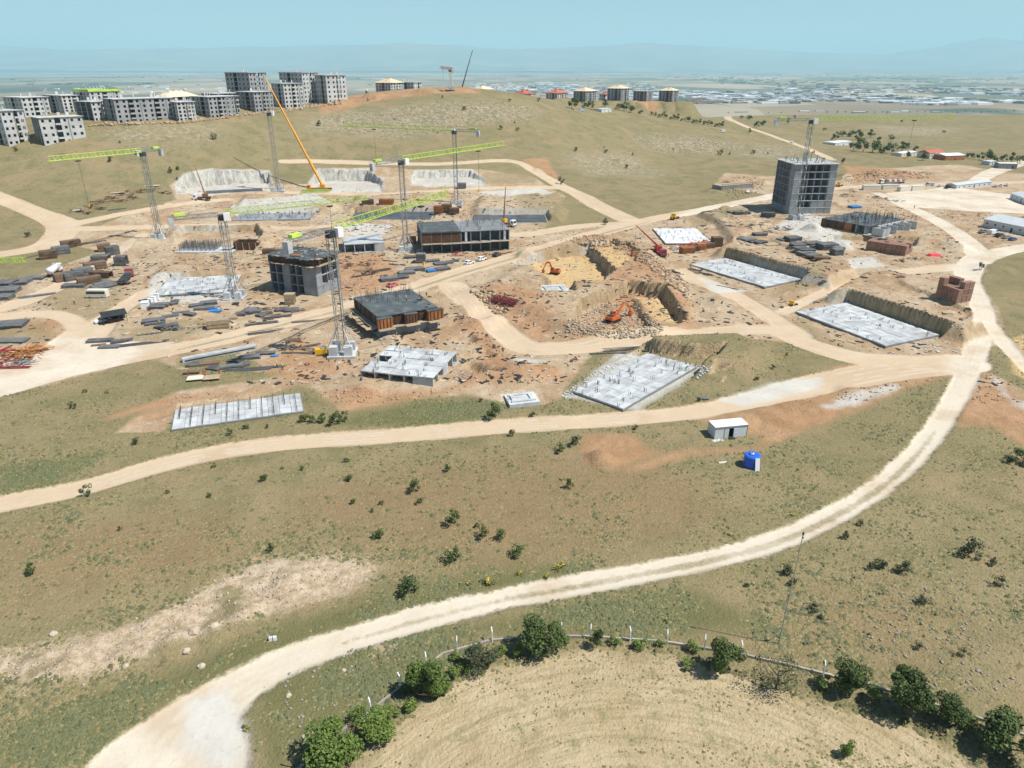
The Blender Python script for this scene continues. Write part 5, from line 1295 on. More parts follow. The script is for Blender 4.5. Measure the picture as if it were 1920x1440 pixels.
# ------------------------------------------------------------------ stacks and materials on the site
_stk = {}
PANEL = mat('weathered_panels', (.115, .12, .125), .7, .55, .7, dirt=(.23, .20, .165), dirt_amt=.7)
RUSTP = mat('rusty_panels', (.15, .095, .06), .8, .5, .7, dirt=(.24, .17, .11), dirt_amt=.6)
FADED = mat('faded_orange', (.44, .19, .06), .7, .35, .8, dirt=(.20, .10, .06))
MAROON = mat('maroon_truss', (.25, .05, .06), .7, .3, .8, dirt=(.12, .06, .05))
def stack_mesh(kind, L, W_, H, m, v):
    key = (kind, round(L, 1), round(W_, 1), round(H, 1), m.name, v)
    if key in _stk: return _stk[key]
    rg = random.Random(hash((kind, v)) & 255); mb = MB()
    if kind == 'mats':
        n = max(2, int(H / .16))
        for k in range(n): mb.box((rg.uniform(-.15, .15), rg.uniform(-.12, .12), (k + .5) * H / n), (L * rg.uniform(.93, 1.0), W_ * rg.uniform(.92, 1.0), H / n * .9), rg.uniform(-.03, .03))
    elif kind == 'bars':
        n = max(5, int(W_ / .18))
        for k in range(n):
            y = (k + .5) / n * W_ - W_ / 2; z = rg.uniform(.06, H)
            mb.tube((-L / 2 + rg.uniform(-.4, .4), y + rg.uniform(-.1, .1), z), (L / 2 + rg.uniform(-.4, .4), y + rg.uniform(-.15, .15), z * rg.uniform(.6, 1)), .085, 4, caps=True)
        mb.box((-L * .3, 0, .04), (.2, W_, .1)); mb.box((L * .3, 0, .04), (.2, W_, .1))
    elif kind == 'form':        # hollow steel tunnel form
        th = .14
        mb.box((0, 0, H - th / 2), (L, W_, th)).box((0, -W_ / 2 + th / 2, H / 2 - .08), (L - .1, th, H - .2)).box((0, W_ / 2 - th / 2, H / 2 - .08), (L - .1, th, H - .2)).box((-L / 2 + .12, 0, H / 2 - .1), (th, W_ - .4, H - .3))
        for k in range(5): mb.box((-L / 2 + L * (k + .5) / 5, -W_ / 2 - .06, H / 2 - .1), (.12, .1, H - .4)); 
        for z in (.25, .6): mb.box((0, -W_ / 2 - .1, H * z), (L - .2, .08, .12))
    elif kind == 'heap':
        for k in range(14): mb.box((rg.gauss(0, L * .25), rg.gauss(0, W_ * .25), rg.uniform(.1, H)), (rg.uniform(.3, .8) * L * .6, rg.uniform(.1, .4), rg.uniform(.08, .2)), rg.uniform(0, 3.1))
    elif kind == 'boards':
        for k in range(7): mb.box((rg.uniform(-.2, .2), (k - 3) * W_ / 7, .06 + (k % 2) * .05), (L, W_ / 7 * .9, .08), rg.uniform(-.04, .04))
    me = mb.mesh(kind, m); _stk[key] = me; return me
NAMES = {'mats': 'panel_stack', 'bars': 'steel_bundle', 'form': 'formwork_unit', 'heap': 'scrap_heap', 'boards': 'board_stack'}
CATS = {'mats': 'panels', 'bars': 'steel bars', 'form': 'formwork', 'heap': 'scrap', 'boards': 'boards'}
ONES = 'first second third fourth fifth sixth seventh eighth ninth tenth eleventh twelfth thirteenth fourteenth fifteenth sixteenth seventeenth eighteenth nineteenth'.split()
def ordinal(k):
    if k < 20: return ONES[k - 1]
    t_, u = divmod(k, 10); return {2: 'twentieth', 3: 'thirtieth'}[t_] if u == 0 else {2: 'twenty', 3: 'thirty'}[t_] + '-' + ONES[u - 1]
def ranked(label, items):
    order = sorted(range(len(items)), key=lambda i: items[i][0]); out = [None] * len(items)
    for r, i in enumerate(order): out[i] = label + ', ' + ('leftmost of them' if r == 0 else 'rightmost of them' if r == len(items) - 1 else ordinal(r + 1) + ' from the left')
    return out
def stacks(kind, label, group, m, items):
    lab = ranked(label, items)
    for i, it in enumerate(items):
        px, py, L, W_, H, deg = it[:6]
        mm = it[6] if len(it) > 6 else m
        mm = PANEL if mm is STEEL_D else RUSTP if mm is RUST else mm
        if kind != 'bars': L *= 1.2; W_ *= 1.2; H *= 1.15
        p = at(px, py)
        tag(link(NAMES[kind], stack_mesh(kind, L, W_, H, mm, i % 5), None, p, math.radians(deg)), lab[i], CATS[kind], group)
stacks('form', 'dark steel tunnel form on the sandy ground at the left', 'steel tunnel forms at the left', STEEL_D,
       [(92, 484, 5, 3, 2.6, 30, RUST), (116, 476, 5, 3, 2.6, 40), (134, 462, 6, 3, 2.2, 40, RUST), (190, 487, 5, 3.5, 1.6, 10), (212, 477, 4, 3, 2.8, 40), (196, 470, 4, 3, 2.4, 30, RUST), (180, 505, 6, 3, 2.4, 42, RUST), (157, 518, 5, 3, 2.6, 50),
        (138, 524, 5, 3, 2.4, 50), (121, 526, 5, 3, 2.4, 45, RUST), (168, 530, 6, 2.4, 1.8, 40, RUST), (191, 520, 6, 2.2, 1.8, -5, RUST), (229, 497, 3.4, 3, 3.0, 10), (168, 512, 3, 2, 2.0, 20, OFFW)])
stacks('mats', 'low dark panel stack lying on the ground at the far left', 'panel stacks at the far left', STEEL_D,
       [(10, 548, 7, 5, 1.2, 15), (30, 533, 6, 4, 1.0, 20), (12, 536, 5, 5, 1.4, 0), (66, 522, 5, 3, .6, 10), (36, 530, 6, 4, .8, 10), (5, 560, 5, 4, 1, 10), (15, 612, 8, 5, .9, 10), (18, 640, 8, 3, .5, 0), (190, 531, 5, 5, .5, 55), (207, 536, 10, 4.5, .6, 50), (140, 538, 6, 3, .9, 10), (70, 555, 9, 1.5, .3, 32), (173, 455, 9, 2, .3, 42)])
stacks('mats', 'dark flat formwork panel stack along the haul road on the left', 'panel stacks along the haul road', STEEL_D,
       [(300, 574, 4.4, 2.0, .8, 10), (294, 578, 4, 1.6, .7, 0), (327, 569, 2, 3.6, .6, 20), (368, 574, 3.4, 2.2, .6, 35), (392, 570, 4, 2.4, .8, 25), (384, 580, 5, 2, .7, 20), (356, 591, 3.0, 1.6, .7, -20), (340, 587, 4, 1.0, .4, 25), (319, 594, 4, 1.2, .5, 25), (289, 603, 5, 2.6, .7, 25), (291, 608, 4.5, 1, .5, 20),
        (297, 616, 2, 1.2, .6, -20), (318, 614, 4, 2.2, .9, 25), (312, 619, 2, 2, .6, 15), (188, 640, 5.5, 2, .5, 8), (206, 651, 4.4, 2, .4, 5), (230, 640, 4.5, 1.6, .4, 22), (185, 648, 3, .8, .3, 18, RUST),
        (434, 597, 2.6, 2, .5, 20, TIMBER), (452, 592, 2.2, 1.6, .9, 15), (463, 588, 2.6, 1.6, .8, 20), (470, 582, 3, 2, .6, 20), (478, 586, 3, 2, .7, 20), (489, 592, 2.4, 1.8, .4, -30), (500, 589, 3, 2, .5, 20), (498, 580, 3, 1.6, .3, 20, TIMBER), (512, 576, 2.6, 1.8, .3, 20, TIMBER), (529, 582, 3.4, 2.4, .6, 20), (547, 583, 3.6, 2.6, .6, 15),
        (558, 583, 3.6, 1.6, .3, 25), (515, 589, 3, 1.6, .3, 20, TIMBER), (442, 571, 1.6, 1, .6, 0)])
stacks('bars', 'long bundle of grey reinforcing bars lying beside the haul road', 'bar bundles by the haul road', REBAR,
       [(265, 645, 13, 1.8, .3, 22), (280, 627, 6, 1, .3, 25), (490, 607, 9, 1.6, .35, 22), (520, 595, 8, 1.8, .35, 22), (500, 623, 10, 1.8, .5, 24), (577, 603, 9, 1.0, .4, 14), (585, 648, 4, 1.4, .3, 30), (470, 693, 13, 2.0, .3, 12), (500, 692, 9, 1.8, .35, 12), (430, 690, 7, 1, .3, 15), (565, 663, 10, .5, .4, 0), (680, 517, 8, 1.4, .4, 32), (715, 507, 7, 1.6, .4, 35), (745, 497, 7, .6, .3, -20), (730, 490, 6, .5, .3, -18)])
stacks('bars', 'long bundle of dark bars lying beside the right hand slabs', 'bar bundles at the right', REBAR,
       [(1170, 656, 11, 1.8, .6, 12), (1140, 663, 9, .6, .2, 5), (1215, 657, 6, .6, .2, 8), (1295, 505, 9, 1.6, .3, -45), (1318, 513, 8, 1.0, .3, -45), (1258, 508, 8, .7, .3, -50), (1263, 511, 8, .5, .3, -50), (1375, 542, 12, .5, .3, -40), (1365, 424, 4, .4, .3, -60), (1372, 424, 4, .4, .3, -60), (220, 393, 8, 1.0, .5, 40)])
stacks('mats', 'dark formwork panel stack between the tower and the mid slab', 'panel stacks near the tower', STEEL_D,
       [(1386, 447, 5, 3, .5, 25), (1404, 449, 5, 3, .4, 25), (1424, 441, 4.5, 3, .9, 10), (1414, 452, 5, 3, .3, 25), (1425, 455, 4.5, 3, .6, 20), (1445, 459, 4, 3, .3, 20, TIMBER), (1455, 457, 5, 3, .25, 25, TIMBER), (1470, 450, 4, 3.4, .5, 20), (1486, 451, 5, 3.4, 1.4, 15), (1500, 457, 6, 2.6, .5, 10), (1496, 461, 5, 3, .8, 20), (1524, 458, 6, 3.2, .8, 20), (1535, 464, 5, 3, .6, 20),
        (1500, 467, 4, 3, .7, 15), (1512, 470, 5, 3, .6, 15), (1550, 466, 6, 4, 1.8, 15), (1510, 476, 5, 3, .8, 20), (1524, 480, 5, 3, .6, 30), (1540, 484, 5, 2.6, .5, 0, RUST), (1568, 478, 3, 3, 2.0, 10), (1571, 471, 3, 3, 1.4, 40), (1440, 406, 5, 3, 1.8, 0), (1390, 402, 7, 2, 1.2, 10), (1381, 400, 7, 4, .9, 10)])
stacks('mats', 'dark panel stack beside the haul road right of the concrete frame', 'panel stacks by the pink vehicle', STEEL_D,
       [(730, 525, 5, 2.6, .9, 20), (750, 521, 5, 3, .6, 20), (762, 513, 5, 3, .8, 20), (778, 507, 6, 3, .9, 15), (800, 500, 4, 3, .4, 40, TIMBER), (825, 496, 4, 3, .7, 20), (838, 493, 4, 2.4, .5, 25), (812, 490, 4, 2, .6, 25), (770, 484, 4.5, 2.4, .7, 0), (790, 492, 3, 2.4, 3.0, 0, CONC_D), (830, 506, 4.5, 2.6, .8, 30), (852, 490, 3, 1.6, .4, 30)])
stacks('mats', 'blue tarpaulin covered stack among the site materials', 'blue covered stacks', TARP, [(812, 508, 4, 2.4, .6, 20), (404, 585, 3, 1.6, .5, 10), (398, 580, 2.6, 1.4, .5, 10), (1602, 390, 5, 3.4, 1.0, 15), (515, 668, 1.6, .8, .3, 10)])
stacks('heap', 'dark scrap heap of formwork parts beside the crane of the tower', 'scrap by the tower', STEEL_D, [(1405, 425, 6, 4, 1.2, 0), (1425, 422, 6, 4, .9, 30), (1455, 430, 6, 4, 1.6, 10), (1478, 432, 5, 3, 1.2, 50), (1440, 436, 5, 3, .7, 20), (1640, 370, 6, 4, 1.0, 0), (1660, 373, 6, 4, .8, 0, STEEL_G), (1680, 377, 7, 3, .6, 0, STEEL_G), (1598, 362, 6, 4, 2.2, 0, RUST), (1590, 368, 8, 3, 1.2, 0, RUST)])
stacks('heap', 'heap of props and boards on the bare site earth', 'prop heaps near the cranes', RUST, [(650, 500, 6, 4, 1.2, 20), (690, 497, 6, 4, 1.8, 0), (690, 510, 6, 4, 1.2, 0), (555, 640, 6, 3, .6, 20), (540, 655, 5, 2.4, .9, 0, STEEL_D), (495, 580, 3, 2, .6, 0), (310, 620, 3, 2, 1.0, 0), (330, 617, 4, 2.4, 1.0, 0, STEEL_D), (865, 598, 4, 2.6, .8, 0), (860, 480, 5, 2, 1.4, 0, REDP), (950, 565, 4, 2.4, .5, 0), (1690, 490, 4, 3, .8, 0), (1715, 486, 4, 3, .9, 0), (1690, 520, 3, 2, .5, 0, BRICK)])
stacks('heap', 'dark red truss heap on the grass at the upper left', 'red truss heaps at the upper left', mat('maroon_steel', (.13, .035, .035), .7, .4, .6),
       [(150, 397, 5, 3, 1.4, 10), (170, 388, 6, 3, 1.2, 10), (190, 380, 7, 3, 1.4, 10), (210, 373, 7, 4, 1.2, 10), (235, 366, 8, 4, 1.4, 5), (262, 360, 8, 4, 1.6, 5), (285, 358, 8, 4, 1.2, 0), (225, 378, 6, 3, 1.0, 10), (250, 372, 6, 3, 1.0, 0), (310, 363, 6, 3, .9, 0), (188, 392, 6, 3, 1.0, 0), (165, 401, 5, 2, .9, 0)])
stacks('boards', 'pale timber board stack on the site', 'pale board stacks', TIMBER, [(148, 394, 4, 3, .3, 20, OFFW), (222, 361, 6, 3, .3, 10, OFFW), (285, 348, 6, 3, .3, 10, OFFW), (222, 517, 6, 4, .3, 20), (237, 503, 5, 3, .3, 30), (675, 640, 6, 1.2, .3, 40), (690, 652, 7, 1.0, .3, 40), (805, 515, 4, 3, .3, 30), (790, 475, 3, 2, 1, 10, ORANGE_FW), (925, 466, 3, 2, .4, -40, OFFW)])
stacks('form', 'rusty box form standing on earth between the terraces', 'rusty box forms between the terraces', RUST, [(823, 398, 4, 3, 2.8, 0, ORANGE_FW), (838, 395, 4, 3, 2.8, 0), (852, 400, 4, 2.4, 2.4, 0), (690, 383, 5, 3, 2.2, 10), (725, 383, 6, 3, 2.4, 0, ORANGE_FW), (772, 456, 3, 2, 2.4, 0, ORANGE_FW), (545, 569, 2.6, 2, 2.8, 5, TIMBER), (410, 614, 5, 2.6, 2.2, 20, TIMBER), (866, 353, 4, 3, 2.6, 0, CONC_D), (505, 476, 4, 2, 1.8, 5), (525, 476, 4, 2, 1.6, 5)])
stacks('form', 'rust red box form in the row beside the white slab', 'box forms beside the white slab', ORANGE_FW, [(1288, 474, 4.6, 2.6, 2.0, 15), (1302, 470, 3, 2.4, 1.8, 15, RUST), (1313, 468, 3, 2.4, 2.2, 15), (1327, 465, 4, 2.6, 2.0, 15, RUST), (1343, 462, 3.4, 2.6, 3.4, 10, RUST)])
stacks('heap', 'orange and red braces heaped behind the crane truck', 'orange brace heaps', ORNG, [(1290, 462, 7, 4, 1.6, 20), (1275, 466, 6, 4, 1.2, 20, REDP), (1308, 458, 6, 3, 1.4, 20), (1325, 456, 5, 3, 1.2, 10, REDP), (1357, 460, 4, 2, .6, 0, REDP), (1265, 468, 4, 3, 1.6, 0, WHITE)])
stacks('heap', 'orange and rusty crane parts heaped at the left edge', 'orange crane parts at the left edge', FADED, [(20, 668, 9, 4, 1.0, 10), (45, 660, 9, 4, 1.2, 12), (60, 656, 8, 4, 1.2, 15), (30, 678, 8, 3, .8, 5, RUST), (10, 685, 7, 3, .9, 0, REDP), (40, 682, 7, 3, .8, 0, STEEL_G), (55, 672, 6, 3, 1, 10, ORANGE_FW), (5, 660, 6, 3, .9, 10, REDP)])
stacks('bars', 'orange crane jib section lying in the heap at the left edge', 'orange jib sections at the left edge', FADED, [(25, 664, 12, 1.6, .8, 8), (55, 662, 8, 1.6, 1.0, 35), (20, 690, 9, 1.4, .5, 4, REDP)])
stacks('mats', 'small dark panel stack on the grass strip by the white beam', 'panel stacks by the white beam', STEEL_D, [(368, 685, 4, 1.8, .5, 12), (393, 683, 4, 1.8, .5, 12, RUST), (402, 692, 3, 2, .4, -20), (437, 677, 2.6, 1.6, .4, 0), (468, 672, 4.4, 1.8, .6, 15), (435, 688, 4.6, 1.6, .5, 20), (455, 685, 3, 2, .5, 20), (360, 700, 3, 1.2, .5, 10, RUST), (455, 667, 3, 1.4, .3, 15, TIMBER), (498, 663, 4, 1.4, .4, 10), (1318, 748, 2, 1, .3, 0)])
for x, y, l in ((367, 712, 'pale trestle platform with red legs left of its pair on the grass strip'), (398, 711, 'dark trestle platform with red legs right of its pair on the grass strip')):
    t = thing('trestle_platform', l, 'platform', at(x, y), .25)
    part('platform', MB().box((0, 0, .55), (3.6, 2.6, .12)), OFFW if x < 380 else TIMBER, t)
    for sx in (-1.6, 1.6): part('trestle_leg', MB().tube((sx, 1.2, .5), (sx - .5, 1.3, 0), .07, 4).tube((sx, 1.2, .5), (sx + .2, 1.3, 2.2), .07, 4).tube((sx - .4, 1.3, .3), (sx + .2, 1.3, 2.2), .07, 4), REDP, t)
t = thing('concrete_beam', 'long white concrete beam lying beside the haul road', 'beam', at(343, 681), yaw((343, 681), (448, 661)))
part('beam', MB().box((9, .8, .5), (18, 1.7, 1.0)), CONC_L, t); part('beam_slot', MB().box((9, -.06, .45), (17, .1, .3)), STEEL_D, t)
t = thing('yellow_generator', 'small yellow machine beside the base of the nearest crane', 'machine', at(603, 664), .2)
part('body', MB().box((0, 0, .9), (3.0, 1.6, 1.4)), YELL, t); part('frame', MB().box((0, 0, .12), (3.4, 1.8, .24)), STEEL_D, t); part('hood', MB().box((.6, 0, 1.75), (1.2, 1.2, .4)), STEEL_G, t)
for p, l in (((945, 570), 'tangled red steel trusses lying left of the crane pad'), ):
    t = thing('steel_truss', l, 'truss', at(*p), -.75)
    for k in range(3):
        mb = MB(); lattice(mb, (-5, k * 1.3 - 1.3, .5 + .3 * k), (5, k * 1.1 - 1.0, .9 + .2 * k), 1.0, 1.0, 1.2, .11, .07); part('truss', mb, MAROON, t)
    part('board', MB().box((-2, 1.8, .6), (6, 1.6, .15), .2), RUST, t); part('board', MB().box((2, 2.6, .7), (5, 1.2, .15), .1), TIMBER, t)
t = thing('crane_jib_section', 'lime lattice jib section lying below the orange mobile crane', 'jib', at(565, 362), yaw((565, 362), (615, 361)))
for k in range(2):
    mb = MB(); lattice(mb, (0, k * 2.2, .8), (16, k * 2.2, .8), 1.4, 1.4, 1.8, .13, .08); part('jib_section', mb, LIME, t)
t = thing('crane_jib_section', 'lime lattice jib section lying in the grass at the left edge', 'jib', at(2, 492), .1)
mb = MB(); lattice(mb, (-6, 0, .8), (9, 0, .8), 1.5, 1.5, 1.6, .14, .09); part('jib_section', mb, LIME, t)
# clay block pallets
pm = MB()
for i in range(2):
    for j in range(2):
        for k in range(4): pm.box((i * .6 - .3, j * .6 - .3, .18 + k * .29 + .14), (.57, .57, .27))
pme = pm.mesh('brick_pack', BRICK); wrap = MB().box((0, 0, .06), (1.2, 1.2, .12)).mesh('pallet_base', TIMBER)
def pallets(c, q, nx_, ny_, nz_, label, group, drop=0):
    o = at(*c); a = yaw(c, q); rg = random.Random(5)
    for i in range(nx_):
        for j in range(ny_):
            for k in range(nz_):
                if k == nz_ - 1 and rg.random() < drop: continue
                x, y = i * 1.85, j * 1.85
                b = thing('brick_pallet', label % (ONES[j], ONES[i], ('bottom', 'second', 'top')[k if nz_ == 3 else k * 2]), 'brick pallet', (o.x + x * math.cos(a) - y * math.sin(a), o.y + x * math.sin(a) + y * math.cos(a), o.z + k * 1.95 - .05), a + rg.uniform(-.05, .05), group)
                b.scale = (1.48, 1.48, 1.5)
                link('brick_pack', pme, b); link('pallet_base', wrap, b)
pallets((1628, 469), (1706, 481), 8, 5, 2, 'clay block pallet, large stack, %s row back, %s from left, %s layer', 'pallets of clay blocks in the large stack', .25)
pallets((1762, 556), (1795, 568), 4, 3, 3, 'clay block pallet, high stack, %s row back, %s from left, %s layer', 'pallets of clay blocks in the high stack', .35)
tag(link('red_mesh', MB().box((0, 0, .4), (5, 2.6, .8), .1, .7).mesh('red_mesh', mat('red_net', (.75, .06, .08), .7)), None, at(1751, 480)), 'bright red netting heap on the gravel right of the brick stack', 'netting')
# ------------------------------------------------------------------ vegetation
def leaf_mat(name, c0, c1):
    m, N, L, b = new_mat(name)
    b.inputs['Roughness'].default_value = .7; b.inputs['Specular IOR Level'].default_value = .25
    geo = N.new('ShaderNodeNewGeometry'); oi = N.new('ShaderNodeObjectInfo')
    mx = N.new('ShaderNodeMix'); mx.data_type = 'RGBA'; mx.inputs[6].default_value = (*c0, 1); mx.inputs[7].default_value = (*c1, 1)
    ad = N.new('ShaderNodeMath'); ad.operation = 'MULTIPLY_ADD'; ad.inputs[1].default_value = .7; L.new(geo.outputs['Random Per Island'], ad.inputs[0])
    m2 = N.new('ShaderNodeMath'); m2.operation = 'MULTIPLY'; m2.inputs[1].default_value = .35; L.new(oi.outputs['Random'], m2.inputs[0]); L.new(m2.outputs[0], ad.inputs[2])
    L.new(ad.outputs[0], mx.inputs[0]); L.new(mx.outputs[2], b.inputs['Base Color'])
    MATS[name] = m; return m
LEAF = leaf_mat('leaves_dark', (.028, .055, .014), (.115, .155, .045))
LEAF_B = leaf_mat('leaves_bright', (.055, .10, .018), (.19, .25, .055))
LEAF_G = leaf_mat('leaves_greygreen', (.035, .05, .025), (.11, .125, .06))
LEAF_Y = leaf_mat('flowers_yellow', (.45, .38, .03), (.70, .55, .05))
BARK = mat('bark', (.10, .075, .05), .95, .3, 2)
def crown(seed, n, ls, lumps=9, rx=1.0, rz=1.0, fill=.35, flat=.0):
    """leaf-sized faces spread through a lumpy crown of unit radius, bottom at z = 0.2"""
    rg = np.random.RandomState(seed)
    c = rg.normal(0, 1, (lumps, 3)); c /= np.linalg.norm(c, axis=1)[:, None] + 1e-9; c *= rg.uniform(.3, .74, (lumps, 1)); r = rg.uniform(.2, .44, lumps)
    k = rg.randint(0, lumps, n); d = rg.normal(0, 1, (n, 3)); d /= np.linalg.norm(d, axis=1)[:, None]
    q = np.where(rg.rand(n) < fill, rg.rand(n) ** .5, rg.uniform(.85, 1.05, n))
    p = c[k] + d * (r[k] * q)[:, None]
    p[:, 0] *= rx; p[:, 1] *= rx; p[:, 2] = (p[:, 2] * .95 + 1.0) * rz
    nrm = rg.normal(0, 1, (n, 3)); nrm[:, 2] = np.abs(nrm[:, 2]) * .8 + .15; nrm += d * .8; nrm /= np.linalg.norm(nrm, axis=1)[:, None]
    a = np.cross(nrm, rg.normal(0, 1, (n, 3))); a /= np.linalg.norm(a, axis=1)[:, None]; b = np.cross(nrm, a)
    s = (ls * rg.uniform(.6, 1.4, n))[:, None]
    V = np.stack([p - a * s, p - b * s * .6, p + a * s, p + b * s * .6], 1).reshape(-1, 3)
    F = np.arange(n * 4, dtype=np.int32)
    return V, F
def np_mesh(name, V, F, m, k=4, up=False):
    me = bpy.data.meshes.new(name); me.vertices.add(len(V)); me.vertices.foreach_set('co', np.asarray(V, np.float32).ravel())
    me.loops.add(len(F)); me.loops.foreach_set('vertex_index', np.asarray(F, np.int32)); me.polygons.add(len(F) // k); me.polygons.foreach_set('loop_start', np.arange(0, len(F), k, dtype=np.int32))
    me.update(); me.materials.append(m)
    if up: me.normals_split_custom_set_from_vertices(np.tile(np.array([[0, 0, 1.0]], np.float32), (len(V), 1)))
    return me
def trunk_mesh(seed, h=1.0, r=.05, limbs=6, m=None):
    rg = random.Random(seed); mb = MB(); p = Vector((0, 0, -.12)); d = Vector((rg.uniform(-.1, .1), rg.uniform(-.1, .1), 1))
    pts = [p]
    for k in range(4): p = p + d * (h / 4) + Vector((rg.uniform(-.04, .04), rg.uniform(-.04, .04), 0)); pts.append(p)
    for k in range(4): mb.tube(pts[k], pts[k + 1], r * (1 - .18 * k), 6, r * (1 - .18 * (k + 1)))
    for k in range(limbs):
        a = rg.uniform(0, 6.28); q = pts[1 + k % 4]; e = q + Vector((math.cos(a) * .55, math.sin(a) * .55, rg.uniform(.25, .6)))
        mb.tube(q, e, r * .5, 5, r * .18); mb.tube(e, e + Vector((rg.uniform(-.2, .2), rg.uniform(-.2, .2), .25)), r * .2, 4, r * .05)
    return mb.mesh('trunk', m or BARK)
def tree(label, px, py, dia, h, seed, leaf=LEAF, n=3000, ls=.06, fill=.35, name='tree', cat='tree', group=None, lumps=9):
    p = at(px, py); t = thing(name, label, cat, p, seed * 1.7, group)
    V, F = crown(seed, n, ls, lumps, 1, 1, fill)
    V = V * np.array([dia / 1.7, dia / 1.7, h / 1.95]); V[:, 2] += h * .02
    link('crown', np_mesh('crown', V, F, leaf), t)
    tm = link('trunk', trunk_mesh(seed, 1.0, .05, 7), t); tm.scale = (dia / 1.9, dia / 1.9, h * .62)
    return t
tree('dense round dark green tree by the wall at the top of the field', 1020, 1224, 5.6, 6.0, 3, n=5200, ls=.05, lumps=14)
tree('tall uneven green tree before the wall, left of the grey shrub', 806, 1308, 5.4, 6.2, 4, LEAF_B, n=4200, ls=.055, fill=.5, lumps=8)
tree('loose grey green shrub by the wall left of the dense round tree', 894, 1250, 4.8, 3.8, 5, LEAF_G, n=2200, ls=.05, fill=.7)
tree('large leafy tree over the crouching person', 634, 1424, 6.4, 5.2, 6, LEAF_B, n=5200, ls=.05, lumps=12)
tree('low spreading green shrub by the wall, right of the crouching person', 716, 1372, 5.0, 3.6, 7, LEAF_B, n=3600, ls=.055, fill=.5)
tree('slim upright green sapling on the wall right of the dense round tree', 1119, 1214, 1.9, 3.4, 8, n=1000, ls=.08, lumps=6)
tree('dense dark tree right of the middle of the field wall', 1350, 1256, 4.7, 5.4, 9, n=4600, ls=.05, lumps=12)
tree('nearly bare spreading tree at the foot of the lamp pole', 1456, 1292, 6.2, 5.4, 10, LEAF_G, n=900, ls=.035, fill=.8, lumps=12)
tree('dark green tree right of the bare tree', 1592, 1304, 4.5, 4.8, 11, n=4000, ls=.05, lumps=10)
tree('tall dark tree in the middle of the right hand row', 1690, 1330, 5.4, 6.4, 12, n=5200, ls=.048, lumps=13)
tree('lower dark tree between the tall tree and the corner tree', 1776, 1352, 4.4, 4.2, 13, n=3000, ls=.055)
tree('wide dark tree in the lower right corner', 1888, 1412, 7.0, 6.2, 14, n=6000, ls=.045, lumps=14)
tree('small bright green sapling standing alone in the field', 1588, 1418, 1.9, 2.4, 15, LEAF_B, n=900, ls=.085, lumps=6, name='sapling')
for i, (x, y, d_, h_, l) in enumerate(((1152, 1206, 1.7, 1.5, 'yellow green shrub just right of the slim sapling'), (1202, 1214, 2.6, 1.5, 'wide bright shrub below the wall between two posts'), (1238, 1214, 1.6, 1.3, 'small bright shrub at the right end of the bright shrubs'), (1296, 1222, 2.0, 1.8, 'bright shrub touching the dense dark tree'),
                                        (852, 1238, 1.6, 1.4, 'bright shrub on the wall above the grey shrub'), (760, 1296, 1.6, 1.5, 'small bright shrub left of the tall uneven tree'), (583, 1430, 2.0, 2.0, 'bright shrub at the lower left end of the wall'), (1060, 1205, 1.4, 1.2, 'small shrub beside the dense round tree'),
                                        (1290, 1252, 2.0, 1.2, 'low dry shrub in the shade left of the dense dark tree'), (1545, 1290, 2.6, 1.8, 'bright shrub left of the dark tree beside the post'), (1735, 1335, 2.0, 1.8, 'bright shrub between the two dark trees at the right'), (1820, 1368, 2.4, 2.0, 'shrub left of the corner tree'), (672, 1352, 2.4, 2.2, 'leafy shrub between the large leafy tree and the wall post'), (770, 1330, 2.4, 1.8, 'leafy shrub below the tall uneven tree'), (845, 1275, 2.4, 2.0, 'leafy shrub right of the tall uneven tree'), (940, 1225, 2.0, 1.4, 'leafy shrub between the grey shrub and the dense round tree'), (1640, 1310, 2.2, 1.8, 'bright shrub between the dark tree and the tall dark tree'), (690, 1385, 2.6, 2.0, 'leafy shrub filling the gap beside the low spreading shrub'), (735, 1345, 2.4, 2.2, 'leafy shrub at the right end of the low spreading shrub'), (785, 1288, 2.4, 2.4, 'leafy shrub behind the tall uneven tree'), (830, 1295, 2.2, 1.8, 'leafy shrub in front of the tall uneven tree'), (872, 1262, 2.2, 1.8, 'leafy shrub left of the grey shrub'), (975, 1228, 2.2, 1.6, 'leafy shrub in the shade of the dense round tree'), (610, 1440, 3.0, 2.6, 'leafy shrub left of the large leafy tree'))):
    tree(l, x, y, d_, h_, 40 + i, LEAF_B, n=650, ls=.09, lumps=6, name='shrub', cat='shrub')
# scattered shrubs: five crown shapes shared by all
_sh = []
for s_ in range(6):
    V, F = crown(70 + s_, 420, .10, 7, 1, 1, .45); _sh.append((np_mesh('shrub_crown', V, F, LEAF), trunk_mesh(70 + s_, .8, .05, 5)))
_sg = [np_mesh('shrub_crown', *crown(90 + s_, 360, .10, 7, 1, 1, .5), LEAF_G) for s_ in range(4)]
def shrubs(label, group, items, name='shrub', cat='shrub', grey=False, hk=1.0):
    lab = ranked(label, items)
    for i, (x, y, s_) in enumerate(items):
        t = thing(name, lab[i], cat, at(x, y), (x * 7 + y) % 6.28, group)
        me, tr = _sh[i % 6]
        if grey: me = _sg[i % 4]
        k = s_ / 1.6
        link('crown', me, t, None, 0, (k * (1 + .15 * math.sin(i)), k, k * (.85 + .2 * math.cos(i * 2)) * hk)); link('trunk', tr, t, None, 0, (k * .8, k * .8, k * .9 * hk))
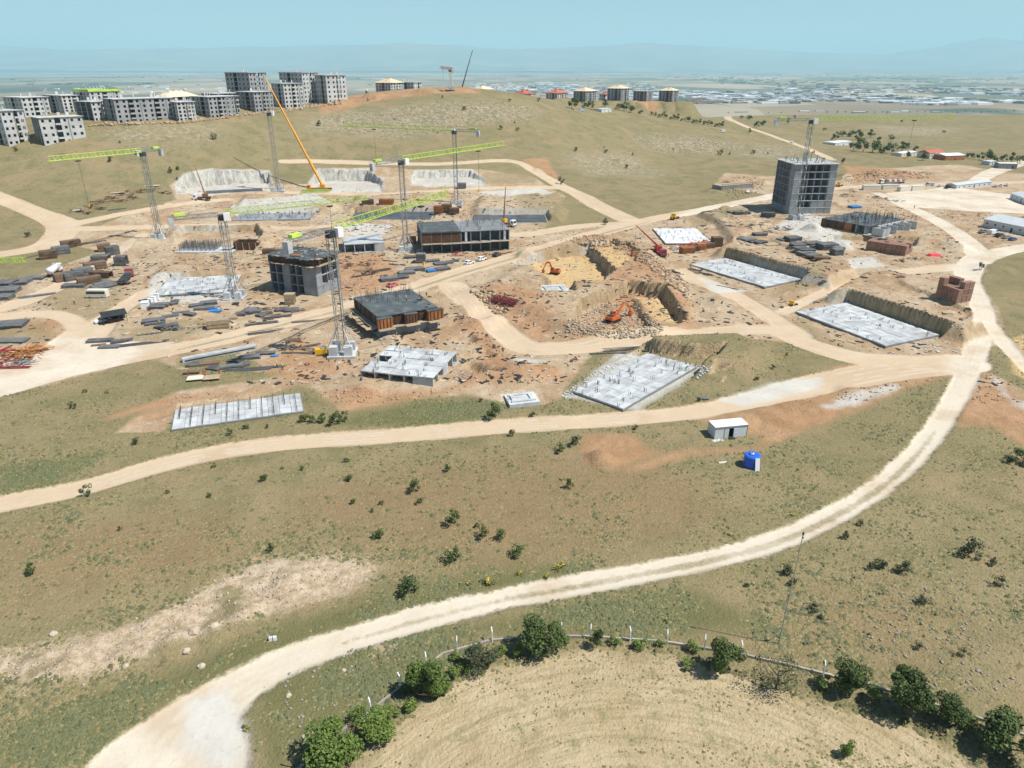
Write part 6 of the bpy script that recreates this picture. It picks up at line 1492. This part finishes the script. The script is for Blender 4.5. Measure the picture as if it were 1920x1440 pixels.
shrubs('small dark green shrub on the slope between the two roads', 'shrubs on the middle grass slope',
       [(160, 930, 2.0), (497, 902, 1.6), (655, 900, 1.7), (777, 922, 2.3), (838, 884, 1.7), (787, 944, 1.5), (852, 982, 2.7), (664, 945, 1.1), (709, 1006, 2.2), (716, 946, .9), (508, 1034, 1.5), (849, 1053, 2.8), (905, 1010, 2.2), (935, 1011, 1.9), (966, 1042, 2.5), (766, 1112, 3.0), (62, 1077, 1.9),
        (650, 866, 1.2), (400, 877, 1.1), (565, 882, .9), (697, 960, .9), (894, 988, 1.0), (1066, 916, 1.8), (1078, 835, 2.6), (1050, 849, 2.4), (960, 819, 1.5), (1190, 805, 1.3), (393, 932, 1.0), (225, 995, .8), (315, 925, .8), (530, 880, .8)])
shrubs('small green shrub on the grass strip below the foundation slabs', 'shrubs below the foundation slabs', [(928, 783, 3.4), (900, 753, 1.1), (997, 780, 1.5), (629, 796, 2.8), (606, 792, 2.4), (586, 792, 2.2), (642, 790, 2.2), (571, 792, 2.0), (463, 804, 1.5), (432, 816, 1.4), (502, 803, 1.0), (255, 832, 1.9), (139, 766, 1.7), (1310, 752, 1.0), (1420, 712, 1.5), (1450, 692, 1.3), (1475, 668, 1.0), (160, 736, 1.2), (200, 738, 1.0)])
shrubs('dull green bush on the rough grass right of the gravel track', 'bushes right of the gravel track', [(1816, 1040, 2.8), (1692, 1073, 2.4), (1650, 1066, 2.2), (1634, 1068, 1.3), (1870, 1098, 1.8), (1728, 1132, 1.9), (1475, 1078, 1.7), (1483, 1098, 1.4), (1525, 1146, 1.6), (1585, 1010, 1.4), (1612, 986, 1.2), (1890, 866, 2.4), (1832, 1050, 1.2), (1860, 1060, 1.3), (1540, 1160, 1), (1720, 1215, 1.2), (1800, 1230, 1.2), (1400, 1100, 1.0)], grey=True)
tree('dark spreading bush cut by the right edge beside the track', 1918, 868, 4, 3, 60, LEAF, n=1200, ls=.07, name='shrub', cat='shrub')
shrubs('dark bush scattered on the open hillside above the pits', 'bushes on the hillside', [(402, 262, 3.6), (598, 236, 4.2), (870, 206, 3.8), (940, 243, 3.2), (970, 245, 2.8), (965, 231, 2.0), (1080, 284, 3.2), (1135, 287, 3.2), (1133, 277, 1.5), (1186, 292, 2.2), (1175, 316, 3.2), (1148, 310, 1.6), (207, 303, 3.2), (320, 324, 3), (333, 318, 3), (332, 337, 1.8),
        (1350, 291, 4.2), (1368, 290, 2.6), (1412, 289, 4.2), (1580, 307, 4), (30, 283, 3), (225, 268, 1.6), (1262, 283, 1.6), (820, 250, 1.6), (740, 225, 1.8), (690, 190, 2), (830, 183, 2.2), (955, 190, 3), (1010, 190, 3), (1525, 288, 2.6), (1545, 300, 2.6), (1440, 290, 2)], grey=True)
shrubs('dark bush at the edge of the haul road below the hill', 'bushes by the hill road', [(1052, 345, 4.0), (1135, 421, 3.4), (52, 444, 3.0), (1840, 505, 2.6)], grey=True)
shrubs('green tree in the loose row on the far slope', 'trees along the far slope', [(1072, 204, 8), (1082, 198, 9), (1095, 202, 7), (1108, 205, 7), (1134, 201, 8), (1160, 206, 8), (1170, 208, 8), (1182, 211, 7), (1200, 213, 5)] + [(1222 + 7 * k, 216 + k * 1.15 + (k % 3), 3.4 + (k % 4) * .5) for k in range(20)], 'tree', 'tree')
shrubs('green tree in the clump round the farm houses at the right', 'trees round the farm houses', [(1566, 262, 7), (1580, 256, 7), (1594, 256, 9), (1610, 262, 9), (1632, 258, 9), (1600, 282, 9), (1618, 285, 10), (1636, 286, 10), (1655, 287, 10), (1672, 288, 9), (1690, 284, 8), (1700, 278, 7), (1672, 264, 6), (1730, 301, 6), (1735, 290, 6), (1612, 274, 9), (1645, 276, 8),
        (1822, 297, 6), (1836, 300, 7), (1850, 302, 8), (1864, 303, 7), (1880, 303, 7), (1896, 306, 7), (1912, 306, 7), (1813, 296, 5), (1700, 297, 5), (1715, 282, 5)], 'tree', 'tree')
shrubs('low dark tree along the far field edge', 'trees along the far field edge', [(1365, 213, 6), (1405, 225, 7), (1430, 235, 8), (1418, 240, 6), (1440, 213, 6), (1465, 212, 7), (1550, 212, 8), (1570, 212, 9), (1585, 211, 9), (1640, 212, 6), (1720, 210, 6), (1795, 212, 8), (1810, 210, 6), (1840, 212, 7), (1870, 211, 7), (1900, 209, 9), (1478, 232, 6), (1490, 222, 5), (1770, 250, 4), (1690, 230, 3), (1560, 262, 4), (1545, 245, 4), (1405, 250, 4), (1390, 223, 5), (1515, 212, 6), (1625, 212, 7), (1655, 211, 7), (1705, 211, 7), (1735, 211, 6), (1765, 211, 6), (1885, 210, 8), (1855, 211, 6), (1825, 211, 6)], 'tree', 'tree')
tree('bright yellow green tree on the far field edge', 1663, 213, 11, 10, 66, leaf_mat('leaves_yellow', (.20, .24, .02), (.38, .42, .05)), n=500, ls=.12)
FLW = ((880, 1098, .9), (915, 1095, 1.6), (974, 1077, 1.1), (1022, 1083, 1.0), (1045, 1068, 1.3), (1055, 1062, 1.2), (1370, 1005, .8), (1486, 968, .9), (845, 852, .7), (1051, 900, .7), (462, 1368, .9), (1250, 1165, .8), (1141, 975, .6))
for i, (x, y, s_) in enumerate(FLW):
    t = thing('yellow_flowers', ranked('clump of yellow wild flowers in the grass near the tracks', FLW)[i], 'flowers', at(x, y), i, 'yellow wild flowers')
    link('blossom', np_mesh('blossom', *(lambda VF: (VF[0] * np.array([s_ * .6, s_ * .6, s_ * .45]), VF[1]))(crown(120 + i, 60, .13, 4)), LEAF_Y), t); link('leaves', np_mesh('leaves', *(lambda VF: (VF[0] * np.array([s_ * .8, s_ * .8, s_ * .25]), VF[1]))(crown(140 + i, 70, .14, 4)), LEAF_G), t)
# grass tufts, weeds and stones: uncountable
def mask_at(name, x, y): return hgrid(MASK[name], x, y)
def in_view(n, y0, y1, seed):
    rg = np.random.RandomState(seed); out = []
    y = y0 + (y1 - y0) * rg.rand(n) ** 1.25; x = (rg.rand(n) * 2 - 1) * (y * .80 + 16)
    return x, y, rg
def tufts(name, label, n, y0, y1, seed, keep, hh, ww, m, blades=3):
    x, y, rg = in_view(n, y0, y1, seed); k = keep(x, y, rg); x, y = x[k], y[k]; n = len(x); z = hgrid(H1, x, y)
    # each tuft a ragged little cone of leaning faces
    w = ww * rg.uniform(.6, 1.6, n); h = hh * rg.uniform(.4, 1.5, n); a0 = rg.uniform(0, 6.28, n); k = 4
    ring = [np.stack([x + np.cos(a0 + j * 2 * np.pi / k) * w * rg.uniform(.6, 1.3, n), y + np.sin(a0 + j * 2 * np.pi / k) * w * rg.uniform(.6, 1.3, n), z - .04], 1) for j in range(k)]
    top = np.stack([x + rg.normal(0, .3, n) * w, y + rg.normal(0, .3, n) * w, z + h], 1)
    V = np.stack(ring + [top], 1).reshape(-1, 3)
    F = (np.array([(0, 1, 4), (1, 2, 4), (2, 3, 4), (3, 0, 4)])[None] + (np.arange(n) * 5)[:, None, None]).reshape(-1)
    o = link(name, np_mesh(name, V, F, m, 3)); o['kind'] = 'stuff'; o['label'] = label; o['category'] = 'grass'; return o
def on_grass(x, y, rg, dens=.5, extra=0):
    bad = np.maximum.reduce([mask_at(k, x, y) for k in ('road', 'tan', 'red', 'field', 'grey')])
    v = fbm(x * .08, y * .08, 3) + fbm(x * .5, y * .5, 2) * .6
    return (bad < -.3) & (mask_at('rock', x, y) < 1 + 2 * v) & (rg.rand(len(x)) < np.clip(dens + v * .8 + extra, 0, 1))
GRASS1 = leaf_mat('dry_grass_blades', (.22, .18, .085), (.33, .27, .14)); GRASS2 = leaf_mat('green_grass_blades', (.12, .118, .05), (.22, .20, .09)); GRASS3 = leaf_mat('weeds', (.085, .105, .045), (.165, .17, .085))
tufts('dry_grass', 'short dry grass on the near slopes', 150000, 48, 190, 1, lambda x, y, r: on_grass(x, y, r, .45), .14, .20, GRASS1)
tufts('green_grass', 'short green grass on the near slopes', 300000, 48, 190, 2, lambda x, y, r: on_grass(x, y, r, .35) & (r.rand(len(x)) < .35 + smooth(-2, 3, mask_at('green', x, y))), .17, .22, GRASS2)
tufts('roadside_weeds', 'grey green weeds along the gravel track', 300000, 48, 140, 3, lambda x, y, r: on_grass(x, y, r, .3) & (mask_at('green', x, y) > r.uniform(-2, 2, len(x))), .30, .30, GRASS3)
tufts('forbs', 'grey green forbs dotted over the near slopes', 80000, 48, 200, 9, lambda x, y, r: on_grass(x, y, r, .12), .30, .34, leaf_mat('forb_leaves', (.07, .082, .036), (.16, .16, .085)))
tufts('field_weeds', 'thin weeds in the ploughed field', 45000, 44, 110, 4, lambda x, y, r: (mask_at('field', x, y) > 0) & (r.rand(len(x)) < np.clip(.25 + fbm(x * .12, y * .3, 3) * 1.3, .03, 1)), .12, .18, GRASS2)
tufts('wall_weeds', 'tall weeds and dry stalks along the field wall', 14000, 55, 110, 6, lambda x, y, r: np.abs(mask_at('field', x, y) + .6) < 1.2 * r.rand(len(x)) + .3, .38, .30, GRASS2)
_ico = None
def stones(name, label, pts, smin, smax, m, seed):
    rg = np.random.RandomState(seed); pts = np.array(pts); n = len(pts)
    t = (1 + 5 ** .5) / 2
    iv = np.array([(-1, t, 0), (1, t, 0), (-1, -t, 0), (1, -t, 0), (0, -1, t), (0, 1, t), (0, -1, -t), (0, 1, -t), (t, 0, -1), (t, 0, 1), (-t, 0, -1), (-t, 0, 1)]) / 1.9
    fi = np.array([(0, 11, 5), (0, 5, 1), (0, 1, 7), (0, 7, 10), (0, 10, 11), (1, 5, 9), (5, 11, 4), (11, 10, 2), (10, 7, 6), (7, 1, 8), (3, 9, 4), (3, 4, 2), (3, 2, 6), (3, 6, 8), (3, 8, 9), (4, 9, 5), (2, 4, 11), (6, 2, 10), (8, 6, 7), (9, 8, 1)])
    s = smin + (smax - smin) * rg.rand(n) ** 2.5
    V = iv[None] * (1 + rg.uniform(-.3, .3, (n, 12, 1))) * (s[:, None] * rg.uniform(.7, 1.2, (n, 3)))[:, None, :] * np.array([1, 1, .65])
    V = V + np.stack([pts[:, 0], pts[:, 1], hgrid(H1, pts[:, 0], pts[:, 1]) + s * .2], 1)[:, None, :]
    F = (fi[None] + (np.arange(n) * 12)[:, None, None]).reshape(-1)
    o = link(name, np_mesh(name, V.reshape(-1, 3), F, m, 3)); o['kind'] = 'stuff'; o['label'] = label; o['category'] = 'stones'
def scatter_mask(n, y0, y1, seed, name, thr, p=1.0):
    x, y, rg = in_view(n, y0, y1, seed); k = (mask_at(name, x, y) > thr + rg.normal(0, 1.0, n)) & (rg.rand(n) < p) & (mask_at('road', x, y) < -.4); return np.stack([x[k], y[k]], 1)
STONE = leaf_mat('pale_stones', (.30, .24, .17), (.52, .44, .34)); STONE_T = leaf_mat('tan_stones', (.30, .20, .12), (.52, .39, .26))
stones('pale_stones', 'pale stones on the eroded slope', scatter_mask(26000, 50, 130, 11, 'rock', .5), .04, .24, STONE, 1)
stones('site_stones', 'broken earth and stones on the building site', np.concatenate([scatter_mask(26000, 140, 420, 12, 'red', 0), scatter_mask(9000, 140, 420, 13, 'tan', 1.5)]), .08, .42, STONE_T, 2)
def in_poly(px_poly, n, seed, jitter=0):
    rg = np.random.RandomState(seed); out = []
    P = np.array(px_poly, float); mn, mx = P.min(0), P.max(0)
    while len(out) < n:
        q = mn + (mx - mn) * rg.rand(2); ins = False
        for k in range(len(P)):
            a, b = P[k], P[(k + 1) % len(P)]
            if (a[1] > q[1]) != (b[1] > q[1]) and q[0] < (b[0] - a[0]) * (q[1] - a[1]) / (b[1] - a[1]) + a[0]: ins = not ins
        if ins: v = at(*q); out.append((v.x, v.y))
    return out
stones('rubble', 'broken pale rock in the excavation', in_poly([(1065, 600), (1130, 570), (1200, 575), (1245, 615), (1230, 632), (1150, 635), (1060, 625)], 1500, 5), .12, .55, STONE, 3)
stones('rubble', 'rock rubble below the apartment blocks', in_poly([(150, 238), (220, 235), (360, 230), (460, 217), (560, 207), (640, 195), (640, 188), (470, 212), (330, 229), (200, 231)], 700, 6), .4, 1.4, STONE_T, 4)
stones('hill_stones', 'pale stones on the upper hillside', in_poly([(620, 215), (760, 200), (900, 190), (1000, 200), (1000, 225), (880, 240), (760, 258), (640, 252)], 1100, 7) + in_poly([(1180, 250), (1300, 255), (1420, 275), (1320, 290), (1220, 282)], 500, 8), .25, .8, STONE, 5)
stones('rubble', 'spoil rubble on banks round the tower', in_poly([(1340, 345), (1380, 330), (1435, 335), (1430, 360), (1370, 375)], 300, 9) + in_poly([(1570, 335), (1640, 318), (1760, 325), (1740, 335), (1600, 345)], 400, 10) + in_poly([(1040, 450), (1110, 440), (1190, 455), (1280, 520), (1300, 560), (1250, 530), (1180, 470), (1100, 460)], 500, 14) + in_poly([(880, 545), (930, 545), (960, 580), (930, 590)], 300, 15), .3, .9, STONE_T, 6)
stones('debris', 'white debris round the large near slab', in_poly([(1052, 742), (1100, 705), (1180, 668), (1190, 672), (1110, 712), (1064, 750)], 200, 16) + in_poly([(1230, 668), (1335, 690), (1300, 715), (1310, 700)], 150, 17), .1, .4, CONC_L, 7)
stones('grass_stones', 'loose stones in the right hand grass', in_poly([(1560, 1120), (1930, 1060), (1930, 1300), (1750, 1290), (1600, 1200)], 420, 18) + in_poly([(480, 1290), (640, 1220), (780, 1180), (650, 1330), (560, 1400)], 140, 19), .06, .28, mat('grey_stone', (.27, .25, .215), .9, .25, 1.0), 8)
def debris(name, label, n, m, seed, smin, smax, th):
    x, y, rg = in_view(n * 12, 150, 400, seed); v = fbm(x * .04 + seed, y * .04, 3)
    k = (mask_at('tan', x, y) > .5) & (mask_at('road', x, y) < -.2) & (v > rg.uniform(-.1, .6, len(x))); x, y = x[k][:n], y[k][:n]; z = hgrid(H1, x, y); mb = MB()
    for i in range(len(x)):
        s_ = rg.uniform(smin, smax); mb.box((x[i], y[i], z[i] + .05), (s_, s_ * rg.uniform(.12, .6), th * rg.uniform(.5, 1.5)), rg.uniform(0, 3.1))
    o = link(name, mb.mesh(name, m)); o['kind'] = 'stuff'; o['label'] = label; o['category'] = 'debris'
debris('site_debris', 'scattered dark offcuts and bars over the building site', 2000, STEEL_D, 31, .4, 2.2, .14)
debris('site_debris', 'scattered timber offcuts over the building site', 1600, TIMBER, 32, .4, 2.6, .12)
debris('site_debris', 'scattered rusty offcuts over the building site', 1100, RUST, 33, .4, 1.8, .16)
debris('site_debris', 'scattered pale concrete bits over the building site', 1100, CONC_L, 34, .3, 1.2, .2)
def boulder(label, px, py, r, m=None, group=None):
    p = at(px, py); rg = random.Random(px); t = (1 + 5 ** .5) / 2
    import bmesh
    bm = bmesh.new(); bmesh.ops.create_icosphere(bm, subdivisions=2, radius=r)
    for v in bm.verts: v.co *= 1 + rg.uniform(-.16, .16); v.co.z *= .7
    me = bpy.data.meshes.new('boulder'); bm.to_mesh(me); bm.free(); me.materials.append(m or STONE)
    tag(link('boulder', me, None, (p.x, p.y, p.z + r * .25)), label, 'boulder', group)
for x, y, r, l in ((571, 1383, .34, 'white boulder leftmost in the cluster near the wall'), (584, 1385, .4, 'white boulder front of the cluster near the wall'), (582, 1374, .38, 'white boulder at the back of the cluster near the wall'), (599, 1372, .34, 'white boulder rightmost in the cluster near the wall'), (541, 1305, .35, 'single pale boulder in the grass by the track bend'),
                   (645, 1258, .3, 'pale boulder heap in the grass between track and wall'), (365, 1185, .7, 'large tan boulder on the eroded bank'), (403, 1175, .6, 'tan boulder at the right end of the eroded bank'), (350, 1222, .5, 'pale boulder at the foot of the eroded bank'), (378, 1250, .45, 'flat pale boulder beside the track below the bank'), (236, 1250, .4, 'small tan boulder on the lower bank'), (100, 1190, .5, 'grey boulder at the left of the eroded bank')):
    boulder(l, x, y, r)
# ------------------------------------------------------------------ field wall, posts, lamp pole, person
WP = [at(x, y) for x, y in ((540, 1462), (620, 1388), (690, 1338), (750, 1292), (830, 1228), (920, 1203), (1000, 1194), (1120, 1196), (1250, 1206), (1380, 1226), (1500, 1254), (1620, 1284), (1720, 1314), (1850, 1354), (1940, 1388))]
WALLC = mat('weathered_wall', (.36, .33, .28), .95, .25, .8, dirt=(.20, .19, .14))
t = thing('field_wall', 'low pale concrete wall bordering the ploughed field', 'wall', WP[0])
for k in range(len(WP) - 1):
    a, b = WP[k], WP[k + 1]; n = max(1, int((b - a).length / 3))
    for q in range(n):
        c0, c1 = a.lerp(b, q / n), a.lerp(b, (q + 1) / n); c = (c0 + c1) / 2 - WP[0]
        pbox('wall_block', t, (c.x, c.y, gz(c.x + WP[0].x, c.y + WP[0].y) - WP[0].z + .12), ((c1 - c0).length - .02, .24, .46), WALLC, math.atan2(b.y - a.y, b.x - a.x))
pmesh = MB().box((0, 0, .85), (.13, .13, 1.9)).add([(-.065, -.065, 1.8), (.065, -.065, 1.8), (.065, .065, 1.8), (-.065, .065, 1.8), (-.065, .28, 2.3), (.065, .28, 2.3), (.065, .40, 2.24), (-.065, .40, 2.24)], [(0, 1, 5, 4), (1, 2, 6, 5), (2, 3, 7, 6), (3, 0, 4, 7), (4, 5, 6, 7)]).mesh('fence_post', WHITE)
for i, (x, y) in enumerate(((696, 1338), (751, 1290), (800, 1252), (857, 1222), (923, 1204), (1052, 1196), (1107, 1199), (1181, 1203), (1250, 1209), (1320, 1219), (1389, 1230), (1543, 1268))):
    tag(link('fence_post', pmesh, None, at(x, y), .3 * math.sin(i * 2) + (.6 if i < 3 else 0)), 'white fence post with a bent top, ' + ['leftmost', 'second', 'third', 'fourth', 'fifth', 'sixth', 'seventh', 'eighth', 'ninth', 'tenth', 'eleventh', 'rightmost'][i] + ' along the field wall', 'post', 'bent white posts on the field wall')
tag(link('black_post', MB().tube((0, 0, -.1), (-.1, 0, 2.2), .07, 6, caps=True).box((-.1, 0, 2.22), (.2, .2, .06)).mesh('black_post', STEEL_D), None, at(552, 1440)), 'thin black post at the lower left end of the wall', 'post')
p = at(1460, 1207); z = zof(p.x, p.y, 1003) - p.z
t = thing('lamp_pole', 'tall thin grey pole rising from the bare tree by the wall', 'pole', p)
part('pole', MB().tube((0, 0, -.2), (.3, 0, z), .075, 6, .05), STEEL_G, t); part('cap', MB().tube((.3, 0, z), (.3, 0, z + .35), .11, 6, caps=True), STEEL_D, t); part('bracket', MB().box((.3, -.12, z - .3), (.12, .25, .12)), STEEL_D, t)
for x, y, l in ((508, 1201, 'white plastic canister at the track edge, left of the pair'), (516, 1200, 'white plastic canister at the track edge, right of the pair')):
    t = thing('canister', l, 'canister', at(x, y), .3); part('body', MB().box((0, 0, .3), (.42, .34, .56)).box((0, 0, .62), (.34, .26, .1)), WHITE, t); part('cap', MB().tube((.1, 0, .66), (.1, 0, .76), .07, 8, caps=True), BLUE, t)
def skin_body(name, joints, edges, m, parent, sub=2):
    me = bpy.data.meshes.new(name); me.from_pydata([j[0] for j in joints], edges, [])
    o = bpy.data.objects.new(name, me); COL.objects.link(o); o.parent = parent
    me.materials.append(m)
    md = o.modifiers.new('Skin', 'SKIN'); md.use_smooth_shade = True
    for i, j in enumerate(joints):
        r = j[1]; me.skin_vertices[0].data[i].radius = (r, r)
    me.skin_vertices[0].data[0].use_root = True
    o.modifiers.new('Subdivision', 'SUBSURF').levels = sub; o.modifiers['Subdivision'].render_levels = sub
    return o
SKIN = mat('skin', (.36, .21, .14), .6, .05); HIVIS = mat('hi_vis_yellow', (.55, .80, .10), .7, .08); TROUS = mat('dark_trousers', (.03, .04, .065), .85, .15)
p = at(664, 1424)
t = thing('person', 'person in a yellow green work vest and dark trousers crouching under the large leafy tree', 'person', p, 2.6)
legs = [((0, 0, .42), .15), ((.05, .12, .42), .13), ((.42, .16, .52), .095), ((.22, .16, .10), .07), ((.40, .17, .05), .05), ((.05, -.12, .42), .13), ((.42, -.16, .50), .095), ((.20, -.16, .10), .07), ((.38, -.17, .05), .05)]
body = [((0, 0, .45), .15), ((.12, 0, .66), .16), ((.28, 0, .90), .17), ((.36, 0, 1.00), .10), ((.40, 0, 1.08), .06), ((.44, 0, 1.20), .105), ((.46, 0, 1.26), .09), ((.30, .2, .92), .08), ((.45, .25, .70), .055), ((.66, .16, .60), .045), ((.72, .14, .58), .04), ((.30, -.2, .92), .08), ((.46, -.25, .70), .055), ((.66, -.14, .58), .045), ((.72, -.12, .56), .04)]
skin_body('body', [((0, 0, .44), .12), ((.28, 0, .88), .13)] + [(j, r * .92) for j, r in body[3:]], [(0, 1), (1, 2), (2, 3), (3, 4), (4, 5), (1, 6), (6, 7), (7, 8), (8, 9), (1, 10), (10, 11), (11, 12), (12, 13)], SKIN, t)
skin_body('trousers', legs, [(0, 1), (1, 2), (2, 3), (3, 4), (0, 5), (5, 6), (6, 7), (7, 8)], TROUS, t)
skin_body('vest', [body[0], body[1], body[2], ((.35, 0, .97), .11), body[7], body[8], body[11], body[12]], [(0, 1), (1, 2), (2, 3), (2, 4), (4, 5), (2, 6), (6, 7)], HIVIS, t)
part('hair', MB().tube((.40, 0, 1.24), (.46, 0, 1.36), .115, 10, .07, caps=True), STEEL_D, t)
for s_ in (-1, 1):
    for k in range(5): part('finger', MB().tube((.72, s_ * (.10 + .018 * k), .57), (.79 - .006 * abs(k - 2), s_ * (.09 + .018 * k), .52), .010, 5), SKIN, t)
part('nose', MB().box((.56, 0, 1.19), (.04, .03, .04)), SKIN, t)
# workers on the site share one standing figure
def worker_meshes():
    bd = skin_body('worker_body', [((0, 0, .95), .13), ((0, 0, 1.2), .14), ((0, 0, 1.45), .13), ((0, 0, 1.55), .06), ((0, 0, 1.68), .10), ((0, 0, 1.74), .09), ((0, .2, 1.42), .07), ((.05, .27, 1.15), .05), ((.2, .22, .95), .04), ((0, -.2, 1.42), .07), ((.0, -.28, 1.15), .05), ((.1, -.26, .9), .04)], [(0, 1), (1, 2), (2, 3), (3, 4), (4, 5), (2, 6), (6, 7), (7, 8), (2, 9), (9, 10), (10, 11)], SKIN, None, 1)
    vs = skin_body('worker_vest', [((0, 0, .95), .16), ((0, 0, 1.2), .17), ((0, 0, 1.46), .15), ((0, .2, 1.42), .085), ((.02, .25, 1.25), .07), ((0, -.2, 1.42), .085), ((0, -.26, 1.25), .07)], [(0, 1), (1, 2), (2, 3), (3, 4), (2, 5), (5, 6)], HIVIS, None, 1)
    tr = skin_body('worker_trousers', [((0, 0, .95), .15), ((0, .1, .88), .11), ((.05, .12, .5), .08), ((0, .12, .08), .06), ((.12, .12, .04), .05), ((0, -.1, .88), .11), ((-.03, -.12, .5), .08), ((-.08, -.12, .08), .06), ((.04, -.12, .04), .05)], [(0, 1), (1, 2), (2, 3), (3, 4), (0, 5), (5, 6), (6, 7), (7, 8)], TROUS, None, 1)
    dg = bpy.context.evaluated_depsgraph_get(); out = []
    for o in (bd, vs, tr): out.append(bpy.data.meshes.new_from_object(o.evaluated_get(dg), depsgraph=dg))
    for o in (bd, vs, tr): bpy.data.objects.remove(o)
    return out
_wk = worker_meshes(); _hm = MB().tube((0, 0, 1.74), (0, 0, 1.88), .13, 8, .08, caps=True).mesh('helmet', WHITE)
B2Z = 3.2 + 3.0 + .35
for i, (x, y, dz, l) in enumerate(((762, 600, 'deck', 'worker standing at the left of the dark deck on the low formed building'), (790, 597, 'deck', 'worker standing in the middle of the dark deck on the low formed building'), (800, 590, 'deck', 'worker standing at the right of the dark deck on the low formed building'), (1714, 391, 0, 'worker walking on the pale yard edge behind the low cell building'), (1068, 501, 0, 'worker standing alone on the bright yellow pit floor'),
                                   (520, 690, 0, 'worker bending rebar at the left of the long bar bundles'), (530, 694, 0, 'worker beside the right end of the long bar bundles'), (140, 570, 0, 'worker standing on the dull grass below the minibus'), (300, 612, 0, 'worker by the small panel stacks near the haul road'), (435, 618, 0, 'worker at the edge of the haul road below the concrete frame'), (1372, 448, 0, 'worker at the corner of the white slab pit'))):
    p = at(x, y)
    if dz == 'deck': p = at_z(x, y - 35, .1 + 3.2 + 3.2 - .3 + .35); 
    t = thing('person', l, 'person', p, i * 1.3)
    link('body', _wk[0], t); link('vest', _wk[1], t); link('trousers', _wk[2], t); link('helmet', _hm, t)
q = at(650, 1432); t = thing('wooden_ladder', 'wooden ladder frame leaning under the large leafy tree', 'ladder', q, .4)
for y in (-.25, .25): part('rail', MB().tube((0, y, 0), (.7, y, 2.0), .04, 4), TIMBER, t)
for k in range(5): part('rung', MB().tube((.12 + .13 * k, -.25, .35 + .36 * k), (.12 + .13 * k, .25, .35 + .36 * k), .03, 4), TIMBER, t)

# ------------------------------------------------------------------ far town on the plain (one mass)
def town(name, label, zones, m, seed, size, hgt):
    rg = np.random.RandomState(seed); mb = MB()
    for (x0, x1, y0, y1, n) in zones:
        for k in range(n):
            px, py = rg.uniform(x0, x1), y0 + (y1 - y0) * rg.rand()
            d = ray(px, py); t_ = (PLAIN - CAMZ) / d[2]
            if t_ < 0 or t_ > 16000: continue
            x, y = d[0] * t_, d[1] * t_
            if y < 1800 or float(fbm(np.float64(x / 900), np.float64(y / 1500), 3)) < -.05 + .1 * rg.rand(): continue
            s_ = size * rg.uniform(.5, 1.8)
            mb.box((x, y, gz(x, y) + hgt / 2), (s_ * rg.uniform(1, 2.2), s_, hgt * rg.uniform(.6, 1.5)), rg.uniform(-.3, .3))
    o = link(name, mb.mesh(name, m)); o['kind'] = 'stuff'; o['label'] = label; o['category'] = 'town'
TW = mat('town_white', (.74, .75, .76), .7, .15, .01); TG = mat('town_grey', (.38, .37, .36), .8, .3, .01); TR = mat('town_red', (.34, .19, .14), .8, .3, .01); TT = mat('town_trees', (.035, .055, .03), .9, .3, .01)
town('distant_town', 'white sheds and houses of the far town on the plain', [(880, 1080, 156, 172, 130), (1060, 1340, 156, 186, 260), (1320, 1560, 166, 196, 190), (1560, 1930, 150, 198, 220), (0, 420, 160, 178, 30), (1640, 1930, 190, 198, 60)], TW, 1, 26, 8)
town('distant_town', 'grey blocks of the far town on the plain', [(880, 1340, 156, 188, 260), (1320, 1560, 164, 198, 240), (1560, 1930, 150, 198, 160), (0, 420, 155, 178, 20)], TG, 2, 20, 9)
town('distant_town', 'reddish roofs of the far town on the plain', [(1290, 1460, 180, 198, 150), (1100, 1340, 160, 185, 60), (1480, 1930, 150, 185, 60)], TR, 3, 16, 7)
town('distant_trees', 'dark tree belts of the far plain', [(900, 1930, 136, 152, 420), (1340, 1930, 150, 198, 420), (880, 1340, 158, 185, 120), (0, 700, 138, 160, 160)], TT, 4, 26, 7)
